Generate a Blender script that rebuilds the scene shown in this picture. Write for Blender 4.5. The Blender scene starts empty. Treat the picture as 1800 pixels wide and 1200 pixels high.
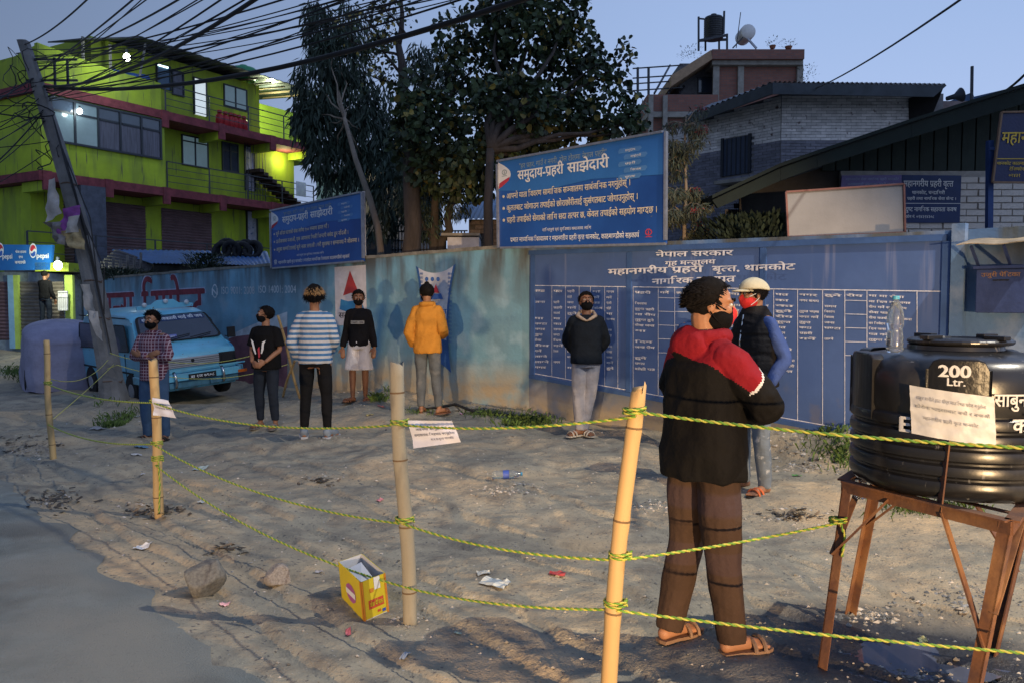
import bpy, bmesh, math, random
import numpy as np
from mathutils import Vector, Matrix, noise as mnoise
random.seed(7); np.random.seed(7)
SC = bpy.context.scene; COL = SC.collection
R = math.radians
# ------------------------------------------------------------------ camera
FPX = 1400.0; CAMH = 1.6; PITCH = math.atan(75 / 1400)
cd = bpy.data.cameras.new('camera'); cam = bpy.data.objects.new('camera', cd); COL.objects.link(cam)
cam.location = (0, 0, CAMH); cam.rotation_euler = (math.pi / 2 - PITCH, 0, 0)
cd.sensor_width = 36; cd.lens = 36 * FPX / 1800; cd.clip_end = 3000; cd.clip_start = .05
SC.camera = cam
SC.view_settings.view_transform = 'Standard'; SC.view_settings.look = 'None'
SC.view_settings.exposure = 0.55; SC.view_settings.gamma = 1.0
# ------------------------------------------------------------------ dusk sky
W = bpy.data.worlds.new('World'); SC.world = W; W.use_nodes = True
nt = W.node_tree; N = nt.nodes; L = nt.links; N.clear()
out = N.new('ShaderNodeOutputWorld'); bg = N.new('ShaderNodeBackground'); L.new(bg.outputs[0], out.inputs[0])
tc = N.new('ShaderNodeTexCoord'); sx = N.new('ShaderNodeSeparateXYZ'); L.new(tc.outputs['Generated'], sx.inputs[0])
cr = N.new('ShaderNodeValToRGB'); L.new(sx.outputs['Z'], cr.inputs[0])
e = cr.color_ramp.elements
e[0].position = 0.0; e[0].color = (.32, .40, .57, 1)
e[1].position = 1.0; e[1].color = (.15, .22, .42, 1)
for p, c in ((.12, (.30, .385, .58, 1)), (.30, (.235, .325, .52, 1)), (.6, (.17, .245, .44, 1))):
    q = e.new(p); q.color = c
az = N.new('ShaderNodeMapRange'); L.new(sx.outputs['X'], az.inputs[0])
az.interpolation_type = 'SMOOTHSTEP'; az.inputs[1].default_value = -.85; az.inputs[2].default_value = .35; az.inputs[3].default_value = .40; az.inputs[4].default_value = 1.05
mu = N.new('ShaderNodeVectorMath'); mu.operation = 'SCALE'; L.new(cr.outputs[0], mu.inputs[0]); L.new(az.outputs[0], mu.inputs['Scale'])
L.new(mu.outputs[0], bg.inputs[0]); bg.inputs[1].default_value = 1.0
# last faint directional light of the evening sky
sd = bpy.data.lights.new('sun', 'SUN'); so = bpy.data.objects.new('sun', sd); COL.objects.link(so)
sd.energy = .05; sd.angle = R(30); sd.color = (.7, .8, 1); so.rotation_euler = (R(60), 0, R(40))
def lamp(name, kind, loc, energy, color, size=.1, target=None, spot=60, blend=.3):
    d = bpy.data.lights.new(name, kind); o = bpy.data.objects.new(name, d); COL.objects.link(o)
    d.energy = energy; d.color = color; o.location = loc
    d.shadow_soft_size = size
    if kind == 'SPOT': d.spot_size = R(spot); d.spot_blend = blend
    if target is not None: o.rotation_euler = (Vector(target) - Vector(loc)).to_track_quat('-Z', 'Y').to_euler()
    return o
WARM = (1, .66, .33)
# street lamp standing to the right of the photographer, and the headlights of waiting vehicles behind him
lamp('street_light', 'SPOT', (5.5, 3.4, 7.2), 1450, (1, .92, .78), .03, (1.2, 4.6, 0), 96, .5)
lamp('headlight_right', 'SPOT', (3.2, -7.5, 1.0), 5600, WARM, .07, (1.7, 9, .0), 27, .45)
lamp('headlight_left', 'SPOT', (-2.9, -7.0, 1.2), 3000, WARM, .07, (-.2, 11, .35), 25, .6)

# ------------------------------------------------------------------ pixel -> place helpers
CP, SP = math.cos(PITCH), math.sin(PITCH)
def ray(px, py):
    u = (px - 900) / FPX; v = (600 - py) / FPX
    return Vector((u, CP + v * SP, -SP + v * CP))
def at(px, py, Y):
    d = ray(px, py); return Vector((0, 0, CAMH)) + d * (Y / d.y)
def atz(px, py, z=0.0):
    d = ray(px, py); return Vector((0, 0, CAMH)) + d * ((z - CAMH) / d.z)
class Frame:
    """vertical plane through A along direction (dx,dy); n = towards the camera side"""
    def __init__(s, A, d, out=None):
        s.A = Vector((A[0], A[1], 0)); s.d = Vector((d[0], d[1], 0)).normalized()
        s.n = Vector((s.d.y, -s.d.x, 0))
        if s.n.dot(-s.A) < 0: s.n = -s.n
    def P(s, a, z, t=0.0): return s.A + s.d * a + Vector((0, 0, z)) + s.n * t
    def sz(s, px, py, t=0.0):
        r = ray(px, py); A = s.A + s.n * t; C = Vector((0, 0, CAMH))
        k = (A - C).dot(s.n) / r.dot(s.n); q = C + r * k
        return (q - A).dot(s.d), q.z
    def at(s, px, py, t=0.0):
        a, z = s.sz(px, py, t); return s.P(a, z, t)

# ------------------------------------------------------------------ materials
MATS = {}
def nd(nt, t): return nt.nodes.new(t)
def mat(name, col, rough=.8, var=.18, scale=6, bump=.15, bscale=40, metal=0, spec=.4, col2=None, emit=None, dist=.01, trans=0, alpha=1, stretch=(1, 1, 1), coords='Object', island=0, coat=0):
    if name in MATS: return MATS[name]
    m = bpy.data.materials.new(name); m.use_nodes = True; t = m.node_tree
    b = t.nodes['Principled BSDF']; MATS[name] = m
    m.diffuse_color = (*col, 1)
    b.inputs['Roughness'].default_value = rough; b.inputs['Metallic'].default_value = metal
    b.inputs['Specular IOR Level'].default_value = spec
    if coat: b.inputs['Coat Weight'].default_value = coat; b.inputs['Coat Roughness'].default_value = .12
    if trans: b.inputs['Transmission Weight'].default_value = trans; b.inputs['IOR'].default_value = 1.33
    if alpha < 1: b.inputs['Alpha'].default_value = alpha
    if emit: b.inputs['Emission Color'].default_value = (*emit[0], 1); b.inputs['Emission Strength'].default_value = emit[1]
    c0 = nd(t, 'ShaderNodeTexCoord'); mp = nd(t, 'ShaderNodeMapping'); mp.inputs['Scale'].default_value = stretch
    t.links.new(c0.outputs[coords], mp.inputs[0])
    n1 = nd(t, 'ShaderNodeTexNoise'); n1.inputs['Scale'].default_value = scale; n1.inputs['Detail'].default_value = 7; n1.inputs['Roughness'].default_value = .62
    t.links.new(mp.outputs[0], n1.inputs['Vector'])
    r1 = nd(t, 'ShaderNodeValToRGB'); t.links.new(n1.outputs['Fac'], r1.inputs[0])
    a = col2 if col2 else tuple(max(0, c * (1 - var)) for c in col); bb = col if col2 else tuple(min(1, c * (1 + var)) for c in col)
    r1.color_ramp.elements[0].position = .36; r1.color_ramp.elements[0].color = (*a, 1)
    r1.color_ramp.elements[1].position = .64; r1.color_ramp.elements[1].color = (*bb, 1)
    src = r1.outputs[0]
    if island:
        g = nd(t, 'ShaderNodeNewGeometry'); mr = nd(t, 'ShaderNodeMapRange'); mr.inputs[3].default_value = 1 - island; mr.inputs[4].default_value = 1 + island
        t.links.new(g.outputs['Random Per Island'], mr.inputs[0])
        vm = nd(t, 'ShaderNodeVectorMath'); vm.operation = 'SCALE'; t.links.new(src, vm.inputs[0]); t.links.new(mr.outputs[0], vm.inputs['Scale']); src = vm.outputs[0]
    t.links.new(src, b.inputs['Base Color'])
    if bump:
        n2 = nd(t, 'ShaderNodeTexNoise'); n2.inputs['Scale'].default_value = bscale; n2.inputs['Detail'].default_value = 5
        t.links.new(mp.outputs[0], n2.inputs['Vector'])
        bp = nd(t, 'ShaderNodeBump'); bp.inputs['Strength'].default_value = min(1, bump * 2); bp.inputs['Distance'].default_value = dist
        t.links.new(n2.outputs['Fac'], bp.inputs['Height']); t.links.new(bp.outputs[0], b.inputs['Normal'])
    m['src'] = 1
    return m
def colsrc(m):
    b = m.node_tree.nodes['Principled BSDF']; return b.inputs['Base Color'].links[0].from_socket
def mixcol(m, fac_socket, col, blend='MIX'):
    t = m.node_tree; mx = nd(t, 'ShaderNodeMix'); mx.data_type = 'RGBA'; mx.blend_type = blend
    b = t.nodes['Principled BSDF']; src = colsrc(m)
    t.links.new(fac_socket, mx.inputs[0]); t.links.new(src, mx.inputs[6]); mx.inputs[7].default_value = (*col, 1)
    t.links.new(mx.outputs[2], b.inputs['Base Color'])
def noise_fac(m, scale, lo, hi, stretch=(1, 1, 1), coords='Object', detail=6):
    t = m.node_tree; c = nd(t, 'ShaderNodeTexCoord'); mp = nd(t, 'ShaderNodeMapping'); mp.inputs['Scale'].default_value = stretch
    n = nd(t, 'ShaderNodeTexNoise'); n.inputs['Scale'].default_value = scale; n.inputs['Detail'].default_value = detail
    t.links.new(c.outputs[coords], mp.inputs[0]); t.links.new(mp.outputs[0], n.inputs['Vector'])
    r = nd(t, 'ShaderNodeMapRange'); t.links.new(n.outputs['Fac'], r.inputs[0]); r.inputs[1].default_value = lo; r.inputs[2].default_value = hi
    return r.outputs[0]
def zfac(m, z0, z1, axis='Z', coords='Object'):
    t = m.node_tree; c = nd(t, 'ShaderNodeTexCoord'); s = nd(t, 'ShaderNodeSeparateXYZ'); t.links.new(c.outputs[coords], s.inputs[0])
    r = nd(t, 'ShaderNodeMapRange'); t.links.new(s.outputs[axis], r.inputs[0]); r.inputs[1].default_value = z0; r.inputs[2].default_value = z1
    return r.outputs[0]
def mul(m, a, b):
    t = m.node_tree; q = nd(t, 'ShaderNodeMath'); q.operation = 'MULTIPLY'
    for i, x in enumerate((a, b)):
        if isinstance(x, (int, float)): q.inputs[i].default_value = x
        else: t.links.new(x, q.inputs[i])
    return q.outputs[0]
def emis(name, col, s): return mat(name, (.8, .8, .8), .5, 0, bump=0, emit=(col, s))

# ------------------------------------------------------------------ mesh builder
class MB:
    def __init__(s): s.v = []; s.f = []; s.m = []
    def add(s, vs, fs, mi=0):
        k = len(s.v); lk = getattr(fs, 'k', 0)
        if lk: vs = [Vector(v) + (Vector((0, 0, CAMH)) - Vector(v)).normalized() * (.0006 * lk) for v in vs]
        s.v += [tuple(v) for v in vs]
        for f in fs: s.f.append(tuple(i + k for i in f)); s.m.append(mi)
        return s
    def box(s, c, d, rot=None, mi=0):
        vs = []
        for x in (-.5, .5):
            for y in (-.5, .5):
                for z in (-.5, .5):
                    p = Vector((x * d[0], y * d[1], z * d[2]))
                    if rot is not None: p = rot @ p
                    vs.append(p + Vector(c))
        return s.add(vs, [(0, 1, 3, 2), (4, 6, 7, 5), (0, 4, 5, 1), (2, 3, 7, 6), (0, 2, 6, 4), (1, 5, 7, 3)], mi)
    def fbox(s, F, a0, a1, z0, z1, t0, t1, mi=0):
        vs = [F.P(a, z, t) for a in (a0, a1) for t in (t0, t1) for z in (z0, z1)]
        return s.add(vs, [(0, 1, 3, 2), (4, 6, 7, 5), (0, 4, 5, 1), (2, 3, 7, 6), (0, 2, 6, 4), (1, 5, 7, 3)], mi)
    def hexa(s, a, b, mi=0):
        """two quads (4 points each) joined into a solid"""
        return s.add(list(a) + list(b), [(3, 2, 1, 0), (4, 5, 6, 7), (0, 1, 5, 4), (1, 2, 6, 5), (2, 3, 7, 6), (3, 0, 4, 7)], mi)
    def quad(s, a, b, c, d, mi=0): return s.add([a, b, c, d], [(0, 1, 2, 3)], mi)
    def prism(s, pts, ext, mi=0):
        n = len(pts); ext = Vector(ext); vs = [Vector(p) for p in pts] + [Vector(p) + ext for p in pts]
        fs = [tuple(range(n - 1, -1, -1)), tuple(range(n, 2 * n))] + [(i, (i + 1) % n, n + (i + 1) % n, n + i) for i in range(n)]
        return s.add(vs, fs, mi)
    def bar(s, a, b, w, h=None, mi=0, up=(0, 0, 1)):
        a = Vector(a); b = Vector(b); h = h or w; d = (b - a).normalized(); u = Vector(up)
        if abs(d.dot(u)) > .95: u = Vector((1, 0, 0))
        x = d.cross(u).normalized(); y = x.cross(d).normalized()
        q = [x * sx * w / 2 + y * sy * h / 2 for sx, sy in ((-1, -1), (1, -1), (1, 1), (-1, 1))]
        return s.hexa([a + k for k in q], [b + k for k in q], mi)
    def tube(s, pts, r, n=8, mi=0, cap=True, sq=(1, 1)):
        pts = [Vector(p) for p in pts]; k = len(pts)
        rr = [r] * k if isinstance(r, (int, float)) else list(r)
        base = len(s.v); ref = None
        for i, p in enumerate(pts):
            d = (pts[min(i + 1, k - 1)] - pts[max(i - 1, 0)])
            d = d.normalized() if d.length > 1e-9 else Vector((0, 0, 1))
            if ref is None:
                ref = Vector((1, 0, 0)) if abs(d.x) < .9 else Vector((0, 1, 0))
            x = (ref - d * ref.dot(d)).normalized(); y = d.cross(x); ref = x
            for j in range(n):
                an = 2 * math.pi * j / n
                s.v.append(tuple(p + x * math.cos(an) * rr[i] * sq[0] + y * math.sin(an) * rr[i] * sq[1]))
        for i in range(k - 1):
            for j in range(n):
                a = base + i * n + j; b = base + i * n + (j + 1) % n
                s.f.append((a, b, b + n, a + n)); s.m.append(mi)
        if cap:
            s.f.append(tuple(base + j for j in range(n - 1, -1, -1))); s.m.append(mi)
            s.f.append(tuple(base + (k - 1) * n + j for j in range(n))); s.m.append(mi)
        return s
    def lathe(s, prof, c=(0, 0, 0), n=24, mi=0, rot=None, sc=(1, 1)):
        base = len(s.v); k = len(prof)
        for r, z in prof:
            for j in range(n):
                a = 2 * math.pi * j / n; p = Vector((r * math.cos(a) * sc[0], r * math.sin(a) * sc[1], z))
                if rot is not None: p = rot @ p
                s.v.append(tuple(p + Vector(c)))
        for i in range(k - 1):
            for j in range(n):
                a = base + i * n + j; b = base + i * n + (j + 1) % n
                s.f.append((a, b, b + n, a + n)); s.m.append(mi)
        s.f.append(tuple(base + j for j in range(n - 1, -1, -1))); s.m.append(mi)
        s.f.append(tuple(base + (k - 1) * n + j for j in range(n))); s.m.append(mi)
        return s
    def ell(s, c, r, n=12, mi=0, rot=None, m=8):
        prof = [(math.sin(math.pi * (i + .001) / m * .9998), -math.cos(math.pi * i / m)) for i in range(m + 1)]
        base = len(s.v); k = len(prof)
        for q, z in prof:
            for j in range(n):
                a = 2 * math.pi * j / n; p = Vector((q * math.cos(a) * r[0], q * math.sin(a) * r[1], z * r[2]))
                if rot is not None: p = rot @ p
                s.v.append(tuple(p + Vector(c)))
        for i in range(k - 1):
            for j in range(n):
                a = base + i * n + j; b = base + i * n + (j + 1) % n
                s.f.append((a, b, b + n, a + n)); s.m.append(mi)
        s.f.append(tuple(base + j for j in range(n - 1, -1, -1))); s.m.append(mi)
        s.f.append(tuple(base + (k - 1) * n + j for j in range(n))); s.m.append(mi)
        return s
    def build(s, name, mats, parent=None, smooth=False, kind=None, origin=None, local=False, bevel=0, auto=None):
        if not isinstance(mats, (list, tuple)): mats = [mats]
        o0 = Vector((0, 0, 0))
        if parent is not None and not local: o0 = wloc(parent)
        if origin is not None: o0 = Vector(origin)
        me = bpy.data.meshes.new(name)
        me.from_pydata([(v[0] - o0[0], v[1] - o0[1], v[2] - o0[2]) for v in s.v], [], s.f)
        for m in mats: me.materials.append(m)
        me.polygons.foreach_set('material_index', s.m)
        if smooth: me.polygons.foreach_set('use_smooth', [True] * len(me.polygons))
        me.validate(); me.update()
        o = bpy.data.objects.new(name, me); COL.objects.link(o)
        if parent is not None:
            o.parent = parent
            if origin is not None: o.location = o0 - wloc(parent)
        elif not local: o.location = o0
        if kind: o['kind'] = kind
        if bevel:
            md = o.modifiers.new('bevel', 'BEVEL'); md.width = bevel; md.segments = 2; md.limit_method = 'ANGLE'
        return o
def wloc(o):
    v = Vector(o.location)
    while o.parent is not None:
        o = o.parent; v += Vector(o.location)
    return v
def tag(o, label, cat, group=None):
    o['label'] = label; o['category'] = cat
    if group: o['group'] = group
    return o
def thing(name, label, cat, loc=(0, 0, 0), group=None, rot=(0, 0, 0)):
    o = bpy.data.objects.new(name, None); COL.objects.link(o); o.location = loc; o.rotation_euler = rot
    o.empty_display_size = .1
    return tag(o, label, cat, group)
def copytree(o, parent=None):
    c = o.copy(); COL.objects.link(c); c.parent = parent
    for ch in list(o.children): copytree(ch, c)
    return c
def lerp(a, b, t): return a + (b - a) * t
def sag(a, b, s, n=14):
    a = Vector(a); b = Vector(b)
    return [a.lerp(b, i / n) - Vector((0, 0, s * 4 * (i / n) * (1 - i / n))) for i in range(n + 1)]

# ------------------------------------------------------------------ Devanagari composer (meshes of the built-in font)
_G = {}
class Faces(list): k = 0
def _raw(ch, off):
    c = bpy.data.curves.new('g', 'FONT'); c.body = ch; c.resolution_u = 3
    o = bpy.data.objects.new('g', c); COL.objects.link(o)
    bpy.context.view_layer.update()
    me = o.to_mesh(); vs = [(v.co.x, v.co.y) for v in me.vertices]; fs = [tuple(p.vertices) for p in me.polygons]
    o.to_mesh_clear(); bpy.data.objects.remove(o); bpy.data.curves.remove(c)
    return vs, fs
def glyph(ch, off=0.008):
    k = (ch, off)
    if k in _G: return _G[k]
    if ch == ' ': _G[k] = ([], [], .28); return _G[k]
    vs, fs = _raw(ch, off)
    w2, _ = _raw(ch + '।', off)
    w0, _ = _raw('।', off)
    adv = max(x for x, y in w2) - max(x for x, y in w0)
    _G[k] = (vs, fs, adv); return _G[k]
def clip(vs, fs, x0, keep='left'):
    bm = bmesh.new(); bv = [bm.verts.new((x, y, 0)) for x, y in vs]
    for f in fs:
        try: bm.faces.new([bv[i] for i in f])
        except ValueError: pass
    bmesh.ops.bisect_plane(bm, geom=bm.verts[:] + bm.edges[:] + bm.faces[:], plane_co=(x0, 0, 0), plane_no=(1, 0, 0), clear_outer=True)
    bm.verts.index_update()
    r = [(v.co.x, v.co.y) for v in bm.verts], [tuple(v.index for v in f.verts) for f in bm.faces]
    bm.free(); return r
CONS = set('कखगघङचछजझञटठडढणतथदधनपफबभमयरलवशषसह')
def compose(s, off=.008):
    """list of (verts2d, faces) and total width; reorders the short i, makes half letters, ra strokes and reph"""
    out = []; x = 0; i = 0
    def put(g, dx):
        o = off * .8
        for k, (sx_, sy_) in enumerate([(0, 0)] if off <= .012 else [(-o, -o * .5), (o, -o * .3), (0, o * .6)]):
            f = Faces(g[1]); f.k = k; out.append(([(a + dx + sx_, b + sy_) for a, b in g[0]], f))
    while i < len(s):
        ch = s[i]
        if ch not in CONS:
            g = glyph(ch, off); put(g, x); x += g[2]; i += 1; continue
        cl = [ch]; j = i + 1
        while j + 1 < len(s) and s[j] == '्' and s[j + 1] in CONS: cl.append(s[j + 1]); j += 2
        marks = []
        while j < len(s) and s[j] in 'ािीुूृेैोौंँः्': marks.append(s[j]); j += 1
        i = j
        reph = len(cl) > 1 and cl[0] == 'र'
        if reph: cl = cl[1:]
        if 'ि' in marks:
            g = glyph('ि', off); sh = clip(g[0], g[1], g[2] + .02)
            put(sh, x); put((g[0], g[1]), x) if False else None; x += g[2] * .97; marks.remove('ि')
        ra = False
        if len(cl) > 1 and cl[-1] == 'र': ra = True; cl = cl[:-1]
        for h in cl[:-1]:
            g = glyph(h, off); q = clip(g[0], g[1], g[2] - .17); put(q, x); x += g[2] - .17
        g = glyph(cl[-1], off); bx = x; put(g, x)
        if ra:
            xc = x + g[2] - .2
            put(([(0, .14), (.02, .2), (-.22, .0), (-.2, -.05)], [(0, 1, 2, 3)]), xc)
        x += g[2]
        if reph:
            pts = []
            for k in range(7):
                a = math.pi * (1.25 - k / 6 * 1.1); pts.append((x - .08 + .1 * math.cos(a), .72 + .1 * math.sin(a)))
            for k in range(6):
                (ax, ay), (bx2, by) = pts[k], pts[k + 1]
                put(([(ax, ay), (bx2, by), (bx2 + .0, by + .06), (ax, ay + .06)], [(0, 1, 2, 3)]), 0)
        for mk in marks:
            g = glyph(mk, off); put(g, x); x += g[2]
    return out, x
def lettering(MBo, s, fn, u0, u1, vc, h, mi=0, off=.008, fit=True):
    """writes s between u0 and u1 (units of fn), letter height h, baseline vc; fn(u, v) -> Vector"""
    parts, w = compose(s, off); k = (u1 - u0) / max(w, .01) if fit else h / .7; kh = h / .7
    if not fit and w * k > u1 - u0: k = (u1 - u0) / w
    for vs, fs in parts:
        if vs: MBo.add([fn(u0 + x * k, vc + y * kh) for x, y in vs], fs, mi)
def bil(TL, TR, BR, BL, off=.009):
    """u right 0..1, v UP 0..1 on a slanted panel, lifted off its face"""
    n = (TR - TL).cross(BL - TL).normalized()
    if n.dot(Vector((0, 0, CAMH)) - TL) < 0: n = -n
    return lambda u, v, o=off: (BL.lerp(BR, u)).lerp(TL.lerp(TR, u), v) + n * max(o, .0045)

# ------------------------------------------------------------------ ground shape
def _h(ix, iy): 
    v = np.sin(ix * 127.1 + iy * 311.7) * 43758.5453; return v - np.floor(v)
def vn(x, y):
    ix = np.floor(x); iy = np.floor(y); fx = x - ix; fy = y - iy
    fx = fx * fx * (3 - 2 * fx); fy = fy * fy * (3 - 2 * fy)
    return (_h(ix, iy) * (1 - fx) + _h(ix + 1, iy) * fx) * (1 - fy) + (_h(ix, iy + 1) * (1 - fx) + _h(ix + 1, iy + 1) * fx) * fy
def sm(t): t = np.clip(t, 0, 1); return t * t * (3 - 2 * t)
# road edge: line from RA along RD; positive side (towards camera-left) is asphalt
RA = np.array((-4.4, 6.9)); RD = np.array((.68, -.74)); RD = RD / np.linalg.norm(RD)
def road_d(x, y): # signed distance, >0 on the road
    return -((x - RA[0]) * RD[1] - (y - RA[1]) * RD[0]) * 1.0
_t = road_d(-6.0, 2.0); RSIGN = 1 if _t > 0 else -1
def rd(x, y): return RSIGN * road_d(x, y) + .10 * (vn(x * 1.3 + 3, y * 1.3) - .5) + .10 * (vn(x * 4, y * 4) - .5)
WA0 = Vector((.24, 11.2, 0)); WADIR = Vector((-5.05, 4.0, 0)).normalized()
WB = Frame((.24, 11.2), (3.16, -3.3)); WA = Frame((.24, 11.2), (WADIR.x, WADIR.y))
def gz(x, y):
    x = np.asarray(x, float); y = np.asarray(y, float)
    z = -.14 * sm((-x - 1.5) / 3) * sm((y - 5) / 3.5)
    z = z + .16 * np.exp(-(((x + 6.35) / .55) ** 2 + ((y - 12.7) / .7) ** 2))
    db = (x - WB.A.x) * WB.n.x + (y - WB.A.y) * WB.n.y
    z = z + .20 * sm(1 - np.abs(db) / .8) * sm((x - 2.0) / .9) * sm((4.2 - x) / .5) * (.6 + .8 * vn(x * 3, y * 3))
    da = (x - WA.A.x) * WA.n.x + (y - WA.A.y) * WA.n.y
    z = z + .10 * sm(1 - np.abs(da) / .7) * sm((.4 - x) / .5) * (.3 + 1.2 * vn(x * 2.5 + 9, y * 2.5))
    on = sm(rd(x, y) / .25); k = 1 - .93 * on
    r_ = rd(x, y); shadow_groove = sum(-.022 * np.exp(-((r_ + o_ + .10 * (vn(x * .8 + o_ * 7, y * .8) - .5)) / .03) ** 2) + .014 * np.exp(-((r_ + o_ + .06 + .10 * (vn(x * .8 + o_ * 7, y * .8) - .5)) / .035) ** 2) for o_ in (.28, .55, .95, 1.25, 1.9, 2.3, 3.1))  # fine grooves shaped into the dirt to imitate thin wire and rope shadows
    nr = .45 + .55 * sm((y - 5.2) / 3)
    b = shadow_groove * (y < 9) + .10 * (vn(x * .9 + 5, y * .9) - .5) + nr * .085 * (vn(x * 2.3, y * 2.3 + 7) - .5) + nr * .036 * (vn(x * 6, y * 6) - .5) + .012 * (vn(x * 17, y * 17) - .5) + .006 * (vn(x * 41, y * 41) - .5)
    far = sm((y - 25) / 15)
    z = z + b * k * (1 - far) + .35 * sm((y - 20) / 12) * sm((-x - 9) / 6)
    return z
def gp(x, y, dz=0.0): return Vector((x, y, float(gz(x, y)) + dz))
def gpx(px, py, dz=0.0):
    p = atz(px, py, 0)
    for _ in range(6): p = atz(px, py, float(gz(p.x, p.y)))
    return gp(p.x, p.y, dz)
# ================================================================== GROUND
def grid_mesh(xs, ys, zfun, name, m, kind='structure'):
    X, Y = np.meshgrid(xs, ys); Z = zfun(X, Y); nx, ny = len(xs), len(ys)
    vs = np.stack([X.ravel(), Y.ravel(), Z.ravel()], 1)
    i = np.arange((ny - 1) * nx).reshape(ny - 1, nx)[:, :-1].ravel()
    fs = np.stack([i, i + 1, i + 1 + nx, i + nx], 1)
    me = bpy.data.meshes.new(name); me.from_pydata(vs.tolist(), [], fs.tolist()); me.materials.append(m)
    me.polygons.foreach_set('use_smooth', [True] * len(me.polygons)); me.update()
    o = bpy.data.objects.new(name, me); COL.objects.link(o); o['kind'] = kind
    return o
dirt = mat('dirt', (.40, .35, .25), .95, 0, 1.1, 0, col2=(.27, .24, .18))
mixcol(dirt, noise_fac(dirt, 5, .45, .75), (.17, .15, .12))
mixcol(dirt, noise_fac(dirt, 0.55, .50, .66), (.50, .37, .22))
mixcol(dirt, noise_fac(dirt, 38, .60, .70), (.12, .11, .10))
mixcol(dirt, noise_fac(dirt, 90, .66, .72), (.45, .42, .38))
def wet(m):
    t = m.node_tree; c = nd(t, 'ShaderNodeTexCoord'); v = nd(t, 'ShaderNodeVectorMath'); v.operation = 'DISTANCE'
    p = gpx(1590, 1165); n = nd(t, 'ShaderNodeTexNoise'); n.inputs['Scale'].default_value = 2.5; n.inputs['Detail'].default_value = 6
    t.links.new(c.outputs['Object'], v.inputs[0]); v.inputs[1].default_value = (p.x, p.y, 0); t.links.new(c.outputs['Object'], n.inputs['Vector'])
    s = nd(t, 'ShaderNodeMath'); s.operation = 'ADD'; t.links.new(v.outputs['Value'], s.inputs[0]); t.links.new(n.outputs['Fac'], s.inputs[1])
    r = nd(t, 'ShaderNodeMapRange'); t.links.new(s.outputs[0], r.inputs[0]); r.inputs[1].default_value = 1.35; r.inputs[2].default_value = .95
    mixcol(m, r.outputs[0], (.035, .034, .036)); 
    q = nd(t, 'ShaderNodeMapRange'); t.links.new(r.outputs[0], q.inputs[0]); q.inputs[3].default_value = .95; q.inputs[4].default_value = .42
    t.links.new(q.outputs[0], t.nodes['Principled BSDF'].inputs['Roughness'])
wet(dirt)
def bumps(m, layers):
    t = m.node_tree; c = nd(t, 'ShaderNodeTexCoord'); prev = None
    for sc, d in layers:
        n = nd(t, 'ShaderNodeTexNoise'); n.inputs['Scale'].default_value = sc; n.inputs['Detail'].default_value = 6; t.links.new(c.outputs['Object'], n.inputs['Vector'])
        b = nd(t, 'ShaderNodeBump'); b.inputs['Distance'].default_value = d; b.inputs['Strength'].default_value = 1; t.links.new(n.outputs['Fac'], b.inputs['Height'])
        if prev: t.links.new(prev.outputs[0], b.inputs['Normal'])
        prev = b
    t.links.new(prev.outputs[0], t.nodes['Principled BSDF'].inputs['Normal'])
bumps(dirt, [(4, .03), (22, .010), (90, .005)])
xs = np.concatenate([np.linspace(-60, -14, 24)[:-1], np.linspace(-14, -7, 60)[:-1], np.linspace(-7, 5, 330)[:-1], np.linspace(5, 9, 30)[:-1], np.linspace(9, 60, 18)])
ys = np.concatenate([np.linspace(-12, 1.6, 16)[:-1], np.linspace(1.6, 7, 210)[:-1], np.linspace(7, 14, 170)[:-1], np.linspace(14, 24, 60)[:-1], np.linspace(24, 90, 24)])
ground = grid_mesh(xs, ys, lambda X, Y: gz(X, Y), 'ground', dirt)
far = MB(); farm = mat('far_land', (.16, .17, .13), .95, .2, .05, 0)
for a in ((-900, -12, -60, 90), (60, -12, 900, 90), (-900, 90, 900, 1500), (-900, -200, 900, -12)):
    x0, y0, x1, y1 = a; far.quad((x0, y0, -.02), (x1, y0, -.02), (x1, y1, -.02), (x0, y1, -.02))
far.build('terrain', farm, kind='structure')
# asphalt strip along the road edge
asph = mat('asphalt', (.18, .20, .185), .9, .3, 3.0, .6, 120, dist=.008)
mixcol(asph, noise_fac(asph, 1.2, .50, .60, (1, 1, 1)), (.13, .13, .115)); mixcol(asph, noise_fac(asph, .7, .42, .62), (.24, .235, .20)); mixcol(asph, noise_fac(asph, 55, .62, .7), (.2, .19, .17))
rx, ry = [], []
us = np.concatenate([np.arange(-34, -2, .5), np.arange(-2, 11, .1)]); tv = np.concatenate([np.array([0.0, .06, .15, .3, .6, 1.0]), np.arange(1.6, 9, 1.0)])
vs, fs = [], []
for u in us:
    ex = .16 * (float(vn(u * 1.1 + 3, .3)) - .5) + .16 * (float(vn(u * 3.7, 4.0)) - .5) + .06 * (float(vn(u * 13, 9.0)) - .5)
    for k, v in enumerate(tv):
        p = RA + RD * u + np.array((-RD[1], RD[0])) * (-1) * RSIGN * -1 * 0
        nrm = np.array((RD[1], -RD[0])) * (1 if rd(*(RA + np.array((RD[1], -RD[0])) * 3)) > 0 else -1)
        p = RA + RD * u + nrm * (v + ex)
        vs.append((p[0], p[1], float(gz(p[0], p[1])) + (.004 if k == 0 else .012)))
nt_ = len(tv)
for i in range(len(us) - 1):
    for k in range(nt_ - 1): fs.append((i * nt_ + k, i * nt_ + k + 1, (i + 1) * nt_ + k + 1, (i + 1) * nt_ + k))
rb = MB(); rb.add(vs, fs); rb.build('road', asph, smooth=True, kind='structure')
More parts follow.
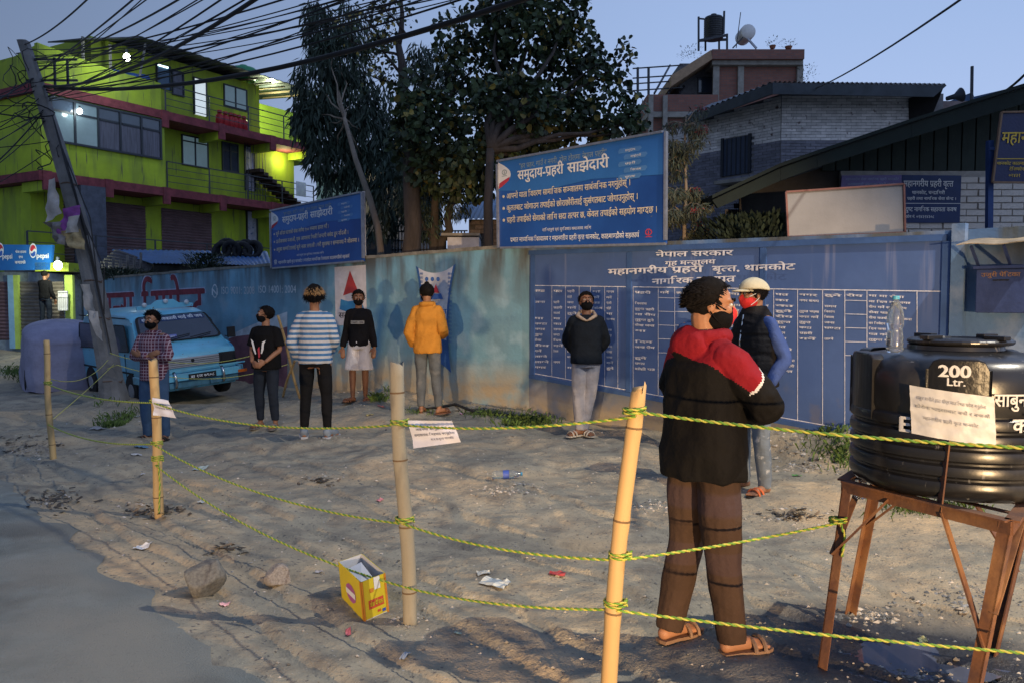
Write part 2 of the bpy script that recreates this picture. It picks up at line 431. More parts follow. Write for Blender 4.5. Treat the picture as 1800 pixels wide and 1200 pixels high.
# puddle under the tank stand
pm = mat('puddle_water', (.11, .12, .16), .05, .1, 3, .05, 8, dist=.002, spec=.9)  # bluish base colour stands in for part of the reflected sky
pc = gpx(1555, 1165); pud = MB(); pz = pc.z + .012
pts = []
for k in range(56):
    a = k / 56 * 2 * math.pi; rr = 1 + .45 * (float(vn(math.cos(a) * 2.2 + 4, math.sin(a) * 2.2 + 4)) - .5) * 2 + .2 * (float(vn(math.cos(a) * 7 + 4, math.sin(a) * 7 + 4)) - .5)
    pts.append((pc.x + .36 * rr * math.cos(a) + .08 * math.sin(a), pc.y + .20 * rr * math.sin(a) - .10 * math.cos(a), pz))
pud.add(pts, [tuple(range(56))]); po = pud.build('puddle', pm, kind='structure')

# ================================================================== COMPOUND WALL
def wallmat(name, blue, low, z0, z1, grime=(.09, .1, .1)):
    m = mat(name, blue, .85, .16, 1.6, .25, 22, dist=.01)
    mixcol(m, noise_fac(m, 1.0, .45, .75, (1, 1, .6)), tuple(c * .62 + .05 for c in blue))
    mixcol(m, noise_fac(m, 2.4, .52, .66), tuple(c * .8 + .12 for c in blue))
    mixcol(m, mul(m, noise_fac(m, 3.5, .42, .62, (1, 1, .18)), zfac(m, 1.4, 2.2)), grime)
    t = m.node_tree; f = zfac(m, z1, z0); n = noise_fac(m, 3, .2, .55); 
    mixcol(m, mul(m, f, n), low)
    return m
wm_a = wallmat('wall_paint_left', (.17, .36, .48), (.37, .31, .22), .30, .75)
TOPA = lambda a: lerp(2.33, 2.06, min(1, max(0, a / 13.3)))
def wall_strip(F, a0, a1, ztop, th, name, m, label, n=24, zb=-.4, side=-1):
    mb = MB()
    for i in range(n):
        p, q = lerp(a0, a1, i / n), lerp(a0, a1, (i + 1) / n)
        z0, z1 = ztop(p), ztop(q)
        if i == n - 1: q = a1
        A = [F.P(p, zb, 0), F.P(p, zb, -th), F.P(p, z0, -th), F.P(p, z0 + .0, 0)]
        B = [F.P(q, zb, 0), F.P(q, zb, -th), F.P(q, z1, -th), F.P(q, z1, 0)]
        mb.add(A + B, [(0, 4, 7, 3), (1, 2, 6, 5), (3, 7, 6, 2)] + ([(0, 3, 2, 1)] if i == 0 else []) + ([(4, 5, 6, 7)] if i == n - 1 else []))
    return mb.build(name, m)
cop = mat('wall_coping', (.20, .19, .16), .9, .3, 5, .4, 30)
wa = thing('boundary_wall', 'long weathered light blue painted wall behind the people and the van', 'wall', WA.P(0, 0))
AEND = 13.9
w_ = wall_strip(WA, 0.0, AEND, TOPA, .22, 'wall', wm_a, ''); w_.parent = wa; w_.location = -wloc(wa)
mb = MB()
for i in range(30):
    p, q = AEND * i / 30, AEND * (i + 1) / 30
    j = random.uniform(-.006, .006)
    mb.hexa([WA.P(p, TOPA(p), .015), WA.P(p, TOPA(p), -.24), WA.P(p, TOPA(p) + .05 + j, -.24), WA.P(p, TOPA(p) + .05 + j, .015)],
            [WA.P(q - .003, TOPA(q), .015), WA.P(q - .003, TOPA(q), -.24), WA.P(q - .003, TOPA(q) + .05 + j, -.24), WA.P(q - .003, TOPA(q) + .05 + j, .015)])
mb.build('coping', cop, wa)
# mural paint on the left wall: flat print lifted 3 mm
def wuv(F, off=.004): return lambda a, z: F.P(a, z, off)
maroon = mat('mural_maroon', (.20, .035, .05), .8, .25, 5, .1, 30); mwhite = mat('mural_white', (.52, .58, .62), .8, .2, 5, .1, 30)
mviolet = mat('mural_outline', (.38, .42, .55), .8, .2, 5, .1, 30)
mural = MB()
def wall_text(mb, F, s, px0, px1, pybase, pxref, h_px, mi, off, boff):
    a0, z0 = F.sz(px0, pybase(px0)); a1, z1 = F.sz(px1, pybase(px1))
    k = (F.P(a0, 0) - F.P(a1, 0)).length
    _, zt = F.sz(pxref, pybase(pxref) - h_px); _, zb = F.sz(pxref, pybase(pxref)); h = abs(zt - zb)
    parts, w = compose(s, boff)
    for vs, fs in parts:
        if vs: mb.add([F.P(lerp(a0, a1, x / w), lerp(z0, z1, x / w) + y * h / .7, off) for x, y in vs], fs, mi)
for s_, x0_, x1_ in (('भान्स', 166, 237), ('सिमेन्ट', 250, 361)):
    wall_text(mural, WA, s_, x0_, x1_, lambda x: 573, 260, 68, 1, .004, .05)
    wall_text(mural, WA, s_, x0_ + 1, x1_ - 1, lambda x: 572, 260, 66, 0, .007, .028)
wall_text(mural, WA, 'ISO 9001: 2008', 389, 448, lambda x: 517 - (x - 389) * .0, 415, 13, 2, .004, .012)
wall_text(mural, WA, 'ISO 14001: 2004', 454, 521, lambda x: 515 + (x - 454) * .0, 480, 13, 2, .004, .012)
mb = mural
a_, z_ = WA.sz(378, 512)
ca = []
for k in range(25):
    an = k / 24 * 2 * math.pi; ca.append((math.cos(an), math.sin(an)))
for k in range(24):
    (c0, s0), (c1, s1) = ca[k], ca[k + 1]
    mb.add([WA.P(a_ + c0 * .10, z_ + s0 * .14, .004), WA.P(a_ + c1 * .10, z_ + s1 * .14, .004), WA.P(a_ + c1 * .08, z_ + s1 * .115, .004), WA.P(a_ + c0 * .08, z_ + s0 * .115, .004)], [(0, 1, 2, 3)], 2)
wall_text(mural, WA, 'N', 372, 384, lambda x: 519, 378, 12, 2, .005, .03)
mural.build('lettering', [maroon, mviolet, mwhite], wa)
# white swoosh with a dark red field below it
mb = MB()
prev = None
for i in range(15):
    t = i / 14; px = lerp(402, 505, t); yt = lerp(592, 548, t ** .8); wd = lerp(3, 26, math.sin(t * 1.6) ** 1)
    yb = 690
    c = (WA.at(px, yt, .004), WA.at(px, yt + wd, .004), WA.at(px, yb - 4, .004))
    if prev:
        mb.quad(prev[0], c[0], c[1], prev[1], 0); mb.quad(prev[1], c[1], c[2], prev[2], 1)
    prev = c
mb.build('swoosh', [mwhite, mat('mural_dark', (.22, .10, .12), .85, .25, 4, .1)], wa)
# painted white advert with a red cone
mb = MB()
P = lambda x, y, o=.004: WA.at(x, y, o)
mb.quad(P(588, 470), P(643, 466), P(645, 571), P(590, 572), 0)
mb.add([P(615, 476, .007), P(632, 519, .007), P(617, 515, .007), P(603, 520, .007)], [(0, 1, 2, 3)], 1)
mb.add([P(599, 526, .007), P(612, 530, .007), P(634, 527, .007), P(641, 545, .007), P(615, 550, .007), P(597, 544, .007)], [(0, 1, 2, 3, 4, 5)], 2)
wall_text(mb, WA, 'सदा', 596, 616, lambda x: 559, 605, 10, 3, .007, .02)
mb.build('painted_advert', [mat('advert_white', (.62, .60, .62), .8, .12, 6, .1), mat('advert_red', (.42, .045, .045), .8, .1), mat('advert_blue', (.04, .22, .45), .8, .1), mat('ink', (.02, .02, .04), .8, .1)], wa)
# Wall B: the notice board wall
wm_b = wallmat('wall_paint_right', (.09, .17, .32), (.34, .28, .20), .10, .52)
TOPB = lambda a: lerp(2.33, 2.22, min(1, max(0, a / 5.2)))
wb = thing('notice_wall', 'blue wall carrying the large painted white-lettered notice board', 'wall', WB.P(0, 0))
if WB.d.x < 0: raise SystemExit('dir')
w_ = wall_strip(WB, .003, 7.5, TOPB, .22, 'wall', wm_b, ''); w_.parent = wb; w_.location = -wloc(wb)
bb = mat('board_blue', (.07, .125, .30), .55, .12, 1.4, .12, 14, dist=.006)
mixcol(bb, noise_fac(bb, 1.6, .5, .7, (1, 1, .5)), (.06, .115, .30)); mixcol(bb, mul(bb, noise_fac(bb, 5, .55, .66), zfac(bb, .8, .2)), (.13, .14, .2))
mixcol(bb, mul(bb, noise_fac(bb, 9, .60, .68, (1, 1, .05)), zfac(bb, 1.3, 2.0)), (.16, .2, .36))
frm = mat('board_frame', (.045, .10, .26), .6, .15, 3, .15, 20)
aL, zTL = WB.sz(932, 441, .03); aR, zTR = WB.sz(1664, 412, .03); _, zBL = WB.sz(932, 664, .03)
a5, z5 = WB.sz(1450, 758, .03); zB = lambda a: lerp(zBL, z5, (a - aL) / (a5 - aL)); zT = lambda a: lerp(zTL, zTR, (a - aL) / (aR - aL))
mb = MB()
mb.hexa([WB.P(aL, zB(aL), .03), WB.P(aR, zB(aR), .03), WB.P(aR, zT(aR), .03), WB.P(aL, zT(aL), .03)],
        [WB.P(aL, zB(aL), .002), WB.P(aR, zB(aR), .002), WB.P(aR, zT(aR), .002), WB.P(aL, zT(aL), .002)])
mb.build('board_panel', bb, wb)
def rail(mb, a0, z0, a1, z1, w, t0=.031, t1=.055):
    mb.hexa([WB.P(a0, z0, t0), WB.P(a1, z1, t0), WB.P(a1, z1, t1), WB.P(a0, z0, t1)], [WB.P(a0, z0 + w, t0), WB.P(a1, z1 + w, t0), WB.P(a1, z1 + w, t1), WB.P(a0, z0 + w, t1)])
mb = MB(); rail(mb, aL, zT(aL) - .06, aR, zT(aR) - .06, .06); mb.build('frame_bar', frm, wb)
mb = MB(); rail(mb, aL, zB(aL), aR, zB(aR), .05); mb.build('frame_bar', frm, wb)
for px in (937, 1106, 1341, 1662):
    a, _ = WB.sz(px, 520, .04); mb = MB(); w = .035
    mb.fbox(WB, a - w, a + w, zB(a) + .055, zT(a) - .064, .031, .052); mb.build('frame_bar', frm, wb)
blet = MB(); BU = lambda px, py, o=.034: WB.at(px, py, o)
def btext(s, x0, y0, x1, y1, hpx, boff=.02, o=.034):
    """baseline from pixel (x0,y0) to (x1,y1) on the board"""
    A = BU(x0, y0, o); Bp = BU(x1, y1, o); Tp = BU((x0 + x1) / 2, (y0 + y1) / 2 - hpx, o); M = BU((x0 + x1) / 2, (y0 + y1) / 2, o); h = (Tp - M).length
    parts, w = compose(s, boff)
    for vs, fs in parts:
        if vs: blet.add([A.lerp(Bp, x / w) + Vector((0, 0, y * h / .7)) for x, y in vs], fs, 0)
HO = .06
btext('नेपाल सरकार', 1153, 452, 1288, 449, 9.5, .03, HO)
btext('गृह मन्त्रालय', 1169, 467, 1257, 464, 8, .03, HO)
btext('महानगरीय प्रहरी', 1069, 483, 1235, 478, 11, .035, HO)
btext('बृत्त, थानकोट', 1252, 478, 1397, 474, 11, .035, HO)
btext('नागरिक वडापत्र', 1146, 500, 1292, 495, 10.5, .035, HO)
def bline(x0, y0, x1, y1, w=.009):
    A, Bp = BU(x0, y0), BU(x1, y1); d = (Bp - A).normalized(); u = Vector((0, 0, 1)) if abs(d.z) < .7 else WB.d; blet.add([A - u * w / 2, Bp - u * w / 2, Bp + u * w / 2, A + u * w / 2], [(0, 1, 2, 3)])
YT = lambda x: 502 + (x - 935) * .0145      # header line of the table
YB = lambda x: 655 + (x - 935) * .178
bline(936, YT(936), 1100, YT(1100)); bline(1113, YT(1113), 1660, YT(1660)); bline(936, YB(936), 1100, YB(1100)); bline(1113, YB(1113), 1640, YB(1640))
cols = [936, 970, 994, 1018, 1038, 1063, 1086, 1113, 1157, 1186, 1230, 1270, 1318, 1360, 1402, 1446, 1485, 1524, 1612]
for c in cols: bline(c, YT(c), c, YB(c), .007)
syl = ['का', 'रीय', 'सेवा', 'पत्र', 'नगर', 'समय', 'दिन', 'मा', 'गर्ने', 'हुने', 'निवेदन', 'कार्य', 'लाग्ने', 'प्रहरी', 'भएमा', 'विवरण', 'तुरुन्त', 'घण्टा', 'जना', 'सोही']
rr = random.Random(3)
def small(x0, x1, y, h):
    w = ' '.join(rr.choice(syl) for _ in range(max(1, int((x1 - x0) / 16)))); s = .13 if x0 > 1100 else .07
    btext(w, x0, y, x1, y + (x1 - x0) * s * .35, h, .042)
for i in range(len(cols) - 1):
    c0, c1 = cols[i] + 3, cols[i + 1] - 4
    if c1 - c0 < 14: continue
    if cols[i] in (1086,): continue
    wide = c1 - c0
    small(c0, c0 + wide * rr.uniform(.6, .95), YT(c0) + 11, 4)
    rowsn = 14 if i < 7 or cols[i] in (1113, 1360, 1318) else 8
    if cols[i] in (1157, 1186, 1485): 
        for r in range(5): 
            yy = YT(c0) + 18 + r * 24; bline(cols[i], yy, cols[i + 1], yy + 1, .006)
        continue
    for r in range(rowsn):
        if rr.random() < .14: continue
        yy = YT(c0) + 21 + r * 9.5
        if yy > YB(c0) - 8: break
        small(c0, c0 + wide * rr.uniform(.45, .98), yy, 3.8)
blet.build('lettering', mat('board_ink', (.66, .67, .74), .7, .2, 20, 0), wb, kind='stuff')
# complaint box, little awning, pier on the right end
th = thing('complaint_box', 'dark blue metal complaint box hung on the wall at the far right', 'box', WB.at(1757, 550, 0))
a0, z1 = WB.sz(1716, 474, .2); a1, _ = WB.sz(1806, 474, .2); z0 = WB.sz(1716, 550, .2)[1]
bxm = mat('box_paint', (.035, .055, .15), .5, .15, 8, .1)
mb = MB(); mb.fbox(WB, a0, a1, z0, z1, .002, .2); mb.build('body', bxm, th, bevel=.008)
mb = MB(); mb.fbox(WB, a0 - .02, a1 + .02, z1 + .002, z1 + .03, .002, .23); mb.build('lid', bxm, th, bevel=.005)
mb = MB(); m_ = (a0 + a1) / 2; mb.fbox(WB, m_ - .06, m_ + .06, z1 - .10, z1 - .09, .201, .206); mb.build('slot', mat('black', (.01, .01, .01), .6, .1), th)
mb = MB(); lettering(mb, 'उजुरी पेटिका', lambda u, v: WB.P(u, v, .204), a0 + .04, a1 - .05, z1 - .065, .035, off=.015); mb.build('lettering', mat('faded_orange', (.30, .16, .08), .8, .1), th)
th = thing('awning', 'small tin awning over the complaint box with curled tan edge', 'awning', WB.at(1757, 440, 0))
a0, zt = WB.sz(1690, 433, .25); a1, _ = WB.sz(1830, 433, .25); mb = MB(); n = 18
for i in range(n):
    p, q = lerp(a0, a1, i / n), lerp(a0, a1, (i + 1) / n); y0, y1 = zt + .008 * math.sin(i * .5), zt + .008 * math.sin((i + 1) * .5)
    A = [WB.P(p, y0 + .06, .005), WB.P(p, y0, .38), WB.P(p, y0 + .008, .38), WB.P(p, y0 + .07, .005)]; B = [WB.P(q, y1 + .06, .005), WB.P(q, y1, .38), WB.P(q, y1 + .008, .38), WB.P(q, y1 + .07, .005)]
    mb.hexa(A, B)
mb.build('roof_sheet', mat('tan_tin', (.34, .27, .18), .6, .3, 6, .2), th)
for a in (a0 + .1, a1 - .25): 
    mb = MB(); mb.bar(WB.P(a, zt - .25, .01), WB.P(a, zt - .01, .33), .02); mb.build('bracket', bxm, th)
th = thing('wall_pier', 'plastered blue pier at the right end of the notice board', 'pier', WB.at(1672, 700, 0))
a0, _ = WB.sz(1667, 600, .06); mb = MB(); mb.fbox(WB, a0 + .01, a0 + .12, -.3, TOPB(a0) + .05, .002, .09); mb.build('column', wm_b, th)

# ================================================================== BILLBOARDS above the wall
signblue = mat('sign_blue', (.018, .085, .34), .38, .10, 1.2, .03, 6)
mixcol(signblue, noise_fac(signblue, .9, .45, .65), (.012, .055, .24))
signmid = mat('sign_blue_light', (.03, .14, .42), .38, .1, 2, 0)
cream = mat('sign_cream', (.62, .55, .42), .6, .08, 9, 0); swhite = mat('sign_white', (.72, .72, .72), .6, .06, 9, 0)
syel = mat('sign_dim', (.26, .33, .34), .6, .1, 9, 0); sred = mat('sign_red', (.45, .04, .06), .6, .1); sdark = mat('sign_navy', (.008, .02, .08), .5, .1)
ssil = mat('steel_frame', (.32, .33, .36), .4, .15, 12, .1, metal=.6)
def billboard(px, rows, label, legs, rtext, emblem_left):
    TL, TR, BR, BL = px; th = thing('billboard', label, 'billboard', (BL + BR) / 2, None)
    n = (TR - TL).cross(BL - TL).normalized()
    if n.dot(Vector((0, 0, CAMH)) - TL) < 0: n = -n
    mb = MB(); mb.hexa([TL, TR, BR, BL], [p - n * .035 for p in (TL, TR, BR, BL)]); mb.build('panel', signblue, th)
    for a, b in ((TL, TR), (TR, BR), (BR, BL), (BL, TL)):
        d = (b - a).normalized() * .02
        mb = MB(); mb.bar(a - d * 0 + n * .004, b - d * 2.2 + n * .004 if True else b, .028, .05, up=n); mb.build('frame_bar', ssil, th)
    f = bil(TL, TR, BR, BL); T = MB()
    # lighter band at the top and darker flow
    pts = [(0.003, .995), (.997, .995), (.997, .62), (.6, .66), (.3, .60), (.003, .66)]
    T.add([f(u, v, .003) for u, v in pts], [tuple(range(6))], 4)
    # badge at the upper left
    arc = [(.004, .985)] + [(.004 + .088 * math.sin(k / 12 * math.pi), .985 - .31 * k / 12) for k in range(13)]
    T.add([f(u, v, .006) for u, v in arc], [tuple(range(len(arc)))], 1)
    T.add([f(u, v, .0075) for u, v in ((.006, .68), (.03, .70), (.078, .76), (.086, .80), (.05, .775), (.012, .74))], [tuple(range(6))], 2)
    ring = [(math.cos(k / 14 * 6.283), math.sin(k / 14 * 6.283)) for k in range(15)]
    def emblem(cu, cv, r, mi):
        for k in range(14):
            (a, b), (c, d) = ring[k], ring[k + 1]
            T.add([f(cu + a * r, cv + b * r * 1.75, .008), f(cu + c * r, cv + d * r * 1.75, .008), f(cu + c * r * .72, cv + d * r * 1.25, .008), f(cu + a * r * .72, cv + b * r * 1.25, .008)], [(0, 1, 2, 3)], mi)
        T.add([f(cu + a * r, cv + b * r, .008) for a, b in ((-.2, -1), (.2, -1), (.12, 1), (-.12, 1))], [(0, 1, 2, 3)], mi)
        T.add([f(cu + a * r, cv + b * r, .008) for a, b in ((-1.2, -2.5), (1.2, -2.5), (.7, -2.1), (-.7, -2.1))], [(0, 1, 2, 3)], mi)
    emblem(.048, .86, .018, 3); emblem(.915 if not emblem_left else .05, .11, .018, 2 if not emblem_left else 1)
    lettering(T, '"हर प्रहर, गाउँ र नगरी, टोल टोलमा नेपाल प्रहरी"', f, .15, .69, .875, .055, 3)
    lettering(T, 'समुदाय-प्रहरी', f, .14, .435, .755, .105, 1, .03); lettering(T, 'साझेदारी', f, .46, .70, .755, .105, 1, .03)
    for (s, u0, u1, v) in rows:
        lettering(T, s, f, u0, u1, v, .062, 0, .022)
        T.add([f(.040 + .0085 * a, v + .03 + .017 * b, .006) for a, b in ring[:14]], [tuple(range(14))], 0)
    lettering(T, 'शान्तिपूर्ण एवं सुरक्षित समाजका लागि', f, .30, .60, .165, .032, 1)
    lettering(T, rtext, f, .085, .865, .065, .05, 1, .015)
    for k in range(5):
        u = .76 + (.03 if k % 2 else 0); v = .91 - k * .062
        q = [(u, v), (u + .11, v), (u + .118, v - .02), (u + .105, v - .046), (u - .005, v - .046), (u - .008, v - .023)]
        T.add([f(a, b, .006) for a, b in q], [tuple(range(6))], 6)
        lettering(T, ['समुदाय', 'साझेदारी', 'प्रहरी', 'विश्वास', 'सुरक्षा'][k], f, u + .03, u + .085, v - .034, .02, 1)
    T.build('lettering', [cream, swhite, sred, syel, signmid, sdark, mat('sign_tag', (.07, .20, .46), .5, .1, 2, 0)], th)
    for u in legs:
        b = BL.lerp(BR, u) - n * .06; t = TL.lerp(TR, u) - n * .06; mb = MB(); mb.bar(Vector((b.x, b.y, 2.31)), t + Vector((0, 0, .02)), .05); mb.build('post', ssil, th)
    return th
q = lambda x, y, Y: at(x, y, Y)
YL, YR = 11.25, 9.38
billboard((q(875, 284, YL), q(1171, 231, YR), q(1170, 429, YR), q(877, 436, YL)),
    [('आफ्नो यात्रा विवरण सामाजिक सञ्जालमा सार्वजनिक नगर्नुहोस् ।', .062, .82, .555), ('कुलतबाट जोगाउन तपाईको छोराछोरीलाई कुसंगतबाट जोगाउनुहोस् ।', .062, .86, .42), ('प्रहरी तपाईको सेवाको लागि सदा तत्पर छ, केवल तपाईको सहयोग माग्दछ ।', .062, .96, .285)],
    'large blue billboard with white and cream lettering above the notice board', (.1, .97), 'प्रभात माध्यमिक विद्यालय र महानगरीय प्रहरी वृत्त थानकोट, काठमाण्डौको सहकार्य', False)
a0, _ = WA.sz(476, 400, .06); a1, _ = WA.sz(637, 400, .06)
billboard((WA.at(476, 371, .08), WA.at(637, 338, .08), WA.at(639, 459, .08), WA.at(478, 472, .08)),
    [('कुनै अप्रिय घटनाको शंका लागेमा १०० नम्बरमा डायल गरौं ।', .062, .66, .555), ('उत्तेजनामा नआऔं, एक आपसमा मिलौं जिन्दगी बर्बाद हुन नदिऔं ।', .062, .86, .42), ('अरुका सम्पत्तिलाई कुनै नजर लगाऔं । गरौं सुरक्षा र सम्मानमा नै जीवनमा ।', .062, .965, .285)],
    'smaller blue billboard mounted above the left wall, beside the green building', (.02, .985), 'महानगरीय प्रहरी वृत्त थानकोट र मंगलोदय माध्यमिक विद्यालय काठमाण्डौको सहकार्य', True)
# cloth banner tied to the wall
th = thing('cloth_banner', 'white and blue cloth banner stretched between its corners on the wall behind the orange jacket', 'banner', WA.at(766, 640, 0))
mb = MB(); nu, nv = 16, 18; vs = []
for j in range(nv + 1):
    for i in range(nu + 1):
        u, v = i / nu, j / nv; cx = .13 * (4 * v * (1 - v)); uu = u + cx * (1 - 2 * u)
        top = lerp(468, 464, uu) + 14 * 4 * u * (1 - u); bot = lerp(634, 655, uu) - 14 * 4 * u * (1 - u)
        vs.append(WA.at(lerp(731, 801, uu) + (lerp(0, -8, v) if u > .5 else 0), lerp(top, bot, v), .035 + .016 * math.sin(u * 9 + v * 5) + .01 * math.sin(v * 14)))
fs, ms = [], []
for j in range(nv):
    for i in range(nu):
        fs.append((j * (nu + 1) + i, j * (nu + 1) + i + 1, (j + 1) * (nu + 1) + i + 1, (j + 1) * (nu + 1) + i))
mb.add(vs, fs)
for k, f in enumerate(mb.f):
    j, i = divmod(k, nu); mb.m[k] = 1 if (i in (0, nu - 1) or j in (nv - 1,)) else (1 if j > 12 else 0)
cl = mb.build('cloth', [mat('banner_white', (.50, .53, .60), .7, .1, 5, .1), mat('banner_blue', (.035, .11, .30), .7, .15, 5, .1)], th, smooth=True)
mb = MB(); BQ = lambda x, y: WA.at(x, y, .068)
def t2(s, x0, y0, x1, h, mi, vert=False):
    parts, w = compose(s, .02)
    A = BQ(x0, y0); B = BQ(x1, y0); T = BQ(x0, y0 - h); hh = (T - A).length
    for vs, fs in parts:
        if vs: mb.add([A.lerp(B, x / w) + Vector((0, 0, y * hh / .7)) for x, y in vs], fs, mi)
for i, y in enumerate(range(484, 606, 7)): 
    t2('सीमेन्ट', 787, y, 794, 4, 0); t2('सीमे', 738, y, 743, 4, 0)
t2('जय मा', 748, 552, 785, 9, 0); t2('सदा', 760, 566, 783, 8, 0)
mb.add([BQ(766, 500), BQ(772, 515), BQ(760, 515)], [(0, 1, 2)], 1); mb.add([BQ(757, 517), BQ(775, 516), BQ(779, 526), BQ(755, 527)], [(0, 1, 2, 3)], 0)
for c in (750, 760, 770): 
    mb.add([BQ(c + 3 * math.cos(k * .7), 491 + 4 * math.sin(k * .7)) for k in range(9)], [tuple(range(9))], 0)
mb.build('lettering', [mat('banner_ink', (.05, .13, .38), .8, .1), sred], th)
# ================================================================== GREEN BUILDING
lime = mat('lime_paint', (.33, .43, .025), .8, .14, 1.2, .2, 25, dist=.01); mixcol(lime, noise_fac(lime, 2.5, .48, .75, (1, 1, .15)), (.19, .24, .04)); mixcol(lime, noise_fac(lime, .5, .5, .7), (.25, .33, .05)); mixcol(lime, noise_fac(lime, 9, .62, .7, (1, 1, .1)), (.12, .13, .05))
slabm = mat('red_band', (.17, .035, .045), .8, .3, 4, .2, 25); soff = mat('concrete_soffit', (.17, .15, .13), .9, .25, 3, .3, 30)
conc = mat('concrete', (.30, .28, .25), .9, .2, 4, .35, 40); steelb = mat('dark_railing', (.035, .04, .05), .5, .2, 9, 0)
shut = mat('shutter_brown', (.125, .075, .08), .6, .2, 2, .1, 30); framem = mat('window_frame', (.02, .025, .035), .5, .1, 9, 0)
glass = mat('window_glass', (.035, .05, .075), .08, .2, 1.5, 0, spec=.8); glass_lit = mat('window_glass_lit', (.10, .14, .17), .15, .2, 1.0, 0, emit=((.35, .55, .62), .10))
curt = mat('curtained_glass', (.07, .07, .10), .2, .35, 3, 0, stretch=(6, 6, .4)); tinroof = mat('dark_tin_roof', (.045, .05, .06), .5, .3, 3, .1)
glow = emis('lit_room', (.75, .85, .85), .42); bulbm = emis('bulb_glow', (.95, 1, .95), 14)
G = Frame((-15.2, 26), (.496, .868)); TB = 1.25   # front line of slabs; walls stand TB behind
D0 = 8.0
gb = thing('green_building', 'lime green three-storey building with red slab edges, balconies and brown shop shutters', 'building', G.P(0, .3))
def frame_window(F, a0, a1, z0, z1, t, par, nv, trans=None, gm=glass, gms=None, name='window', bar=.05):
    mb = MB(); 
    for (p, q, r, s_) in ((a0, a1, z0, z0 + bar), (a0, a1, z1 - bar, z1)): mb.fbox(F, p, q, r, s_, t, t + .06)
    xs_ = [lerp(a0, a1, i / nv) for i in range(nv + 1)]
    for i, x in enumerate(xs_):
        x0 = max(a0, min(x - bar / 2, a1 - bar)); mb.fbox(F, x0, x0 + bar, z0 + bar, z1 - bar, t, t + .06)
    if trans:
        for i in range(nv): mb.fbox(F, xs_[i] + bar, xs_[i + 1] - bar, trans - bar / 2, trans + bar / 2, t, t + .05)
    w = mb.build(name, framem, par)
    segs = [(z0 + bar, z1 - bar)] if not trans else [(z0 + bar, trans - bar / 2), (trans + bar / 2, z1 - bar)]
    for i in range(nv):
        for j, (r, s_) in enumerate(segs):
            mb = MB(); e = .02 if i == 0 else 0; mb.fbox(F, xs_[i] + bar / 2 + .002, xs_[i + 1] - bar / 2 - .002, r + .002, s_ - .002, t + .004, t + .02)
            g = gm if gms is None else gms[(j * nv + i) % len(gms)]; mb.build('pane', g, w)
    return w
def pxwin(F, x0, y0, x1, y1, t, par, nv, transf=None, **k):
    a0, zt = F.sz(x0, y0, t); a1, zb = F.sz(x1, y1, t)
    return frame_window(F, min(a0, a1), max(a0, a1), min(zb, zt), max(zb, zt), t, par, nv, trans=(lerp(zb, zt, transf) if transf else None), **k)
Zs1, Zs2, Zr = 5.72, 8.55, 11.05; CW = 4.6; LEN = 12.4
mb = MB(); mb.fbox(G, 0.02, CW, Zs1 + .01, Zs2 - .31, -D0, -.02); mb.build('wall', lime, gb)                        # corner bay
mb = MB(); mb.fbox(G, CW, LEN, Zs1 + .01, Zs2 - .31, -D0, -TB); mb.build('wall', lime, gb)                          # first floor
A9 = G.sz(456, 200, -TB)[0]; LE2 = G.sz(548, 200, -3.6)[0]
mb = MB(); mb.fbox(G, 2.6, A9, Zs2 + .01, Zr - .12, -D0, -TB); mb.build('wall', lime, gb)                        # top floor
mb = MB(); mb.fbox(G, A9 + .003, LE2, Zs2 + .01, Zr - .12, -D0, -3.6); mb.build('wall', mat('lime_lamp_lit', (.38, .55, .05), .8, .1, 2, .1), gb)  # lamp light put into the brighter lime of this wall
mb = MB(); mb.fbox(G, .3, LEN, .0, Zs1 - .32, -D0, -TB + .02); mb.build('wall', lime, gb)                          # shop floor
mb = MB(); mb.fbox(G, -.12, LEN + .1, Zs1 - .3, Zs1, -D0, .05); mb.build('slab', slabm, gb)
mb = MB(); mb.fbox(G, -.12, LEN + .3, Zs2 - .3, Zs2, -D0, .05); mb.build('slab', slabm, gb)
# parapet of the corner terrace rising towards the corner
mb = MB(); mb.hexa([G.P(.0, Zs2 + .01, -.03), G.P(2.6, Zs2 + .01, -.03), G.P(2.6, Zs2 + 1.0, -.03), G.P(.0, Zs2 + 1.25, -.03)], [G.P(.0, Zs2 + .01, -.2), G.P(2.6, Zs2 + .01, -.2), G.P(2.6, Zs2 + 1.0, -.2), G.P(.0, Zs2 + 1.25, -.2)]); mb.build('parapet', lime, gb)
mb = MB(); mb.fbox(G, 2.603, CW - .1, Zs2 + .01, Zs2 + 1.0, -.2, -.03); mb.build('parapet', lime, gb)
for zt_ in (Zs1, Zs2):
    for a in (.15, 2.3, CW, 7.2, 9.9, 12.1):
        if zt_ == Zs2 and a < CW: continue
        mb = MB(); mb.fbox(G, a - .13, a + .13, zt_ - .62, zt_ - .303, -TB + .05, -.02); mb.build('beam', lime, gb)
        mb = MB(); mb.fbox(G, a - .15, a + .15, zt_ - .60, zt_ + .02, -.015, .07); mb.build('beam_end', slabm, gb)
# left face of the corner bay
GL = Frame((-15.2, 26), (-.766, .643))
mb = MB(); mb.fbox(GL, .03, 8, Zs1 + .01, Zs2 - .31, -.3, .0); mb.build('wall', lime, gb)
mb = MB(); mb.fbox(GL, .05, 8.2, Zs1 - .3, Zs1 - .002, -.4, .06); mb.build('slab', slabm, gb)
mb = MB(); mb.fbox(GL, .05, 8.2, Zs2 - .3, Zs2 - .002, -.4, .06); mb.build('slab', slabm, gb)
mb = MB(); mb.fbox(GL, .03, 8, Zs2 + .01, Zs2 + 1.2, -.2, .0); mb.build('parapet', lime, gb)
mb = MB(); mb.fbox(GL, .03, 8, .0, Zs1 - .32, -2.0, -1.2); mb.build('wall', mat('shop_wall_grey', (.07, .08, .11), .8, .2), gb)
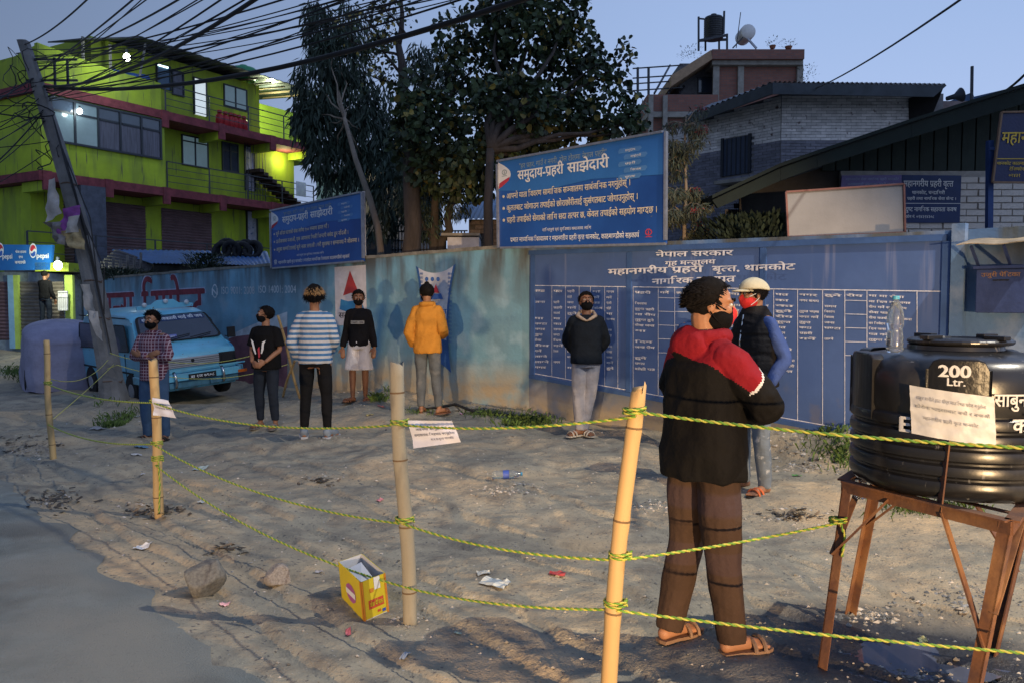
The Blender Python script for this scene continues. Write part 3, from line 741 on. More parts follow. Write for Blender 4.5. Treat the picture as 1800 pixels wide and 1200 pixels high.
# windows
gl6 = [glass_lit, glass_lit, curt, curt, glass, glass]
pxwin(G, 88, 196, 283.5, 270, .0, gb, 5, .62, gms=[glass_lit, glass_lit, curt, curt, curt, glass, glass_lit, glass, glass, glass], bar=.07) if False else None
a0, zt = G.sz(86, 170, 0); a1, _ = G.sz(283, 240, 0)
frame_window(G, a0, a1, 6.72, 8.2, 0, gb, 5, trans=7.75, gms=[glass_lit, glass_lit, curt, curt, curt, glass, glass_lit, glass, glass, glass], bar=.07)
b0, _ = GL.sz(14, 230, 0); b1, _ = GL.sz(62, 230, 0)
frame_window(GL, min(b0, b1), max(b0, b1), 6.72, 8.2, 0, gb, 3, gm=glass_lit, bar=.07)
t = -TB
pxwin(G, 318, 236, 366, 298, t, gb, 2, .8, gm=glass_lit)
pxwin(G, 389, 249, 419, 305, t, gb, 2, .72, gm=glass)
pxwin(G, 392, 147, 434, 197, t, gb, 2, None, gm=glass_lit)
pxwin(G, 301, 122, 323, 172, t, gb, 1, .5, gm=curt)
def door(F, x0, y0, x1, y1, t, m, par, name='door'):
    a0, zt = F.sz(x0, y0, t); a1, zb = F.sz(x1, y1, t); mb = MB(); mb.fbox(F, a0, a1, zb, zt, t + .003, t + .05); d = mb.build(name, m, par)
    mb = MB(); 
    for p, q, r, s_ in ((a0 - .05, a0 - .003, zb, zt + .05), (a1 + .003, a1 + .05, zb, zt + .05), (a0, a1, zt + .003, zt + .05)): mb.fbox(F, p, q, r, s_, t + .002, t + .09)
    mb.build('door_frame', framem, d); return d
marb = mat('marbled_door', (.36, .36, .46), .5, .35, 3, 0, stretch=(1, 1, .6)); mixcol(marb, noise_fac(marb, 6, .6, .63, (1, 1, 2)), (.08, .12, .25))
door(G, 430, 258, 446, 337, t, marb, gb)
door(G, 340, 138, 361, 206, t, glow, gb)
door(G, 275, 114, 297, 160, t, mat('blue_door', (.05, .10, .17), .4, .2, 2, 0), gb)
mb = MB(); a0, zt = G.sz(277, 113, t + .06); a1, zb = G.sz(295, 121, t + .06); mb.fbox(G, a0, a1, zb, zt, t + .06, t + .09); mb.build('lamp_panel', emis('panel_glow', (.7, 1, .95), 3), gb)
# shop shutters
def shutter(F, a0, a1, z0, z1, t, m, par, pitch=.11):
    mb = MB(); n = int((z1 - z0) / pitch); ys_ = []
    for i in range(n):
        z = z0 + i * pitch; ys_ += [(z, t + .004), (z + pitch * .55, t + .04), (z + pitch * .98, t + .01)]
    vs = []
    for z, tt in ys_: vs += [F.P(a0, z, tt), F.P(a1, z, tt)]
    mb.add(vs, [(2 * i, 2 * i + 1, 2 * i + 3, 2 * i + 2) for i in range(len(ys_) - 1)])
    return mb.build('shutter', m, par)
ts = -TB + .02
for x0, x1 in ((143, 255), (283, 371)):
    a0, _ = G.sz(x0, 380, ts); a1, _ = G.sz(x1, 380, ts); shutter(G, a0, a1, 2.7, 5.2, ts, shut, gb)
for x0, x1 in ((27, 66), (80, 130)):
    a0, _ = GL.sz(x0, 380, -1.2); a1, _ = GL.sz(x1, 380, -1.2); shutter(GL, min(a0, a1), max(a0, a1), 2.7, 5.2, -1.2, shut, gb)
door(G, 433, 372, 450, 440, ts, marb, gb)
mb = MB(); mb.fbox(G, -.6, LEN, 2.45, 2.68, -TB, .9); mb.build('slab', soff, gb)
# railings
def railing(F, a0, a1, z0, h, t, nb, step, par):
    mb = MB()
    for k in range(nb): z = z0 + h * (k + 1) / nb; mb.bar(F.P(a0, z, t), F.P(a1, z, t), .035 if k == nb - 1 else .022)
    n = max(1, int(round((a1 - a0) / step)))
    for k in range(n + 1): a = lerp(a0, a1, k / n); mb.bar(F.P(a, z0, t), F.P(a, z0 + h, t), .045)
    return mb.build('railing', steelb, par)
railing(G, CW + .1, LEN, Zs1, 1.0, -.05, 4, 2.2, gb); railing(G, CW + .1, LEN + .2, Zs2, 1.0, -.05, 4, 2.2, gb)
railing(G, -1, LEN, 2.68, 1.0, .85, 3, 2.2, gb)
# roof, awning, staircase, tank on the roof
mb = MB(); n = 46
for i in range(n):
    a, b = lerp(3.7, LEN + .9, i / n), lerp(3.7, LEN + .9, (i + 1) / n); dz = .03 * (i % 2)
    mb.hexa([G.P(a, Zr + dz, -.2), G.P(b, Zr + .03 - dz, -.2), G.P(b, Zr + .55, -D0), G.P(a, Zr + .55, -D0)], [G.P(a, Zr + dz + .03, -.2), G.P(b, Zr + .06 - dz, -.2), G.P(b, Zr + .58, -D0), G.P(a, Zr + .58, -D0)])
mb.build('roof', tinroof, gb)
mb = MB()
for i in range(5): a = lerp(9.5, LEN + .2, i / 4); mb.bar(G.P(a, Zr - .1, -.4), G.P(a, Zr + .1, -3.4), .06)
mb.build('rafter', mat('rafter_wood', (.16, .11, .07), .8), gb, kind='stuff')
mb = MB(); mb.hexa([G.P(1.5, 10.3, .0), G.P(3.65, 10.95, .0), G.P(3.65, 11.1, -2.0), G.P(1.5, 10.5, -2.0)], [G.P(1.5, 10.35, .0), G.P(3.65, 11.0, .0), G.P(3.65, 11.15, -2.0), G.P(1.5, 10.55, -2.0)]); mb.build('lean_to_roof', tinroof, gb)
mb = MB(); 
for a in (1.7, 2.7): mb.bar(G.P(a, Zs2, -.3), G.P(a, 10.5, -.3), .07)
mb.bar(G.P(3.6, Zs2, -.3), G.P(4.1, 10.9, -.3), .06); mb.build('post', conc, gb, kind='stuff')
mb = MB(); z = Zs1
for i in range(11): mb.fbox(G, 9.5 + i * .24, 9.75 + i * .24, Zs1 + (10 - i) * .13, Zs1 + (10 - i) * .13 + .14, -1.2, -.35)
mb.build('stair', mat('red_stair', (.05, .03, .028), .8, .2), gb)
mb = MB(); 
for i in range(8): a = 9.2 + i * .16; mb.bar(G.P(a, Zs1, -.9), G.P(a, Zs2 - .3, -.9), .02)
mb.build('grille', steelb, gb, kind='stuff')
mb = MB(); a0, zt = G.sz(521, 319, 0); a1, zb = G.sz(538, 347, 0); mb.fbox(G, a0, a1, zb, zt, -.02, .0); mb.build('hung_sheet', mat('white_sheet', (.6, .6, .66), .8, .1), gb)
tg = thing('roof_tank', 'green plastic water tank on the roof of the lime green building', 'water tank', G.at(428, 125, -1.5)); c = G.at(428, 130, -1.5)
mb = MB(); mb.lathe([(.5, -.3), (.62, -.2), (.62, .1), (.5, .22), (.2, .3), (.15, .36)], c, 20); mb.build('body', mat('green_plastic', (.03, .22, .09), .5, .1), tg, smooth=True)
for k, px in enumerate((386, 396, 405, 412, 420, 429)):
    c = G.at(px, 208 + k * 1.6, -.35); t_ = thing('gas_cylinder', '%s red gas cylinder from the left on the upper balcony' % ('first', 'second', 'third', 'fourth', 'fifth', 'sixth')[k], 'gas cylinder', c, 'gas cylinders on the balcony')
    c = Vector((c.x, c.y, Zs2 + .03)); t_.location = c; mb = MB(); mb.lathe([(.1, 0), (.16, .04), (.16, .38), (.1, .46), (.05, .48)], c, 12); mb.build('body', mat('gas_red', (.38, .02, .025), .45, .2), t_, smooth=True)
    mb = MB(); mb.lathe([(.09, .5), (.1, .51), (.1, .60), (.09, .61)], c, 10); mb.build('collar', mat('gas_red', (.38, .02, .025)), t_)
for k, (px, py) in enumerate(((232, 146), (250, 148), (200, 140))):
    c = G.at(px, py, -.5); t_ = tag(MB().lathe([(.24, -.35), (.27, -.3), (.27, .25), (.24, .3)], c, 14).build('barrel', mat('blue_plastic', (.015, .06, .22), .5, .1), smooth=True), ['blue plastic barrel under the lit bulb on the roof terrace', 'blue barrel at the right end of the roof terrace', 'dark blue barrel at the left end of the roof terrace'][k], 'barrel')
def bulb(px, py, Y, label, energy, r=.07, col=(.85, 1, .92)):
    c = at(px, py, Y); t_ = thing('light_bulb', label, 'lamp', c)
    mb = MB(); mb.ell(c, (r, r, r * 1.2)); mb.build('glass', bulbm, t_, smooth=True)
    mb = MB(); mb.lathe([(r * .4, r * 1.1), (r * .45, r * 2.2)], c, 8); mb.build('socket', framem, t_)
    l = lamp('bulb_light', 'POINT', c + Vector((0, 0, -.0)) - Vector((0, .25, .1)), energy, col, .08)
bulb(223, 101, 27.3, 'bright bare bulb under the lean-to roof of the lime green building', 55, .11)
bulb(102, 467, 23.0, 'bright lamp over the shuttered shop beside the drinks sign', 75, .11, (.95, 1, .75))
bulb(140, 196, 26.95, 'bright tube seen in the corner window of the lime green building', 8, .08)
lamp('stair_light', 'POINT', G.P(11.3, Zr - .6, -1.6), 190, (.9, 1, .6), .1); lamp('stair_light', 'POINT', G.P(11.4, Zs2 - .7, -.8), 30, (1, 1, .5), .1)
bush_on = None
# ------------------------------------------------------------------ shops under the drinks sign
S = Frame((-19.5, 24.2), (1, -.02))
shop = thing('shop_row', 'low row of shuttered shops lit by a lamp at the far left', 'building', S.P(0, .3))
mb = MB(); mb.fbox(S, -8, 4.9, -.1, 2.4, -3, 0); mb.build('wall', mat('shop_wall', (.20, .24, .27), .8, .25), shop)
a0, _ = S.sz(76, 500, .02); a1, _ = S.sz(126, 500, .02); 
for x0, x1, m in ((-20, 14, shut), (34, 72, mat('shutter_grey', (.17, .15, .13), .6, .2)), (76, 112, mat('shutter_tan', (.22, .19, .15), .6, .2))):
    p, _ = S.sz(x0, 500, .02); q_, _ = S.sz(x1, 500, .02); shutter(S, p, q_, .35, 2.2, .003, m, shop)
for x0, x1, m in ((14, 24, 'pillar_blue'), (24, 32, 'pillar_lime'), (114, 128, 'pillar_lime')):
    p, _ = S.sz(x0, 500, .1); q_, _ = S.sz(x1, 500, .1); mb = MB(); mb.fbox(S, p, q_, .1, 2.3, .002, .12); mb.build('pillar', mat(m, (.25, .45, .6) if m == 'pillar_blue' else (.45, .6, .12), .8, .1), shop)
p, zt = S.sz(72, 463, .3); q_, zb = S.sz(131, 478, .3); mb = MB(); mb.fbox(S, p, q_, zb, zt, .002, .6); mb.build('canopy', lime, shop)
ld = thing('ladder_rack', 'pale slatted rack beside the shutter at the far left', 'rack', S.at(111, 560, .3)); mb = MB()
for k in range(5): mb.bar(S.at(104 + k * 3.4, 512, .3), S.at(104 + k * 3.4, 545, .3), .05)
for y in (513, 522, 545): mb.bar(S.at(103, y, .33), S.at(119, y, .33), .04)
mb.build('slats', swhite, ld, kind='stuff')
sg = thing('shop_sign', 'blue drinks sign board with round logos over the shutters at the far left', 'sign', S.at(40, 475, .5))
TL, TR, BR, BL = S.at(-60, 430, .6), S.at(92, 431, .6), S.at(88, 475, .6), S.at(-60, 476, .6)
mb = MB(); mb.hexa([TL, TR, BR, BL], [p + Vector((0, .12, 0)) for p in (TL, TR, BR, BL)]); mb.build('panel', mat('drink_blue', (.015, .12, .38), .4, .1, 2, 0), sg)
T = MB(); f = lambda x, y, o=.61: S.at(x, y, o)
for cx, cy in ((58, 441), (0, 440)):
    T.add([f(cx + 6.5 * math.cos(k * .4), cy + 13 * math.sin(k * .4), .615) for k in range(16)], [tuple(range(16))], 1)
    T.add([f(cx - 5 + 10 * k / 6, cy - 1 + 2.5 * math.sin(k) - 0, .62) for k in range(7)] + [f(cx + 5.4 * math.cos(-k * .5), cy - 1 - 9 * math.sin(k * .5), .62) for k in range(1, 6)], [tuple(range(12))], 2)
    T.add([f(cx - 4.5 + 9 * k / 6, cy + 3 + 2 * math.sin(k), .62) for k in range(7)] + [f(cx + 5 * math.cos(k * .6), cy + 4 + 7 * math.sin(k * .6), .62) for k in range(1, 5)], [tuple(range(11))], 0)
def st(s, x0, y0, x1, h, mi, o=.62):
    A, B = f(x0, y0, o), f(x1, y0, o); parts, w = compose(s, .03); hh = (f(x0, y0 - h, o) - A).length
    for vs, fs in parts:
        if vs: T.add([A.lerp(B, x / w) + Vector((0, 0, y * hh / .7)) for x, y in vs], fs, mi)
st('pepsi', 64, 454, 86, 9, 1); st('pepsi', 4, 455, 22, 9, 1); st('फ्रेस हाउस', 27, 445, 46, 4, 1); st('एण्ड', 33, 454, 40, 4, 1); st('क्याफे', 26, 464, 45, 5, 1)
T.build('lettering', [mat('logo_blue', (.03, .10, .4), .5), swhite, mat('logo_red', (.5, .03, .05), .5)], sg)

# ------------------------------------------------------------------ sheds, houses behind the left wall
bt = mat('blue_tin', (.035, .12, .30), .5, .2, 2, .1, 20); bt2 = mat('blue_tin_pale', (.07, .16, .28), .5, .25, 2, .1, 20); dkw = mat('dark_shed_wall', (.05, .05, .05), .9, .4, 3, .3)
def tin(mb, A, B, C, D, n, amp=.03, th=.02):
    """corrugated sheet, ridge edge A-B, eave edge D-C"""
    nn = (B - A).cross(D - A).normalized(); nn = nn if nn.z > 0 else -nn
    vs = []
    for i in range(2 * n + 1):
        t = i / (2 * n); o = nn * (amp * (i % 2)); vs += [A.lerp(B, t) + o, D.lerp(C, t) + o]
    fs = [(2 * i, 2 * i + 2, 2 * i + 3, 2 * i + 1) for i in range(2 * n)]; mb.add(vs, fs); return mb
sh = thing('tin_shed', 'low shed with a long bright blue corrugated tin roof behind the left wall', 'shed', at(340, 480, 21))
mb = MB(); tin(mb, at(196, 440, 24), at(470, 443, 24), at(478, 468, 20), at(268, 464, 20), 30); mb.build('roof', bt, sh)
mb = MB(); mb.hexa([at(270, 466, 20.4), at(478, 470, 20.4), Vector(at(478, 470, 20.4)) - Vector((0, 0, 2)), at(270, 466, 20.4) - Vector((0, 0, 2))], [at(205, 445, 23.9), at(470, 450, 23.9), at(470, 450, 23.9) - Vector((0, 0, 2)), at(205, 445, 23.9) - Vector((0, 0, 2))]); mb.build('wall', dkw, sh)
mb = MB()
for k in range(9): x = 152 + k * 12; mb.bar(at(x, 500, 20.6), at(x + random.uniform(-1, 1), 462 - 0.18 * (x - 150) * (k > 2) + 6 * (k % 2), 20.6), .09, .03)
for x in (395, 410, 425, 440): mb.bar(at(x, 468, 20.2), at(x + 2, 482, 20.2), .10, .03, mi=1)
mb.build('plank', [mat('grey_plank', (.16, .15, .14), .9, .3, 5, .2), mat('red_plank', (.25, .10, .05), .9, .3)], sh, kind='stuff')
mb = MB(); tin(mb, at(158, 478, 22), at(205, 438, 22), at(275, 464, 21), at(262, 478, 20), 8); mb.build('roof_side', mat('rust_tin', (.07, .065, .07), .7, .4, 3, .2), sh)
for k in range(7):
    c = at(390 + k * 9.0, 443 - 2 * math.sin(k * 1.3) - 2, 22.3 + .3 * (k % 2)); mb = MB(); 
    rot = Matrix.Rotation(R(70 + 20 * (k % 3)), 3, 'X') @ Matrix.Rotation(R(30 * k), 3, 'Z')
    pts = [rot @ Vector((.26 * math.cos(a * .42), .26 * math.sin(a * .42), 0)) * (1 if k % 2 else .85) + c for a in range(16)]
    mb.tube(pts, .075, 6); tag(mb.build('tyre', mat('rubber', (.015, .015, .016), .8, .2), smooth=True), '%s old black tyre from the left on the blue shed roof' % ('first', 'second', 'third', 'fourth', 'fifth', 'sixth', 'seventh')[k], 'tyre', 'tyres on the shed roof')
def block(name, px0, px1, ytop, Y, depth, m, label, cat='building', zb=-.3, roofm=None, wins=(), obj=None):
    th = obj or thing(name, label, cat, at(px0, 520, Y)); A, B = at(px0, ytop, Y), at(px1, ytop, Y); mb = MB()
    mb.box(((A.x + B.x) / 2, Y + depth / 2, (A.z + zb) / 2), (B.x - A.x, depth, A.z - zb)); mb.build('wall', m, th)
    F = Frame((A.x, Y), (1, 0))
    for w in wins:
        x0, y0, x1, y1 = w[:4]; pxwin(F, x0, y0, x1, y1, .002, th, w[4] if len(w) > 4 else 1, gm=w[5] if len(w) > 5 else glass)
    return th
b1 = block('backdrop_house', 556, 604, 305, 34, 5, mat('pale_green_wall', (.42, .55, .40), .8, .1), 'pale green house seen between the lime green building and the drooping tree', wins=())
mb = MB(); c = at(558, 300, 33.9); mb.bar(at(556, 303, 33.8), at(606, 303, 33.8), .25); mb.build('cornice', mat('white_trim', (.5, .5, .5), .8), b1)
block('backdrop_house', 604, 700, 292, 40, 6, mat('peach_wall', (.42, .30, .20), .8, .15), 'peach coloured house behind the pale bare tree trunk', wins=((612, 330, 630, 372, 1), (650, 330, 668, 372, 1)))
block('backdrop_house', 676, 760, 318, 45, 6, mat('grey_wall', (.22, .21, .21), .9, .2), 'unpainted grey house mostly behind the dark tree trunks', wins=((700, 350, 716, 378), (735, 350, 750, 378)))
b2 = thing('backdrop_house', 'small brick house with a blue tin roof left of the big billboard', 'house', at(840, 480, 18))
mb = MB(); tin(mb, at(822, 352, 20), at(900, 345, 20), at(900, 385, 16), at(792, 388, 16), 12); mb.build('roof', bt2, b2)
mb = MB(); A, B = at(824, 386, 16.4), at(900, 386, 16.4); mb.box(((A.x + B.x) / 2, 17.4, (A.z) / 2), (B.x - A.x, 2, A.z)); mb.build('wall', mat('mortar_brown', (.12, .10, .085), .9, .2), b2)
bk = MB()
for r_ in range(14):
    for c_ in range(5):
        x = A.x + .01 + (c_ + .5 * (r_ % 2)) * .25; z = A.z - .07 - r_ * .09
        if x + .23 < B.x: bk.box((x + .115, 16.39, z), (.23, .03 + random.uniform(0, .02), .07))
bk.build('brick', mat('old_brick', (.20, .15, .12), .9, .3, 20, .2, island=.3), b2, kind='stuff')
b3 = thing('white_hut', 'small whitewashed hut with a flat slab roof behind the grey part of the wall', 'hut', at(805, 480, 16))
A, B = at(786, 417, 15.3), at(842, 416, 15.3); mb = MB(); mb.box(((A.x + B.x) / 2, 16, A.z / 2), (B.x - A.x, 1.3, A.z)); mb.build('wall', mat('whitewash', (.5, .5, .56), .8, .15), b3)
mb = MB(); mb.box(((A.x + B.x) / 2 - .05, 16, A.z + .05), (B.x - A.x + .12, 1.45, .05)); mb.build('roof', conc, b3)
# dark clutter behind the wall between the trees: rail fence and cloth
th = thing('iron_fence', 'thin iron railing seen behind the wall between the tree trunks', 'fence', at(740, 480, 19))
mb = MB()
for k in range(24): x = 690 + k * 5.5; mb.bar(at(x, 445, 19), at(x, 405, 19), .03)
for y in (408, 424, 440): mb.bar(at(688, y, 19), at(822, y - 2, 19), .03)
mb.build('rails', steelb, th, kind='stuff')
block('backdrop_house', 642, 700, 420, 22, 2, mat('dark_hut', (.03, .035, .04), .9, .2), 'dark low hut with hanging cloths behind the left wall', zb=0)

# ================================================================== RIGHT HAND BUILDINGS
# brick building with roof terrace
rbk = mat('red_brick', (.24, .095, .07), .9, .25, 3, .2, 30); mort = mat('mortar', (.20, .17, .155), .9, .2, 4, .2)
def brick_mat(name, c1, c2, mo, sx, sy):
    m = mat(name, c1, .9, .2, 4, .2); t = m.node_tree; b = nd(t, 'ShaderNodeTexBrick'); c = nd(t, 'ShaderNodeTexCoord'); mp = nd(t, 'ShaderNodeMapping')
    s = nd(t, 'ShaderNodeSeparateXYZ'); cb = nd(t, 'ShaderNodeCombineXYZ'); a = nd(t, 'ShaderNodeMath'); a.operation = 'ADD'
    t.links.new(c.outputs['Object'], s.inputs[0]); t.links.new(s.outputs[0], a.inputs[0]); t.links.new(s.outputs[1], a.inputs[1]); t.links.new(a.outputs[0], cb.inputs[0]); t.links.new(s.outputs[2], cb.inputs[1])
    t.links.new(cb.outputs[0], b.inputs['Vector']); b.inputs['Scale'].default_value = 1; b.inputs['Brick Width'].default_value = sx; b.inputs['Row Height'].default_value = sy; b.inputs['Mortar Size'].default_value = sy * .1
    b.inputs['Color1'].default_value = (*c1, 1); b.inputs['Color2'].default_value = (*c2, 1); b.inputs['Mortar'].default_value = (*mo, 1)
    mx = nd(t, 'ShaderNodeMix'); mx.data_type = 'RGBA'; mx.inputs[0].default_value = .8; t.links.new(colsrc(m), mx.inputs[6]); t.links.new(b.outputs[0], mx.inputs[7]); t.links.new(mx.outputs[2], t.nodes['Principled BSDF'].inputs['Base Color'])
    return m
fbrick = brick_mat('far_brick', (.22, .10, .08), (.30, .13, .095), (.16, .13, .12), .26, .11)
BY = 36; F = Frame((at(1193, 300, BY).x, BY), (1, 0)); bb_ = thing('brick_building', 'unfinished red brick building with concrete columns and an overhanging terrace', 'building', F.P(0, 0))
def pbox(F, x0, y0, x1, y1, t0, t1, name, m, par, **k):
    a0, zt = F.sz(x0, y0, t1); a1, zb = F.sz(x1, y1, t1); mb = MB(); mb.fbox(F, min(a0, a1), max(a0, a1), min(zb, zt), max(zb, zt), t0, t1); return mb.build(name, m, par, **k)
pbox(F, 1252, 87, 1414, 104, -8, .5, 'parapet', fbrick, bb_); pbox(F, 1252, 104.5, 1412, 114, -8, .3, 'slab', conc, bb_)
pbox(F, 1262, 114.5, 1405, 420, -8, 0, 'wall', fbrick, bb_)
for x0, x1 in ((1254, 1264), (1298, 1307), (1402, 1411)): pbox(F, x0, 114.5, x1, 180, .002, .15, 'column', conc, bb_)
# slanting canopy on the left and room under it
A = [F.at(1180, 133, .5), F.at(1250, 88, .5), F.at(1252, 104, .5), F.at(1180, 152, .5)]; mb = MB(); mb.hexa(A, [p + Vector((0, 6, 0)) for p in A]); mb.build('canopy', mat('canopy_tan', (.36, .24, .15), .8, .15), bb_)
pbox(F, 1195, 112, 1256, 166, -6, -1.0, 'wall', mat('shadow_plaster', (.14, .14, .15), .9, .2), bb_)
pxwin(F, 1226, 136, 1252, 165, -.99, bb_, 1, gm=glass)
pbox(F, 1138, 166.5, 1262, 196, -6, .4, 'balcony_wall', fbrick, bb_); pbox(F, 1138, 196.5, 1262, 206, -6, .45, 'slab', conc, bb_); pbox(F, 1145, 206.5, 1262, 420, -6, .2, 'wall', fbrick, bb_)
for x in (1141, 1166): pbox(F, x, 168, x + 7, 250, .402, .6, 'column', conc, bb_)
pg = thing('steel_pergola', 'open dark steel pergola frame on the terrace left of the brick building', 'pergola', F.at(1140, 166, .3)); mb = MB()
for x in (1121, 1140): mb.bar(F.at(x, 170, 0), F.at(x, 119, 0), .10)
for y in (119, 136, 146, 158): mb.bar(F.at(1112, y + 2, 0), F.at(1200, y - 4, 0), .05)
for x in (1150, 1175, 1195): mb.bar(F.at(x, 165, 0), F.at(x + 28, 115, -4), .07)
mb.build('frame', steelb, pg)
def tank(c, r, h, m, th, lid=True):
    mb = MB(); prof = [(r * .96, 0)]; n = 9
    for k in range(n): z = h * .82 * k / n; prof += [(r, z + .02 * h), (r, z + .06 * h), (r * .965, z + .075 * h)]
    prof += [(r, h * .84), (r * .9, h * .92), (r * .5, h * .98), (r * .3, h), (r * .3, h * 1.05), (r * .1, h * 1.06)]
    mb.lathe(prof, c, 24); return mb.build('body', m, th, smooth=False)
tt = thing('rooftop_water_tank', 'black water tank on a steel stand on top of the brick building', 'water tank', F.at(1254, 88, -1)); blk = mat('black_plastic', (.022, .023, .026), .42, .2, 5, .05)
c0 = F.at(1254, 70, -1.2); tank(c0, 17 / FPX * BY, 42 / FPX * BY, blk, tt); mb = MB()
for x in (1228, 1240, 1264, 1278):
    mb.bar(F.at(x, 90, -.6 if x in (1228, 1278) else -2), F.at(x, 62 if x in (1240, 1264) else 30 if x == 1228 else 60, -.6 if x in (1228, 1278) else -2), .08)
mb.bar(F.at(1228, 72, -.5), F.at(1279, 62, -.5), .1); mb.bar(F.at(1228, 72, -2), F.at(1279, 70, -2), .1); mb.bar(F.at(1273, 20, -1), F.at(1272, 60, -1), .08); mb.bar(F.at(1227, 33, -1), F.at(1238, 34, -1), .06); mb.build('stand_frame', steelb, tt, kind='stuff')
ht = thing('solar_heater', 'solar water heater with a round white tank end on the brick building roof', 'solar heater', F.at(1310, 88, -1))
c = F.at(1310, 62, -1.2); rot = Matrix.Rotation(R(90), 3, 'X'); mb = MB(); mb.lathe([(.30, -.5), (.34, -.46), (.34, .46), (.30, .5)], c, 18, rot=rot); mb.build('tank', mat('pale_enamel', (.75, .72, .68), .35, .08), ht, smooth=True)
mb = MB(); 
for k in range(8): mb.bar(F.at(1306, 66, -2.1 + k * .28), F.at(1288, 85, -2.1 + k * .28), .06)
mb.build('tube_row', steelb, ht, kind='stuff')
mb = MB(); mb.bar(F.at(1314, 68, -.3), F.at(1330, 86, -.3), .08); mb.bar(F.at(1314, 68, -2), F.at(1330, 86, -2), .08); mb.build('stand', ssil, ht)
leafg = mat('leaf_dark', (.045, .065, .035), .65, .3, 3, 0, island=.45, spec=.3)
def tuft(name, c, r, h, n, label, cat, m=leafg, pot=None):
    th = thing(name, label, cat, c); mb = MB(); rg = random.Random(hash(label) % 1000)
    for k in range(n):
        a = rg.uniform(0, 6.28); q = rg.uniform(.2, 1) * r; z = rg.uniform(.2, 1) * h; p = Vector(c) + Vector((math.cos(a) * q, math.sin(a) * q, z)); d = Vector((math.cos(a), math.sin(a), rg.uniform(.2, 1.2))).normalized() * min(r * .35, .11); s = d.cross(Vector((0, 0, 1))).normalized() * min(r * .10, .018)
        mb.add([p, p + d * .5 + s, p + d, p + d * .5 - s], [(0, 1, 2, 3)])
    mb.build('foliage', m, th)
    if pot: mb = MB(); mb.lathe([(r * .35, 0), (r * .5, h * .3), (r * .45, h * .32)], c, 10); mb.build('pot', mat('terracotta', (.28, .11, .06), .8), th)
tuft('potted_plant', F.at(1358, 86, -.5), .3, .45, 60, 'spiky plant in a red pot on the brick parapet', 'plant', pot=1)
tuft('potted_plant', F.at(1386, 87, -.5), .35, .4, 60, 'small loose plant at the right end of the brick parapet', 'plant', pot=1)
tuft('potted_plant', F.at(1213, 108, .2), .55, .6, 120, 'bushy plant on the left edge of the canopy beside the black tank stand', 'plant')
tuft('potted_plant', F.at(1417, 150, 0), .5, .9, 120, 'small dark conifer behind the grey roof right of the brick building', 'plant')
mb = MB(); mb.tube([F.at(1294, 85, -1), F.at(1302, 22, -1)], .02, 5); tag(mb.build('antenna_rod', steelb), 'thin leaning rod beside the solar heater on the roof', 'antenna')
mb = MB(); mb.tube([at(1708, 183, 25), at(1709, 117, 25)], .05, 5); tag(mb.build('antenna_rod', steelb), 'single vertical iron rod against the sky at the right', 'antenna')
gh = block('backdrop_house', 1655, 1760, 178, 24, 3, mat('pink_block', (.26, .20, .19), .9, .2), 'low pinkish block wall house between the two roofs on the right')
th = thing('siren_horn', 'small black loudspeaker horn on the low house at the right', 'loudspeaker', at(1680, 176, 23.5)); mb = MB(); mb.lathe([(.06, 0), (.08, .25), (.2, .42), (.21, .44)], at(1664, 174, 23.5), 14, rot=Matrix.Rotation(R(75), 3, 'Y')); mb.build('horn', framem, th, smooth=True)
# hills
hm = mat('hill_blue', (.055, .095, .17), 1, .15, .01, 0)
mb = MB(); vs = []
for k in range(41):
    px = lerp(1500, 2900, k / 40); y = 185 - 60 * math.sin(min(1, (px - 1620) / 420) * 1.4) * (px > 1620) - 6 * math.sin(px * .03); p = at(px, y if px > 1620 else 190, 700); vs += [(p.x, 700 + 30 * (k % 2), p.z), (p.x, 640, -5)]
mb.add(vs, [(2 * i, 2 * i + 2, 2 * i + 3, 2 * i + 1) for i in range(40)]); mb.build('hills', hm, smooth=True, kind='structure')

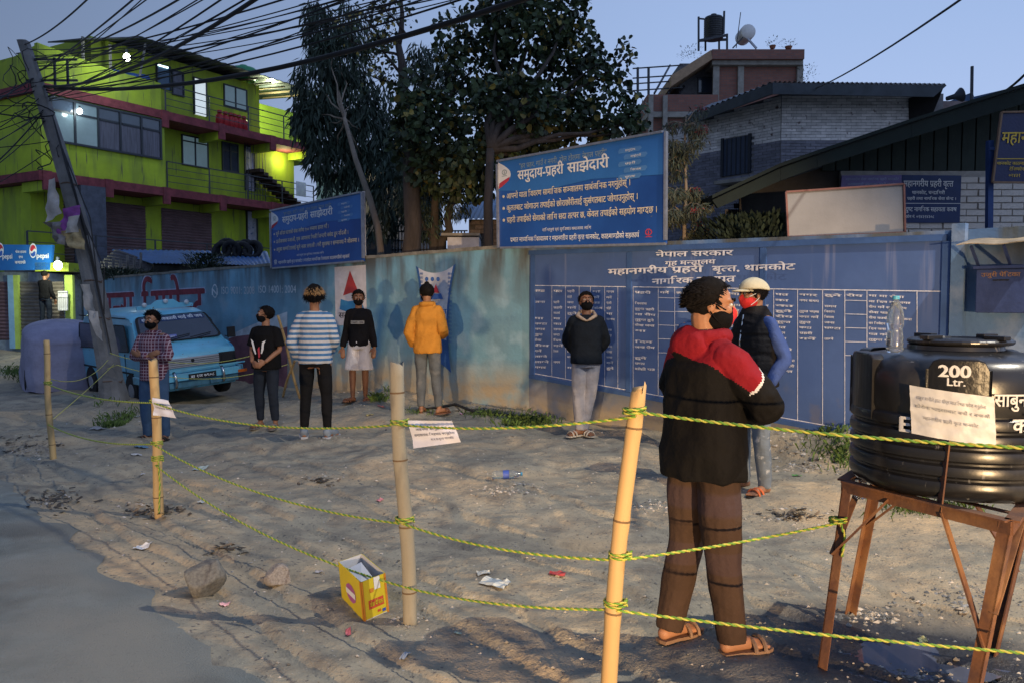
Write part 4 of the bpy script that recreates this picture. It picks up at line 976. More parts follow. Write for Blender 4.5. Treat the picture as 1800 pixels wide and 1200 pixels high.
# ---- white brick building (real bricks, painted white above and grey below)
wbm = mat('white_brick', (.74, .70, .68), .85, .12, 6, .3, 60, island=.16); gbm = mat('grey_brick', (.20, .20, .24), .85, .14, 6, .3, 60, island=.2)
mixcol(wbm, noise_fac(wbm, 9, .62, .72), (.16, .10, .09)); mortar_d = mat('mortar_dark', (.20, .19, .19), .95, .2, 6, .2)
Y0 = 17.0; cx = at(1372, 300, Y0).x
WR = Frame((cx, Y0), (1, 0)); WL = Frame((cx, Y0), (-.643, .766))
wbld = thing('white_brick_building', 'white and grey painted brick building with a dark corrugated roof, centre right', 'building', (cx, Y0, 0))
def bricks(F, a0, a1, z0, z1, t, par, bw, bh, paint, zsplit, skip=None, top=None, seed=1, gap=.012, cap=100000, stuff=True, ms=None, depth=.012, name='brick'):
    rg = random.Random(seed); mb = MB(); items = []
    nr = int((z1 - z0) / bh)
    for r_ in range(nr):
        z = z0 + r_ * bh; off = (r_ % 2) * bw / 2
        n = int((a1 - a0) / bw) + 2
        for c_ in range(n):
            p = a0 - off + c_ * bw; q = p + bw - gap; p = max(p, a0); q = min(q, a1)
            if q - p < .03: continue
            if top and z + bh > top((p + q) / 2): continue
            if skip and skip((p + q) / 2, z + bh / 2): continue
            mi = 0 if z + bh / 2 > zsplit((p + q) / 2) else 1
            items.append((p, q, z, z + bh - gap, mi, rg.uniform(.2, 1) * depth, rg.uniform(-.002, .002)))
    if stuff:
        for p, q, a, b, mi, d, j in items: mb.fbox(F, p, q, a + j, b + j, t, t + d + .008, mi)
        return mb.build(name, ms, par, kind='stuff')
    cache = {}
    for p, q, a, b, mi, d, j in items:
        key = (round(q - p, 2), mi, round(d, 3)); mid = F.P((p + q) / 2, (a + b) / 2, t)
        if key not in cache:
            mb = MB(); mb.fbox(F, p, q, a, b, t, t + d + .008); o = mb.build(name, ms[mi], par, origin=mid, bevel=0); cache[key] = o.data
        else:
            o = bpy.data.objects.new(name, cache[key]); COL.objects.link(o); o.parent = par; o.location = mid - wloc(par)
LL = 3.2; RLn = 3.4
mb = MB(); e_top = at(1372, 165, Y0).z
mb.fbox(WR, 0.0, RLn, 0, e_top, -5, -.002); mb.build('wall', mortar_d, wbld)
mb = MB(); mb.hexa([WL.P(0.0, 0, 0), WL.P(LL, 0, 0), WL.P(LL, e_top - .3, 0), WL.P(0.0, e_top, 0)], [WL.P(.3, 0, -.3), WL.P(LL, 0, -.3), WL.P(LL, e_top - .3, -.3), WL.P(.3, e_top, -.3)]); mb.build('wall', mortar_d, wbld)
zsp = at(1372, 246, Y0).z
bricks(WR, .0, RLn - .3, 2.2, e_top, 0, wbld, .21, .062, None, lambda a: zsp, ms=[wbm, gbm], seed=2, gap=.009)
d0, dz1 = WL.sz(1320, 238, 0); d1, dz0 = WL.sz(1271, 311, 0); d0, d1 = min(d0, d1), max(d0, d1)
bricks(WL, .015, LL, 2.2, e_top, 0, wbld, .21, .062, None, lambda a: zsp, ms=[wbm, gbm], seed=3, gap=.009, skip=lambda a, z: d0 - .03 < a < d1 + .03 and dz0 - .02 < z < dz1 + .04, top=lambda a: e_top - .3 * a / LL)
mb = MB(); mb.fbox(WL, d0, d1, dz0, dz1, .0, .03); dr = mb.build('door', mat('slate_door', (.04, .055, .09), .6, .1), wbld)
mb = MB()
for k in range(7): a = lerp(d0, d1, k / 6); mb.fbox(WL, a - .012, a + .012, dz0, dz1, .031, .04)
for a in (d0, d1): mb.fbox(WL, a - .03, a + .03, dz0, dz1 + .03, .0, .065)
mb.build('batten', framem, dr)
mb = MB(); a0, zt = WL.sz(1330, 311, .2); a1, zb = WL.sz(1262, 326, .2); mb.fbox(WL, min(a0, a1), max(a0, a1), zb, zt, 0, .35); mb.build('door_step', conc, wbld)
roofm = mat('slate_tin', (.055, .07, .085), .55, .25, 2, .1)
RT = [at(1358, 146, 16.2), at(1664, 151, 16.2), at(1600, 158, 21), at(1358, 152, 21)]
mb = MB(); tin(mb, RT[3], RT[2], RT[1], RT[0], 36, .045); q0 = at(1204, 207, 18.6); tin(mb, at(1358, 152, 21), at(1250, 185, 22), q0, RT[0], 16, .045); mb.build('roof', roofm, wbld)
fas = mat('fascia_dark', (.05, .06, .07), .7, .2, 4, .1)
mb = MB(); mb.hexa([RT[0], RT[1], RT[1] - Vector((0.25, 0, .22)), RT[0] - Vector((0, 0, .22))], [p + Vector((0, .04, 0)) for p in (RT[0], RT[1], RT[1] - Vector((.25, 0, .22)), RT[0] - Vector((0, 0, .22)))]); mb.build('fascia', fas, wbld)
mb = MB(); A, B = RT[0] - Vector((.01, 0, 0)), q0; mb.hexa([A, B, B - Vector((0, 0, .2)), A - Vector((0, 0, .22))], [p + Vector((.03, .05, 0)) for p in (A, B, B - Vector((0, 0, .2)), A - Vector((0, 0, .22)))]); mb.build('fascia', fas, wbld)
mb = MB(); s0, s1 = at(1600, 172, 16.9), at(1660, 160, 16.3); mb.hexa([s0, at(1658, 156, 16.3), at(1640, 200, 16.5), at(1598, 240, 17)], [p + Vector((.05, 2.5, 0)) for p in (s0, at(1658, 156, 16.3), at(1640, 200, 16.5), at(1598, 240, 17))]); mb.build('gable_end', mat('deep_brown', (.03, .028, .028), .9), wbld)

# ---- dark green roofed hut with a white block wall, nearer
HY = 10.5; H = Frame((at(1255, 400, HY).x, HY), (1, 0)); hut = thing('police_hut', 'white block hut under a long sloping dark green gable roof at the right', 'building', H.P(0, 0))
dgreen = mat('dark_green_paint', (.006, .013, .010), .8, .2, 4, .1); dgreen2 = mat('dark_green_board', (.014, .024, .018), .7, .2, 4, .15)
up = [(1252, 352), (1372, 296), (1435, 274), (1602, 218), (1800, 156), (1990, 92)]; lo = [(1262, 366), (1372, 318), (1437, 294), (1602, 242), (1800, 182), (1990, 120)]
for i in range(5):
    A = [H.at(*up[i], .9), H.at(*up[i + 1], .9), H.at(*lo[i + 1], .9), H.at(*lo[i], .9)]
    if i: A[0] = A[0] + Vector((.003, 0, 0)); A[3] = A[3] + Vector((.003, 0, 0))
    mb = MB(); mb.hexa(A, [p + Vector((0, .06, 0)) for p in A]); mb.build('barge_board', dgreen, hut)
    # roof sheet behind the barge board: runs backwards
    mb = MB(); A = [H.at(*up[i], .95) + Vector((0, 0, .02)), H.at(*up[i + 1], .95) + Vector((0, 0, .02))]; mb.hexa([A[0], A[1], A[1] + Vector((0, 5.5, .0)), A[0] + Vector((0, 5.5, 0))], [p + Vector((0, 0, .04)) for p in (A[0], A[1], A[1] + Vector((0, 5.5, .0)), A[0] + Vector((0, 5.5, 0)))]); mb.build('roof_sheet', dgreen, hut)
zw = H.at(1480, 301, 0).z; xr = H.sz(1960, 300, 0)[0]; xl = H.sz(1478, 300, 0)[0]
mb = MB(); mb.fbox(H, xl, xr, .0, zw, -3, -.002); mb.build('wall', mat('mortar_light', (.36, .33, .30), .95, .2, 6, .2), hut)
zln = lambda a: None
# vertical gable boards
pb = 1440; a_prev = None
def roofz(a):
    pts = [H.sz(x, y, 0) for x, y in lo]
    for (a0, z0), (a1, z1) in zip(pts, pts[1:]):
        if a0 <= a <= a1: return lerp(z0, z1, (a - a0) / (a1 - a0))
    return pts[0][1] if a < pts[0][0] else pts[-1][1]
w = (H.sz(1480, 300, 0)[0] - H.sz(1455, 300, 0)[0]) * .98; a = H.sz(1470, 300, 0)[0] - w
while a < xr:
    zt = roofz(a) + .05; zt2 = roofz(a + w - .02) + .05
    if zt > zw + .03:
        mb = MB(); A = [H.P(a, zw + .005, .0), H.P(a + w - .018, zw + .005, 0), H.P(a + w - .018, zt2, 0), H.P(a, zt, 0)]; mb.hexa(A, [p + Vector((0, .03, 0)) for p in A]); mb.build('board', dgreen2, hut)
    a += w
mb = MB(); mb.fbox(H, xl - w, xr, zw - .02, roofz(xr) + .1, -.3, -.06); 
mb = MB(); A = [H.P(xl - 1.3, 1.5, -.05), H.P(xr, 1.5, -.05), H.P(xr, roofz(xr) + .05, -.05), H.P(xl - 1.3, roofz(xl - 1.3) + .05, -.05)]; mb.hexa(A, [p + Vector((0, .05, 0)) for p in A]); mb.build('gable_back', mat('deep_brown', (.03, .028, .028)), hut)
blockm = mat('white_block', (.60, .55, .50), .9, .12, 5, .4, 50, dist=.008, island=.15); mixcol(blockm, noise_fac(blockm, 8, .60, .72), (.22, .19, .17))
bricks(H, xl + .3, xr, 1.75, zw, 0, hut, .30, .085, None, lambda a: -9, ms=[blockm, blockm], stuff=False, gap=.016, depth=.02, seed=4)
# recess wall left of it, roof shade put into its dark grey brick
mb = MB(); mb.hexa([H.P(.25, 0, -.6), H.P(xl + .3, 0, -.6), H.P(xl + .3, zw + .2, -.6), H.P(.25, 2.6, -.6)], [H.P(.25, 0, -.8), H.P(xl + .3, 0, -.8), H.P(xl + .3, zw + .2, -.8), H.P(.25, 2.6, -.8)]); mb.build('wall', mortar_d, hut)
bricks(H, .3, xl + .25, 1.8, zw, -.6, hut, .24, .08, None, lambda a: 9, ms=[gbm, mat('recess_brick_shaded', (.085, .085, .11), .9, .2, 6, .2, island=.3)], seed=5, top=lambda a: roofz(a))
def flat_sign(name, pts, label, m, lines, par=None, thick=.03, fr=None, post=None, off=.02):
    th = thing(name, label, 'sign', pts[3]); n = (pts[1] - pts[0]).cross(pts[3] - pts[0]).normalized()
    if n.dot(Vector((0, 0, CAMH)) - pts[0]) < 0: n = -n
    mb = MB(); mb.hexa(pts, [p - n * thick for p in pts]); mb.build('panel', m, th)
    if lines:
        f = bil(*pts); T = MB()
        for s, u0, u1, v, h, mi in lines:
            if s == '-': T.add([f(u0, v), f(u1, v), f(u1, v + h), f(u0, v + h)], [(0, 1, 2, 3)], mi)
            else: lettering(T, s, f, u0, u1, v, h, mi, off)
        T.build('lettering', [swhite, mat('gold', (.62, .42, .05), .6), mat('sign_grey_blue', (.3, .34, .5), .6)], th)
    if fr:
        for a, b in zip(pts, pts[1:] + pts[:1]): mb = MB(); mb.bar(a + n * .006, b + n * .006, .02, .03, up=n); mb.build('frame_bar', fr, th)
    return th
navy = mat('navy_sign', (.012, .03, .11), .5, .12, 4, 0)
flat_sign('wall_sign', [H.at(1586, 308, .05), H.at(1690, 309, .05), H.at(1687, 392, .05), H.at(1586, 392, .05)], 'dark navy sign with white lettering on the white block wall', navy,
    [('महानगरीय प्रहरी वृत्त', .02, .86, .76, .13, 0), ('थानकोट, चन्द्रागिरी', .16, .72, .60, .07, 0), ('प्रहरी तथा नागरिक सेवा केन्द्र ।', .08, .92, .48, .06, 0), ('-', 0.0, 1, .40, .012, 0), ('दुष्ट नागरिक सहायता कक्ष', .05, .93, .24, .09, 0), ('फोन नं. ०१४३१४३०८', .05, .55, .10, .06, 0)])
flat_sign('wall_sign', [H.at(1480, 309, .08), H.at(1585, 308, .08), H.at(1585, 331, .08), H.at(1478, 330, .08)], 'faded violet strip sign high on the hut wall, above the blank white board', mat('violet_sign', (.16, .13, .30), .6, .15),
    [('महानगरीय सेवा नागरिक प्रहरी थानकोट', .06, .95, .58, .2, 2), ('काठमाण्डौ उपत्यका प्रहरी कार्यालय', .10, .97, .18, .2, 2)])
flat_sign('blank_board', [at(1381, 338, 8.9), at(1588, 324, 8.9), at(1590, 409, 8.9), at(1385, 417, 8.9)], 'blank whitish board with red edge standing above the notice board wall', mat('dirty_board', (.25, .24, .235), .7, .12, 1.5, .1), None, fr=mat('rust_frame', (.22, .10, .08), .8))
yb = flat_sign('post_sign', [at(1760, 198, 9.0), at(1860, 196, 9.0), at(1850, 322, 9.0), at(1744, 321, 9.0)], 'navy sign with yellow slanting lettering at the right edge', mat('navy_sign2', (.01, .015, .07), .4, .1),
    [('-', 0, 1, .33, .012, 1), ('महानगरीय', .06, .95, .56, .17, 1), ('थानकोट काठमाण्डौ', .03, .6, .25, .045, 1), ('टेलिफोन', .25, .5, .17, .045, 1), ('०१४३१', .25, .45, .08, .045, 1)], fr=mat('rail_brown', (.2, .12, .07), .6))
mb = MB(); mb.bar(at(1738, 450, 9.1), at(1740, 248, 9.1), .06); mb.build('post', mat('post_blue', (.02, .05, .16), .6), yb)
mb = MB(); mb.bar(at(1740, 262, 9.08), at(1752, 262, 9.03), .03); mb.build('bracket', mat('post_blue', (.02, .05, .16)), yb)
# ================================================================== TREES
bark = mat('bark_dark', (.06, .048, .04), .95, .3, 6, .5, 25, dist=.02, stretch=(1, 1, .3)); bark_p = mat('bark_pale', (.24, .19, .14), .9, .25, 5, .4, 20, dist=.01, stretch=(1, 1, .3))
leafm = mat('broad_leaf', (.042, .062, .026), .55, .35, 1.2, 0, island=.55, spec=.35); leafy = mat('yellow_leaf', (.22, .17, .04), .6, .3, 1.2, 0, island=.4, spec=.35)
leafe = mat('willow_leaf', (.042, .062, .044), .6, .3, 1.5, 0, island=.5, spec=.3)
def leaf_mesh(pos, dirs, nrm, size, shape, mats, mi):
    """numpy: one folded leaf per position; shape list of (along, across, fold)"""
    k = len(shape); n = len(pos); s = np.cross(dirs, nrm); s /= np.maximum(np.linalg.norm(s, axis=1, keepdims=True), 1e-6)
    up = np.cross(s, dirs)
    V = np.zeros((n, k, 3))
    for i, (a, c, f) in enumerate(shape): V[:, i] = pos + (dirs * a + s * c + up * f) * size[:, None]
    return V.reshape(-1, 3)
def leaves(name, par, clusters, size, shape, faces, mats, frac2, droop, rg, flat=.5):
    P, D, Nn, Sz = [], [], [], []
    for (c, r, n) in clusters:
        u = rg.normal(size=(n, 3)); u /= np.linalg.norm(u, axis=1, keepdims=True); q = rg.uniform(.15, 1, n) ** .45
        P.append(np.array(c) + u * q[:, None] * np.array(r)); d = rg.normal(size=(n, 3)) * .6 + u * .5; d[:, 2] -= droop; D.append(d)
        k = rg.normal(size=(n, 3)) * (1 - flat); k[:, 2] += flat; k[:, 1] -= flat * .8; Nn.append(k)
    P = np.concatenate(P); D = np.concatenate(D); Nn = np.concatenate(Nn); D /= np.linalg.norm(D, axis=1, keepdims=True)
    sz = size * rg.uniform(.6, 1.25, len(P)); V = leaf_mesh(P, D, Nn, sz, shape, mats, 0); k = len(shape)
    F_ = []; M_ = []; two = rg.random(len(P)) < frac2
    for i in range(len(P)):
        for f in faces: F_.append(tuple(i * k + j for j in f)); M_.append(1 if two[i] else 0)
    o0 = wloc(par); me = bpy.data.meshes.new(name); me.from_pydata((V - np.array(o0)).tolist(), [], F_); 
    for m in mats: me.materials.append(m)
    me.polygons.foreach_set('material_index', M_); me.update(); o = bpy.data.objects.new(name, me); COL.objects.link(o); o.parent = par; return o
ROUND = [(0, 0, 0), (.25, .42, .08), (.7, .38, .08), (1.05, 0, 0), (.7, -.38, .08), (.25, -.42, .08)]; RF = [(0, 1, 2, 3), (0, 3, 4, 5)]
LANCE = [(0, 0, 0), (.4, .09, .01), (1, 0, 0), (.4, -.09, .01)]; LF = [(0, 1, 2, 3)]
def limb(mb, a, b, r0, r1, rg, n=6, wob=.08):
    a, b = Vector(a), Vector(b); L_ = (b - a).length; pts = []
    for i in range(n + 1):
        t = i / n; p = a.lerp(b, t)
        if 0 < i < n: p += Vector((rg.uniform(-1, 1), rg.uniform(-1, 1), rg.uniform(-.5, .5))) * wob * L_ / n * 1.5
        pts.append(p)
    mb.tube(pts, [lerp(r0, r1, i / n) for i in range(n + 1)], 7); return pts
def pc_cluster(lst, Y0, nscale=1, zs=1):
    r = []
    for (px, py, rx, ry, dY, n) in lst:
        c = at(px, py, Y0 + dY); k = (Y0 + dY) / FPX; r.append(((c.x, c.y, c.z), (rx * k, (rx + ry) / 2 * k * 1.0, ry * k), int(n * nscale)))
    return r
rg = np.random.default_rng(5); rgp = random.Random(5)
# big broad-leaved tree
TY = 14.2
tree = thing('broadleaf_tree', 'large dark tree with big round leaves behind the wall, centre of the view', 'tree', at(722, 640, TY))
cl = [(760, 215, 65, 60, 0, 620), (840, 120, 75, 60, .6, 700), (930, 60, 80, 55, 0, 720), (1000, 90, 60, 60, .5, 480), (900, 190, 85, 65, -.6, 900), (980, 200, 70, 55, 0, 640), (1060, 190, 60, 60, .3, 420), (850, 290, 75, 50, -.5, 720), (950, 285, 80, 45, .2, 560), (770, 300, 60, 45, .3, 460), (1040, 120, 40, 40, 0, 170), (1095, 105, 22, 42, .2, 60), (1085, 235, 55, 40, 0, 260), (1010, 20, 34, 30, 0, 110), (880, 20, 60, 40, 0, 300), (730, 170, 45, 50, .2, 260), (720, 250, 40, 50, .4, 200), (1115, 215, 25, 55, 0, 80), (800, 60, 45, 45, .3, 130), (820, 330, 45, 26, 0, 130), (960, -30, 80, 40, 0, 300), (850, 230, 110, 80, 1.4, 900)]
clusters = pc_cluster(cl, TY, 1.2); leaves('crown', tree, clusters, .118, ROUND, RF, [leafm, leafy], .08, .55, rg, .35)
mb = MB(); base = at(727, 470, TY + .3); base.z = 0; top = at(722, 255, TY + .3)
limb(mb, base, top, .20, .14, rgp, 6, .05); limb(mb, top, at(700, 80, TY + .4), .13, .06, rgp, 6, .08); limb(mb, at(700, 80, TY + .4), at(708, -30, TY + .4), .06, .02, rgp, 4)
b2 = at(860, 445, TY - 1.2); b2.z = 0; t2_ = at(862, 262, TY - 1.2); mb.tube([b2, at(858, 360, TY - 1.2), t2_], [.085, .075, .065], 8)
for (px, py, rx, ry, dY, n) in cl[:18]:
    s_ = t2_ if px > 840 else top; limb(mb, s_, at(px, py, TY + dY), .06, .012, rgp, 6, .15)
    for k in range(4): limb(mb, at(px, py, TY + dY), at(px + rgp.uniform(-1, 1) * rx, py + rgp.uniform(-1, 1) * ry, TY + dY), .014, .004, rgp, 3)
mb.build('trunk', bark, tree, smooth=True)
# drooping narrow-leaved tree on the left
EY = 18.0; et = thing('willow_leaved_tree', 'tall dark tree with drooping narrow leaves beside the lime green building', 'tree', at(640, 600, EY))
cl = [(570, 60, 34, 50, 0, 620), (600, 100, 45, 60, 0, 900), (560, 150, 48, 60, 0, 1100), (615, 170, 50, 60, .4, 1300), (570, 220, 60, 55, 0, 1600), (640, 240, 50, 55, 0, 1300), (545, 200, 36, 36, .2, 600), (590, 280, 55, 40, 0, 1200), (650, 300, 45, 50, 0, 1000), (555, 25, 26, 26, 0, 250), (630, 60, 30, 45, 0, 330), (690, 330, 35, 70, -.2, 900), (740, 360, 40, 60, .3, 900), (548, 60, 14, 40, 0, 120), (610, 30, 14, 40, .1, 120), (655, 190, 20, 40, 0, 200), (680, 230, 25, 40, .3, 400), (676, 170, 16, 30, .3, 110), (585, 330, 26, 28, 0, 200), (670, 390, 30, 35, .1, 350), (720, 270, 45, 70, .6, 1200), (770, 120, 35, 50, .5, 500), (735, 110, 26, 40, .3, 300)]
leaves('crown', et, pc_cluster(cl, EY), .26, LANCE, LF, [leafe, leafe], 0, 1.9, rg, .2)
mb = MB(); pts = [at(668, 470, EY - 2.4), at(664, 400, EY - 2.4), at(650, 350, EY - 2.4), at(625, 280, EY - 2), at(606, 210, EY - 1.2), at(592, 150, EY), at(575, 60, EY)]; pts[0].z = 0; pts.insert(1, at(669, 440, EY - 2.4))
mb.tube(pts, [.075, .07, .065, .06, .05, .04, .03, .012], 8)
for (px, py, rx, ry, dY, n) in cl[:9]: limb(mb, pts[5], at(px, py, EY + dY), .022, .006, rgp, 5, .15)
mb.build('trunk', bark_p, et, smooth=True)
# multi-stemmed dark tree between
mt = thing('multi_stem_tree', 'dark tree with several twisting stems between the broad trunk and the billboard pole', 'tree', at(765, 600, 15.6)); mb = MB()
for pts_ in ([(766, 460), (762, 420), (750, 405), (735, 385), (728, 350), (722, 300)], [(768, 460), (775, 425), (790, 405), (786, 385), (795, 350), (800, 300)], [(766, 450), (763, 400), (765, 350), (760, 300)]):
    P_ = [at(x, y, 15.6) for x, y in pts_]; P_[0].z = 0; mb.tube(P_, [.13] + [lerp(.1, .05, i / len(P_)) for i in range(1, len(P_))], 7)
mb.build('trunk', bark, mt, smooth=True)
leaves('crown', mt, pc_cluster([(725, 330, 36, 60, 0, 900), (765, 300, 50, 60, .5, 1200), (800, 340, 36, 50, 0, 800), (745, 395, 30, 30, 0, 400)], 15.6), .15, LANCE, LF, [leafe, leafm], .2, 1.2, rg, .2)
# thin sparse tree in front with bare twigs
tt2 = thing('sparse_tree', 'thin sparse tree with bare twigs between the two dense crowns', 'tree', at(700, 600, 15)); mb = MB(); r1 = random.Random(11); tips = []
for (a, b) in (((706, 100), (618, 75)), ((704, 130), (640, 30)), ((712, 60), (668, 5)), ((700, 150), (640, 130)), ((690, 85), (655, 60))):
    P_ = limb(mb, at(*a, 14.6), at(*b, 14.6), .03, .008, r1, 7, .25)
    for p in P_[2:]:
        for k in range(4):
            e_ = p + Vector((r1.uniform(-.35, .25), r1.uniform(-.3, .3), r1.uniform(-.1, .4))); mb.tube([p, e_], [.006, .003], 4); tips.append((tuple(e_), (.12, .12, .12), 5))
mb.build('trunk', bark, tt2, smooth=True); leaves('foliage', tt2, tips, .075, ROUND, RF, [leafm, leafy], .2, .6, rg)
# bottlebrush sapling with red flowers, right of the big billboard
bs = thing('bottlebrush_tree', 'slender sapling with fine drooping leaves and red flower spikes right of the large billboard', 'tree', at(1205, 500, 9.9)); mb = MB(); r1 = random.Random(4)
P_ = [at(1202, 470, 9.9), at(1203, 400, 9.9), at(1206, 330, 9.9), at(1203, 260, 9.9), at(1206, 205, 9.9)]; P_[0].z = 0; mb.tube(P_, [.03, .025, .02, .014, .006], 6); clus = []; red = []
for k in range(34):
    t = r1.uniform(.0, 1); y = lerp(425, 200, t); w = 58 * (1 - t * .45) * r1.uniform(.35, 1); sd = r1.choice((-1, 1)); a = at(1204, y + 12, 9.9); b = at(1204 + sd * w, y - r1.uniform(-20, 22), 9.9 + r1.uniform(-.4, .4))
    mb.tube([a, a.lerp(b, .6) + Vector((0, 0, .06)), b], [.009, .006, .003], 4)
    for q_ in (.3, .45, .6, .75, .9, 1): clus.append((tuple(a.lerp(b, q_)), (.10, .12, .08), 24))
    if k % 5 == 0 or t > .85: red.append(b)
mb.build('trunk', bark_p, bs, smooth=True); leaves('foliage', bs, clus, .085, LANCE, LF, [mat('olive_leaf', (.06, .065, .04), .7, .3, 2, 0, island=.4), leafe], .3, 1.3, rg)
mb = MB()
for b in red[:10]:
    for k in range(60): d = Vector((r1.gauss(0, 1), r1.gauss(0, 1), r1.gauss(0, .4))).normalized() * .035; o = b + Vector((r1.uniform(-.05, .05), 0, r1.uniform(-.03, .03))); s_ = Vector((0, 0, .003)); mb.add([o, o + d + s_, o + d - s_], [(0, 1, 2)])
mb.build('flower_spikes', mat('flower_red', (.32, .02, .03), .7, .2), bs)
for (px, py, Y, r_, h_, lb) in ((1355, 410, 9.6, .55, .35, 'dark shrub under the sloping green roof'), (1300, 420, 9.8, .6, .4, 'dark bush between the sapling and the hut roof'), (362, 474, 19.5, .55, .7, 'feathery shrub in front of the blue tin shed roof'), (205, 488, 19.5, .9, .35, 'dark shrub behind the left end of the wall')):
    c = at(px, py, Y); tuft('shrub', c - Vector((0, 0, h_ * .5)), r_, h_, 1800, lb, 'shrub', leafe)

# ================================================================== UTILITY POLE AND CABLES
pole = thing('utility_pole', 'leaning concrete utility pole wrapped in cables and torn posters beside the blue van', 'utility pole', gp(-6.25, 12.6))
PT = at(40, 72, 12.6); PB = at(205, 700, 12.6); PB = Vector((PB.x, PB.y, PB.z - .25))
polec = mat('pole_concrete', (.17, .165, .16), .9, .25, 3, .4, 30); PP = lambda t: PB.lerp(PT, t) + Vector((.16 * math.sin(t * 3.1), 0, 0))
mb = MB()
for i in range(16):
    t0, t1 = i / 16, (i + 1) / 16; mb.bar(PP(t0), PP(t1), lerp(.33, .15, t0), lerp(.26, .13, t0))
mb = MB(); vs = []; nseg = 20
for i in range(nseg + 1):
    t = i / nseg; c = PP(t); w = lerp(.15, .07, t) * (1.2 if t < .06 else 1)
    for sx_, sy_ in ((-1, -.8), (-.35, -1), (.35, -1), (1, -.8), (1, .8), (-1, .8)): vs.append(c + Vector((sx_ * w, sy_ * w, 0)))
fs = [(i * 6 + j, i * 6 + (j + 1) % 6, (i + 1) * 6 + (j + 1) % 6, (i + 1) * 6 + j) for i in range(nseg) for j in range(6)]; fs += [tuple(range(5, -1, -1)), tuple(nseg * 6 + j for j in range(6))]
mb.add(vs, fs); mb.build('shaft', polec, pole)
r1 = random.Random(9)
# posters and torn paper round the shaft
prb = mat('torn_paper', (.42, .39, .36), .9, .25, 4, .3); pvi = mat('poster_violet', (.22, .06, .26), .8, .3, 6, .1); pye = mat('poster_yellow', (.34, .26, .13), .8, .35, 8, .1)
def crumple(quadp, m, name, par, amp=.03, n=8, seed=0, mats=None, fn=None):
    A, B, C, D = [Vector(p) for p in quadp]; nn = (B - A).cross(D - A).normalized(); mb = MB(); vs = []
    for j in range(n + 1):
        for i in range(n + 1):
            p = A.lerp(B, i / n).lerp(D.lerp(C, i / n), j / n); p += nn * amp * mnoise.noise(p * 9 + Vector((seed, 0, 0))) * 2; vs.append(p)
    mb.add(vs, [(j * (n + 1) + i, j * (n + 1) + i + 1, (j + 1) * (n + 1) + i + 1, (j + 1) * (n + 1) + i) for j in range(n) for i in range(n)])
    if fn:
        for k in range(len(mb.m)): mb.m[k] = fn(k % n / n, k // n / n)
    return mb.build(name, mats or m, par, smooth=True)
Q = lambda x, y, Y=12.3: at(x, y, Y)
crumple([Q(112, 368), Q(141, 360), Q(137, 408), Q(100, 412)], None, 'poster', pole, .05, 8, 1, [pvi, prb], lambda u, v: 1 if (u > .35 and v > .3) else 0)
crumple([Q(104, 408), Q(138, 402), Q(152, 440), Q(126, 436)], None, 'poster', pole, .06, 8, 2, [pye, prb], lambda u, v: 0)
crumple([Q(84, 316), Q(94, 312), Q(108, 375), Q(80, 392)], prb, 'torn_sheet', pole, .05, 6, 3)
crumple([Q(143, 500), Q(158, 500), Q(170, 560), Q(150, 545)], prb, 'torn_sheet', pole, .03, 6, 4)
crumple([Q(155, 545), Q(170, 548), Q(182, 600), Q(168, 590)], prb, 'torn_sheet', pole, .03, 6, 5)
crumple([Q(80, 392), Q(108, 388), Q(118, 432), Q(92, 425)], mat('sack', (.22, .2, .19), .95, .3), 'sack_cloth', pole, .10, 8, 6)
mb = MB()
for t in (.09, .26, .36, .62): 
    c = PP(t); w = lerp(.15, .07, t) + .012; mb.tube([c + Vector((w * 1.05 * math.cos(a * .628), w * math.sin(a * .628), .02 * math.sin(a))) for a in range(11)], .012, 5)
mb.build('band', mat('rusty_band', (.12, .08, .06), .8), pole, kind='stuff')
mb = MB(); ct = PP(.93)
for dx, dz, l in ((.35, 0, .5), (.55, -.02, .45)): mb.bar(ct + Vector((dx, 0, -.35)), ct + Vector((dx, 0, l - .35)), .03)
mb.bar(ct + Vector((-.1, 0, .12)), ct + Vector((.7, 0, .12)), .03); mb.bar(ct + Vector((-.1, 0, -.2)), ct + Vector((.7, 0, -.2)), .03); mb.build('crossarm', steelb, pole)
cabm = mat('cable_black', (.012, .012, .014), .6, .2, 5, 0)
# tangled coils at the pole head: nobody could count them
mb = MB()
for k in range(9):
    t = r1.uniform(.68, .95); c = PP(t) + Vector((r1.uniform(-.25, .3), r1.uniform(-.2, .1), 0)); ra, rb_ = r1.uniform(.08, .3), r1.uniform(.12, .42); ph = r1.uniform(0, 6.28); n = 14
    mb.tube([c + Vector((ra * math.cos(ph + a * .42) - .1, .15 * math.sin(a), rb_ * math.sin(ph + a * .42))) for a in range(n)], r1.uniform(.005, .011), 4)
for k in range(7):
    a = PP(r1.uniform(.5, .8)); b = PP(r1.uniform(.15, .5)); mb.tube([a + Vector((.12, -.1, 0)), a.lerp(b, .5) + Vector((r1.uniform(.1, .35), -.15, 0)), b + Vector((.15, -.15, 0))], .010, 4)
mb.build('cable_tangle', cabm, pole, kind='stuff')
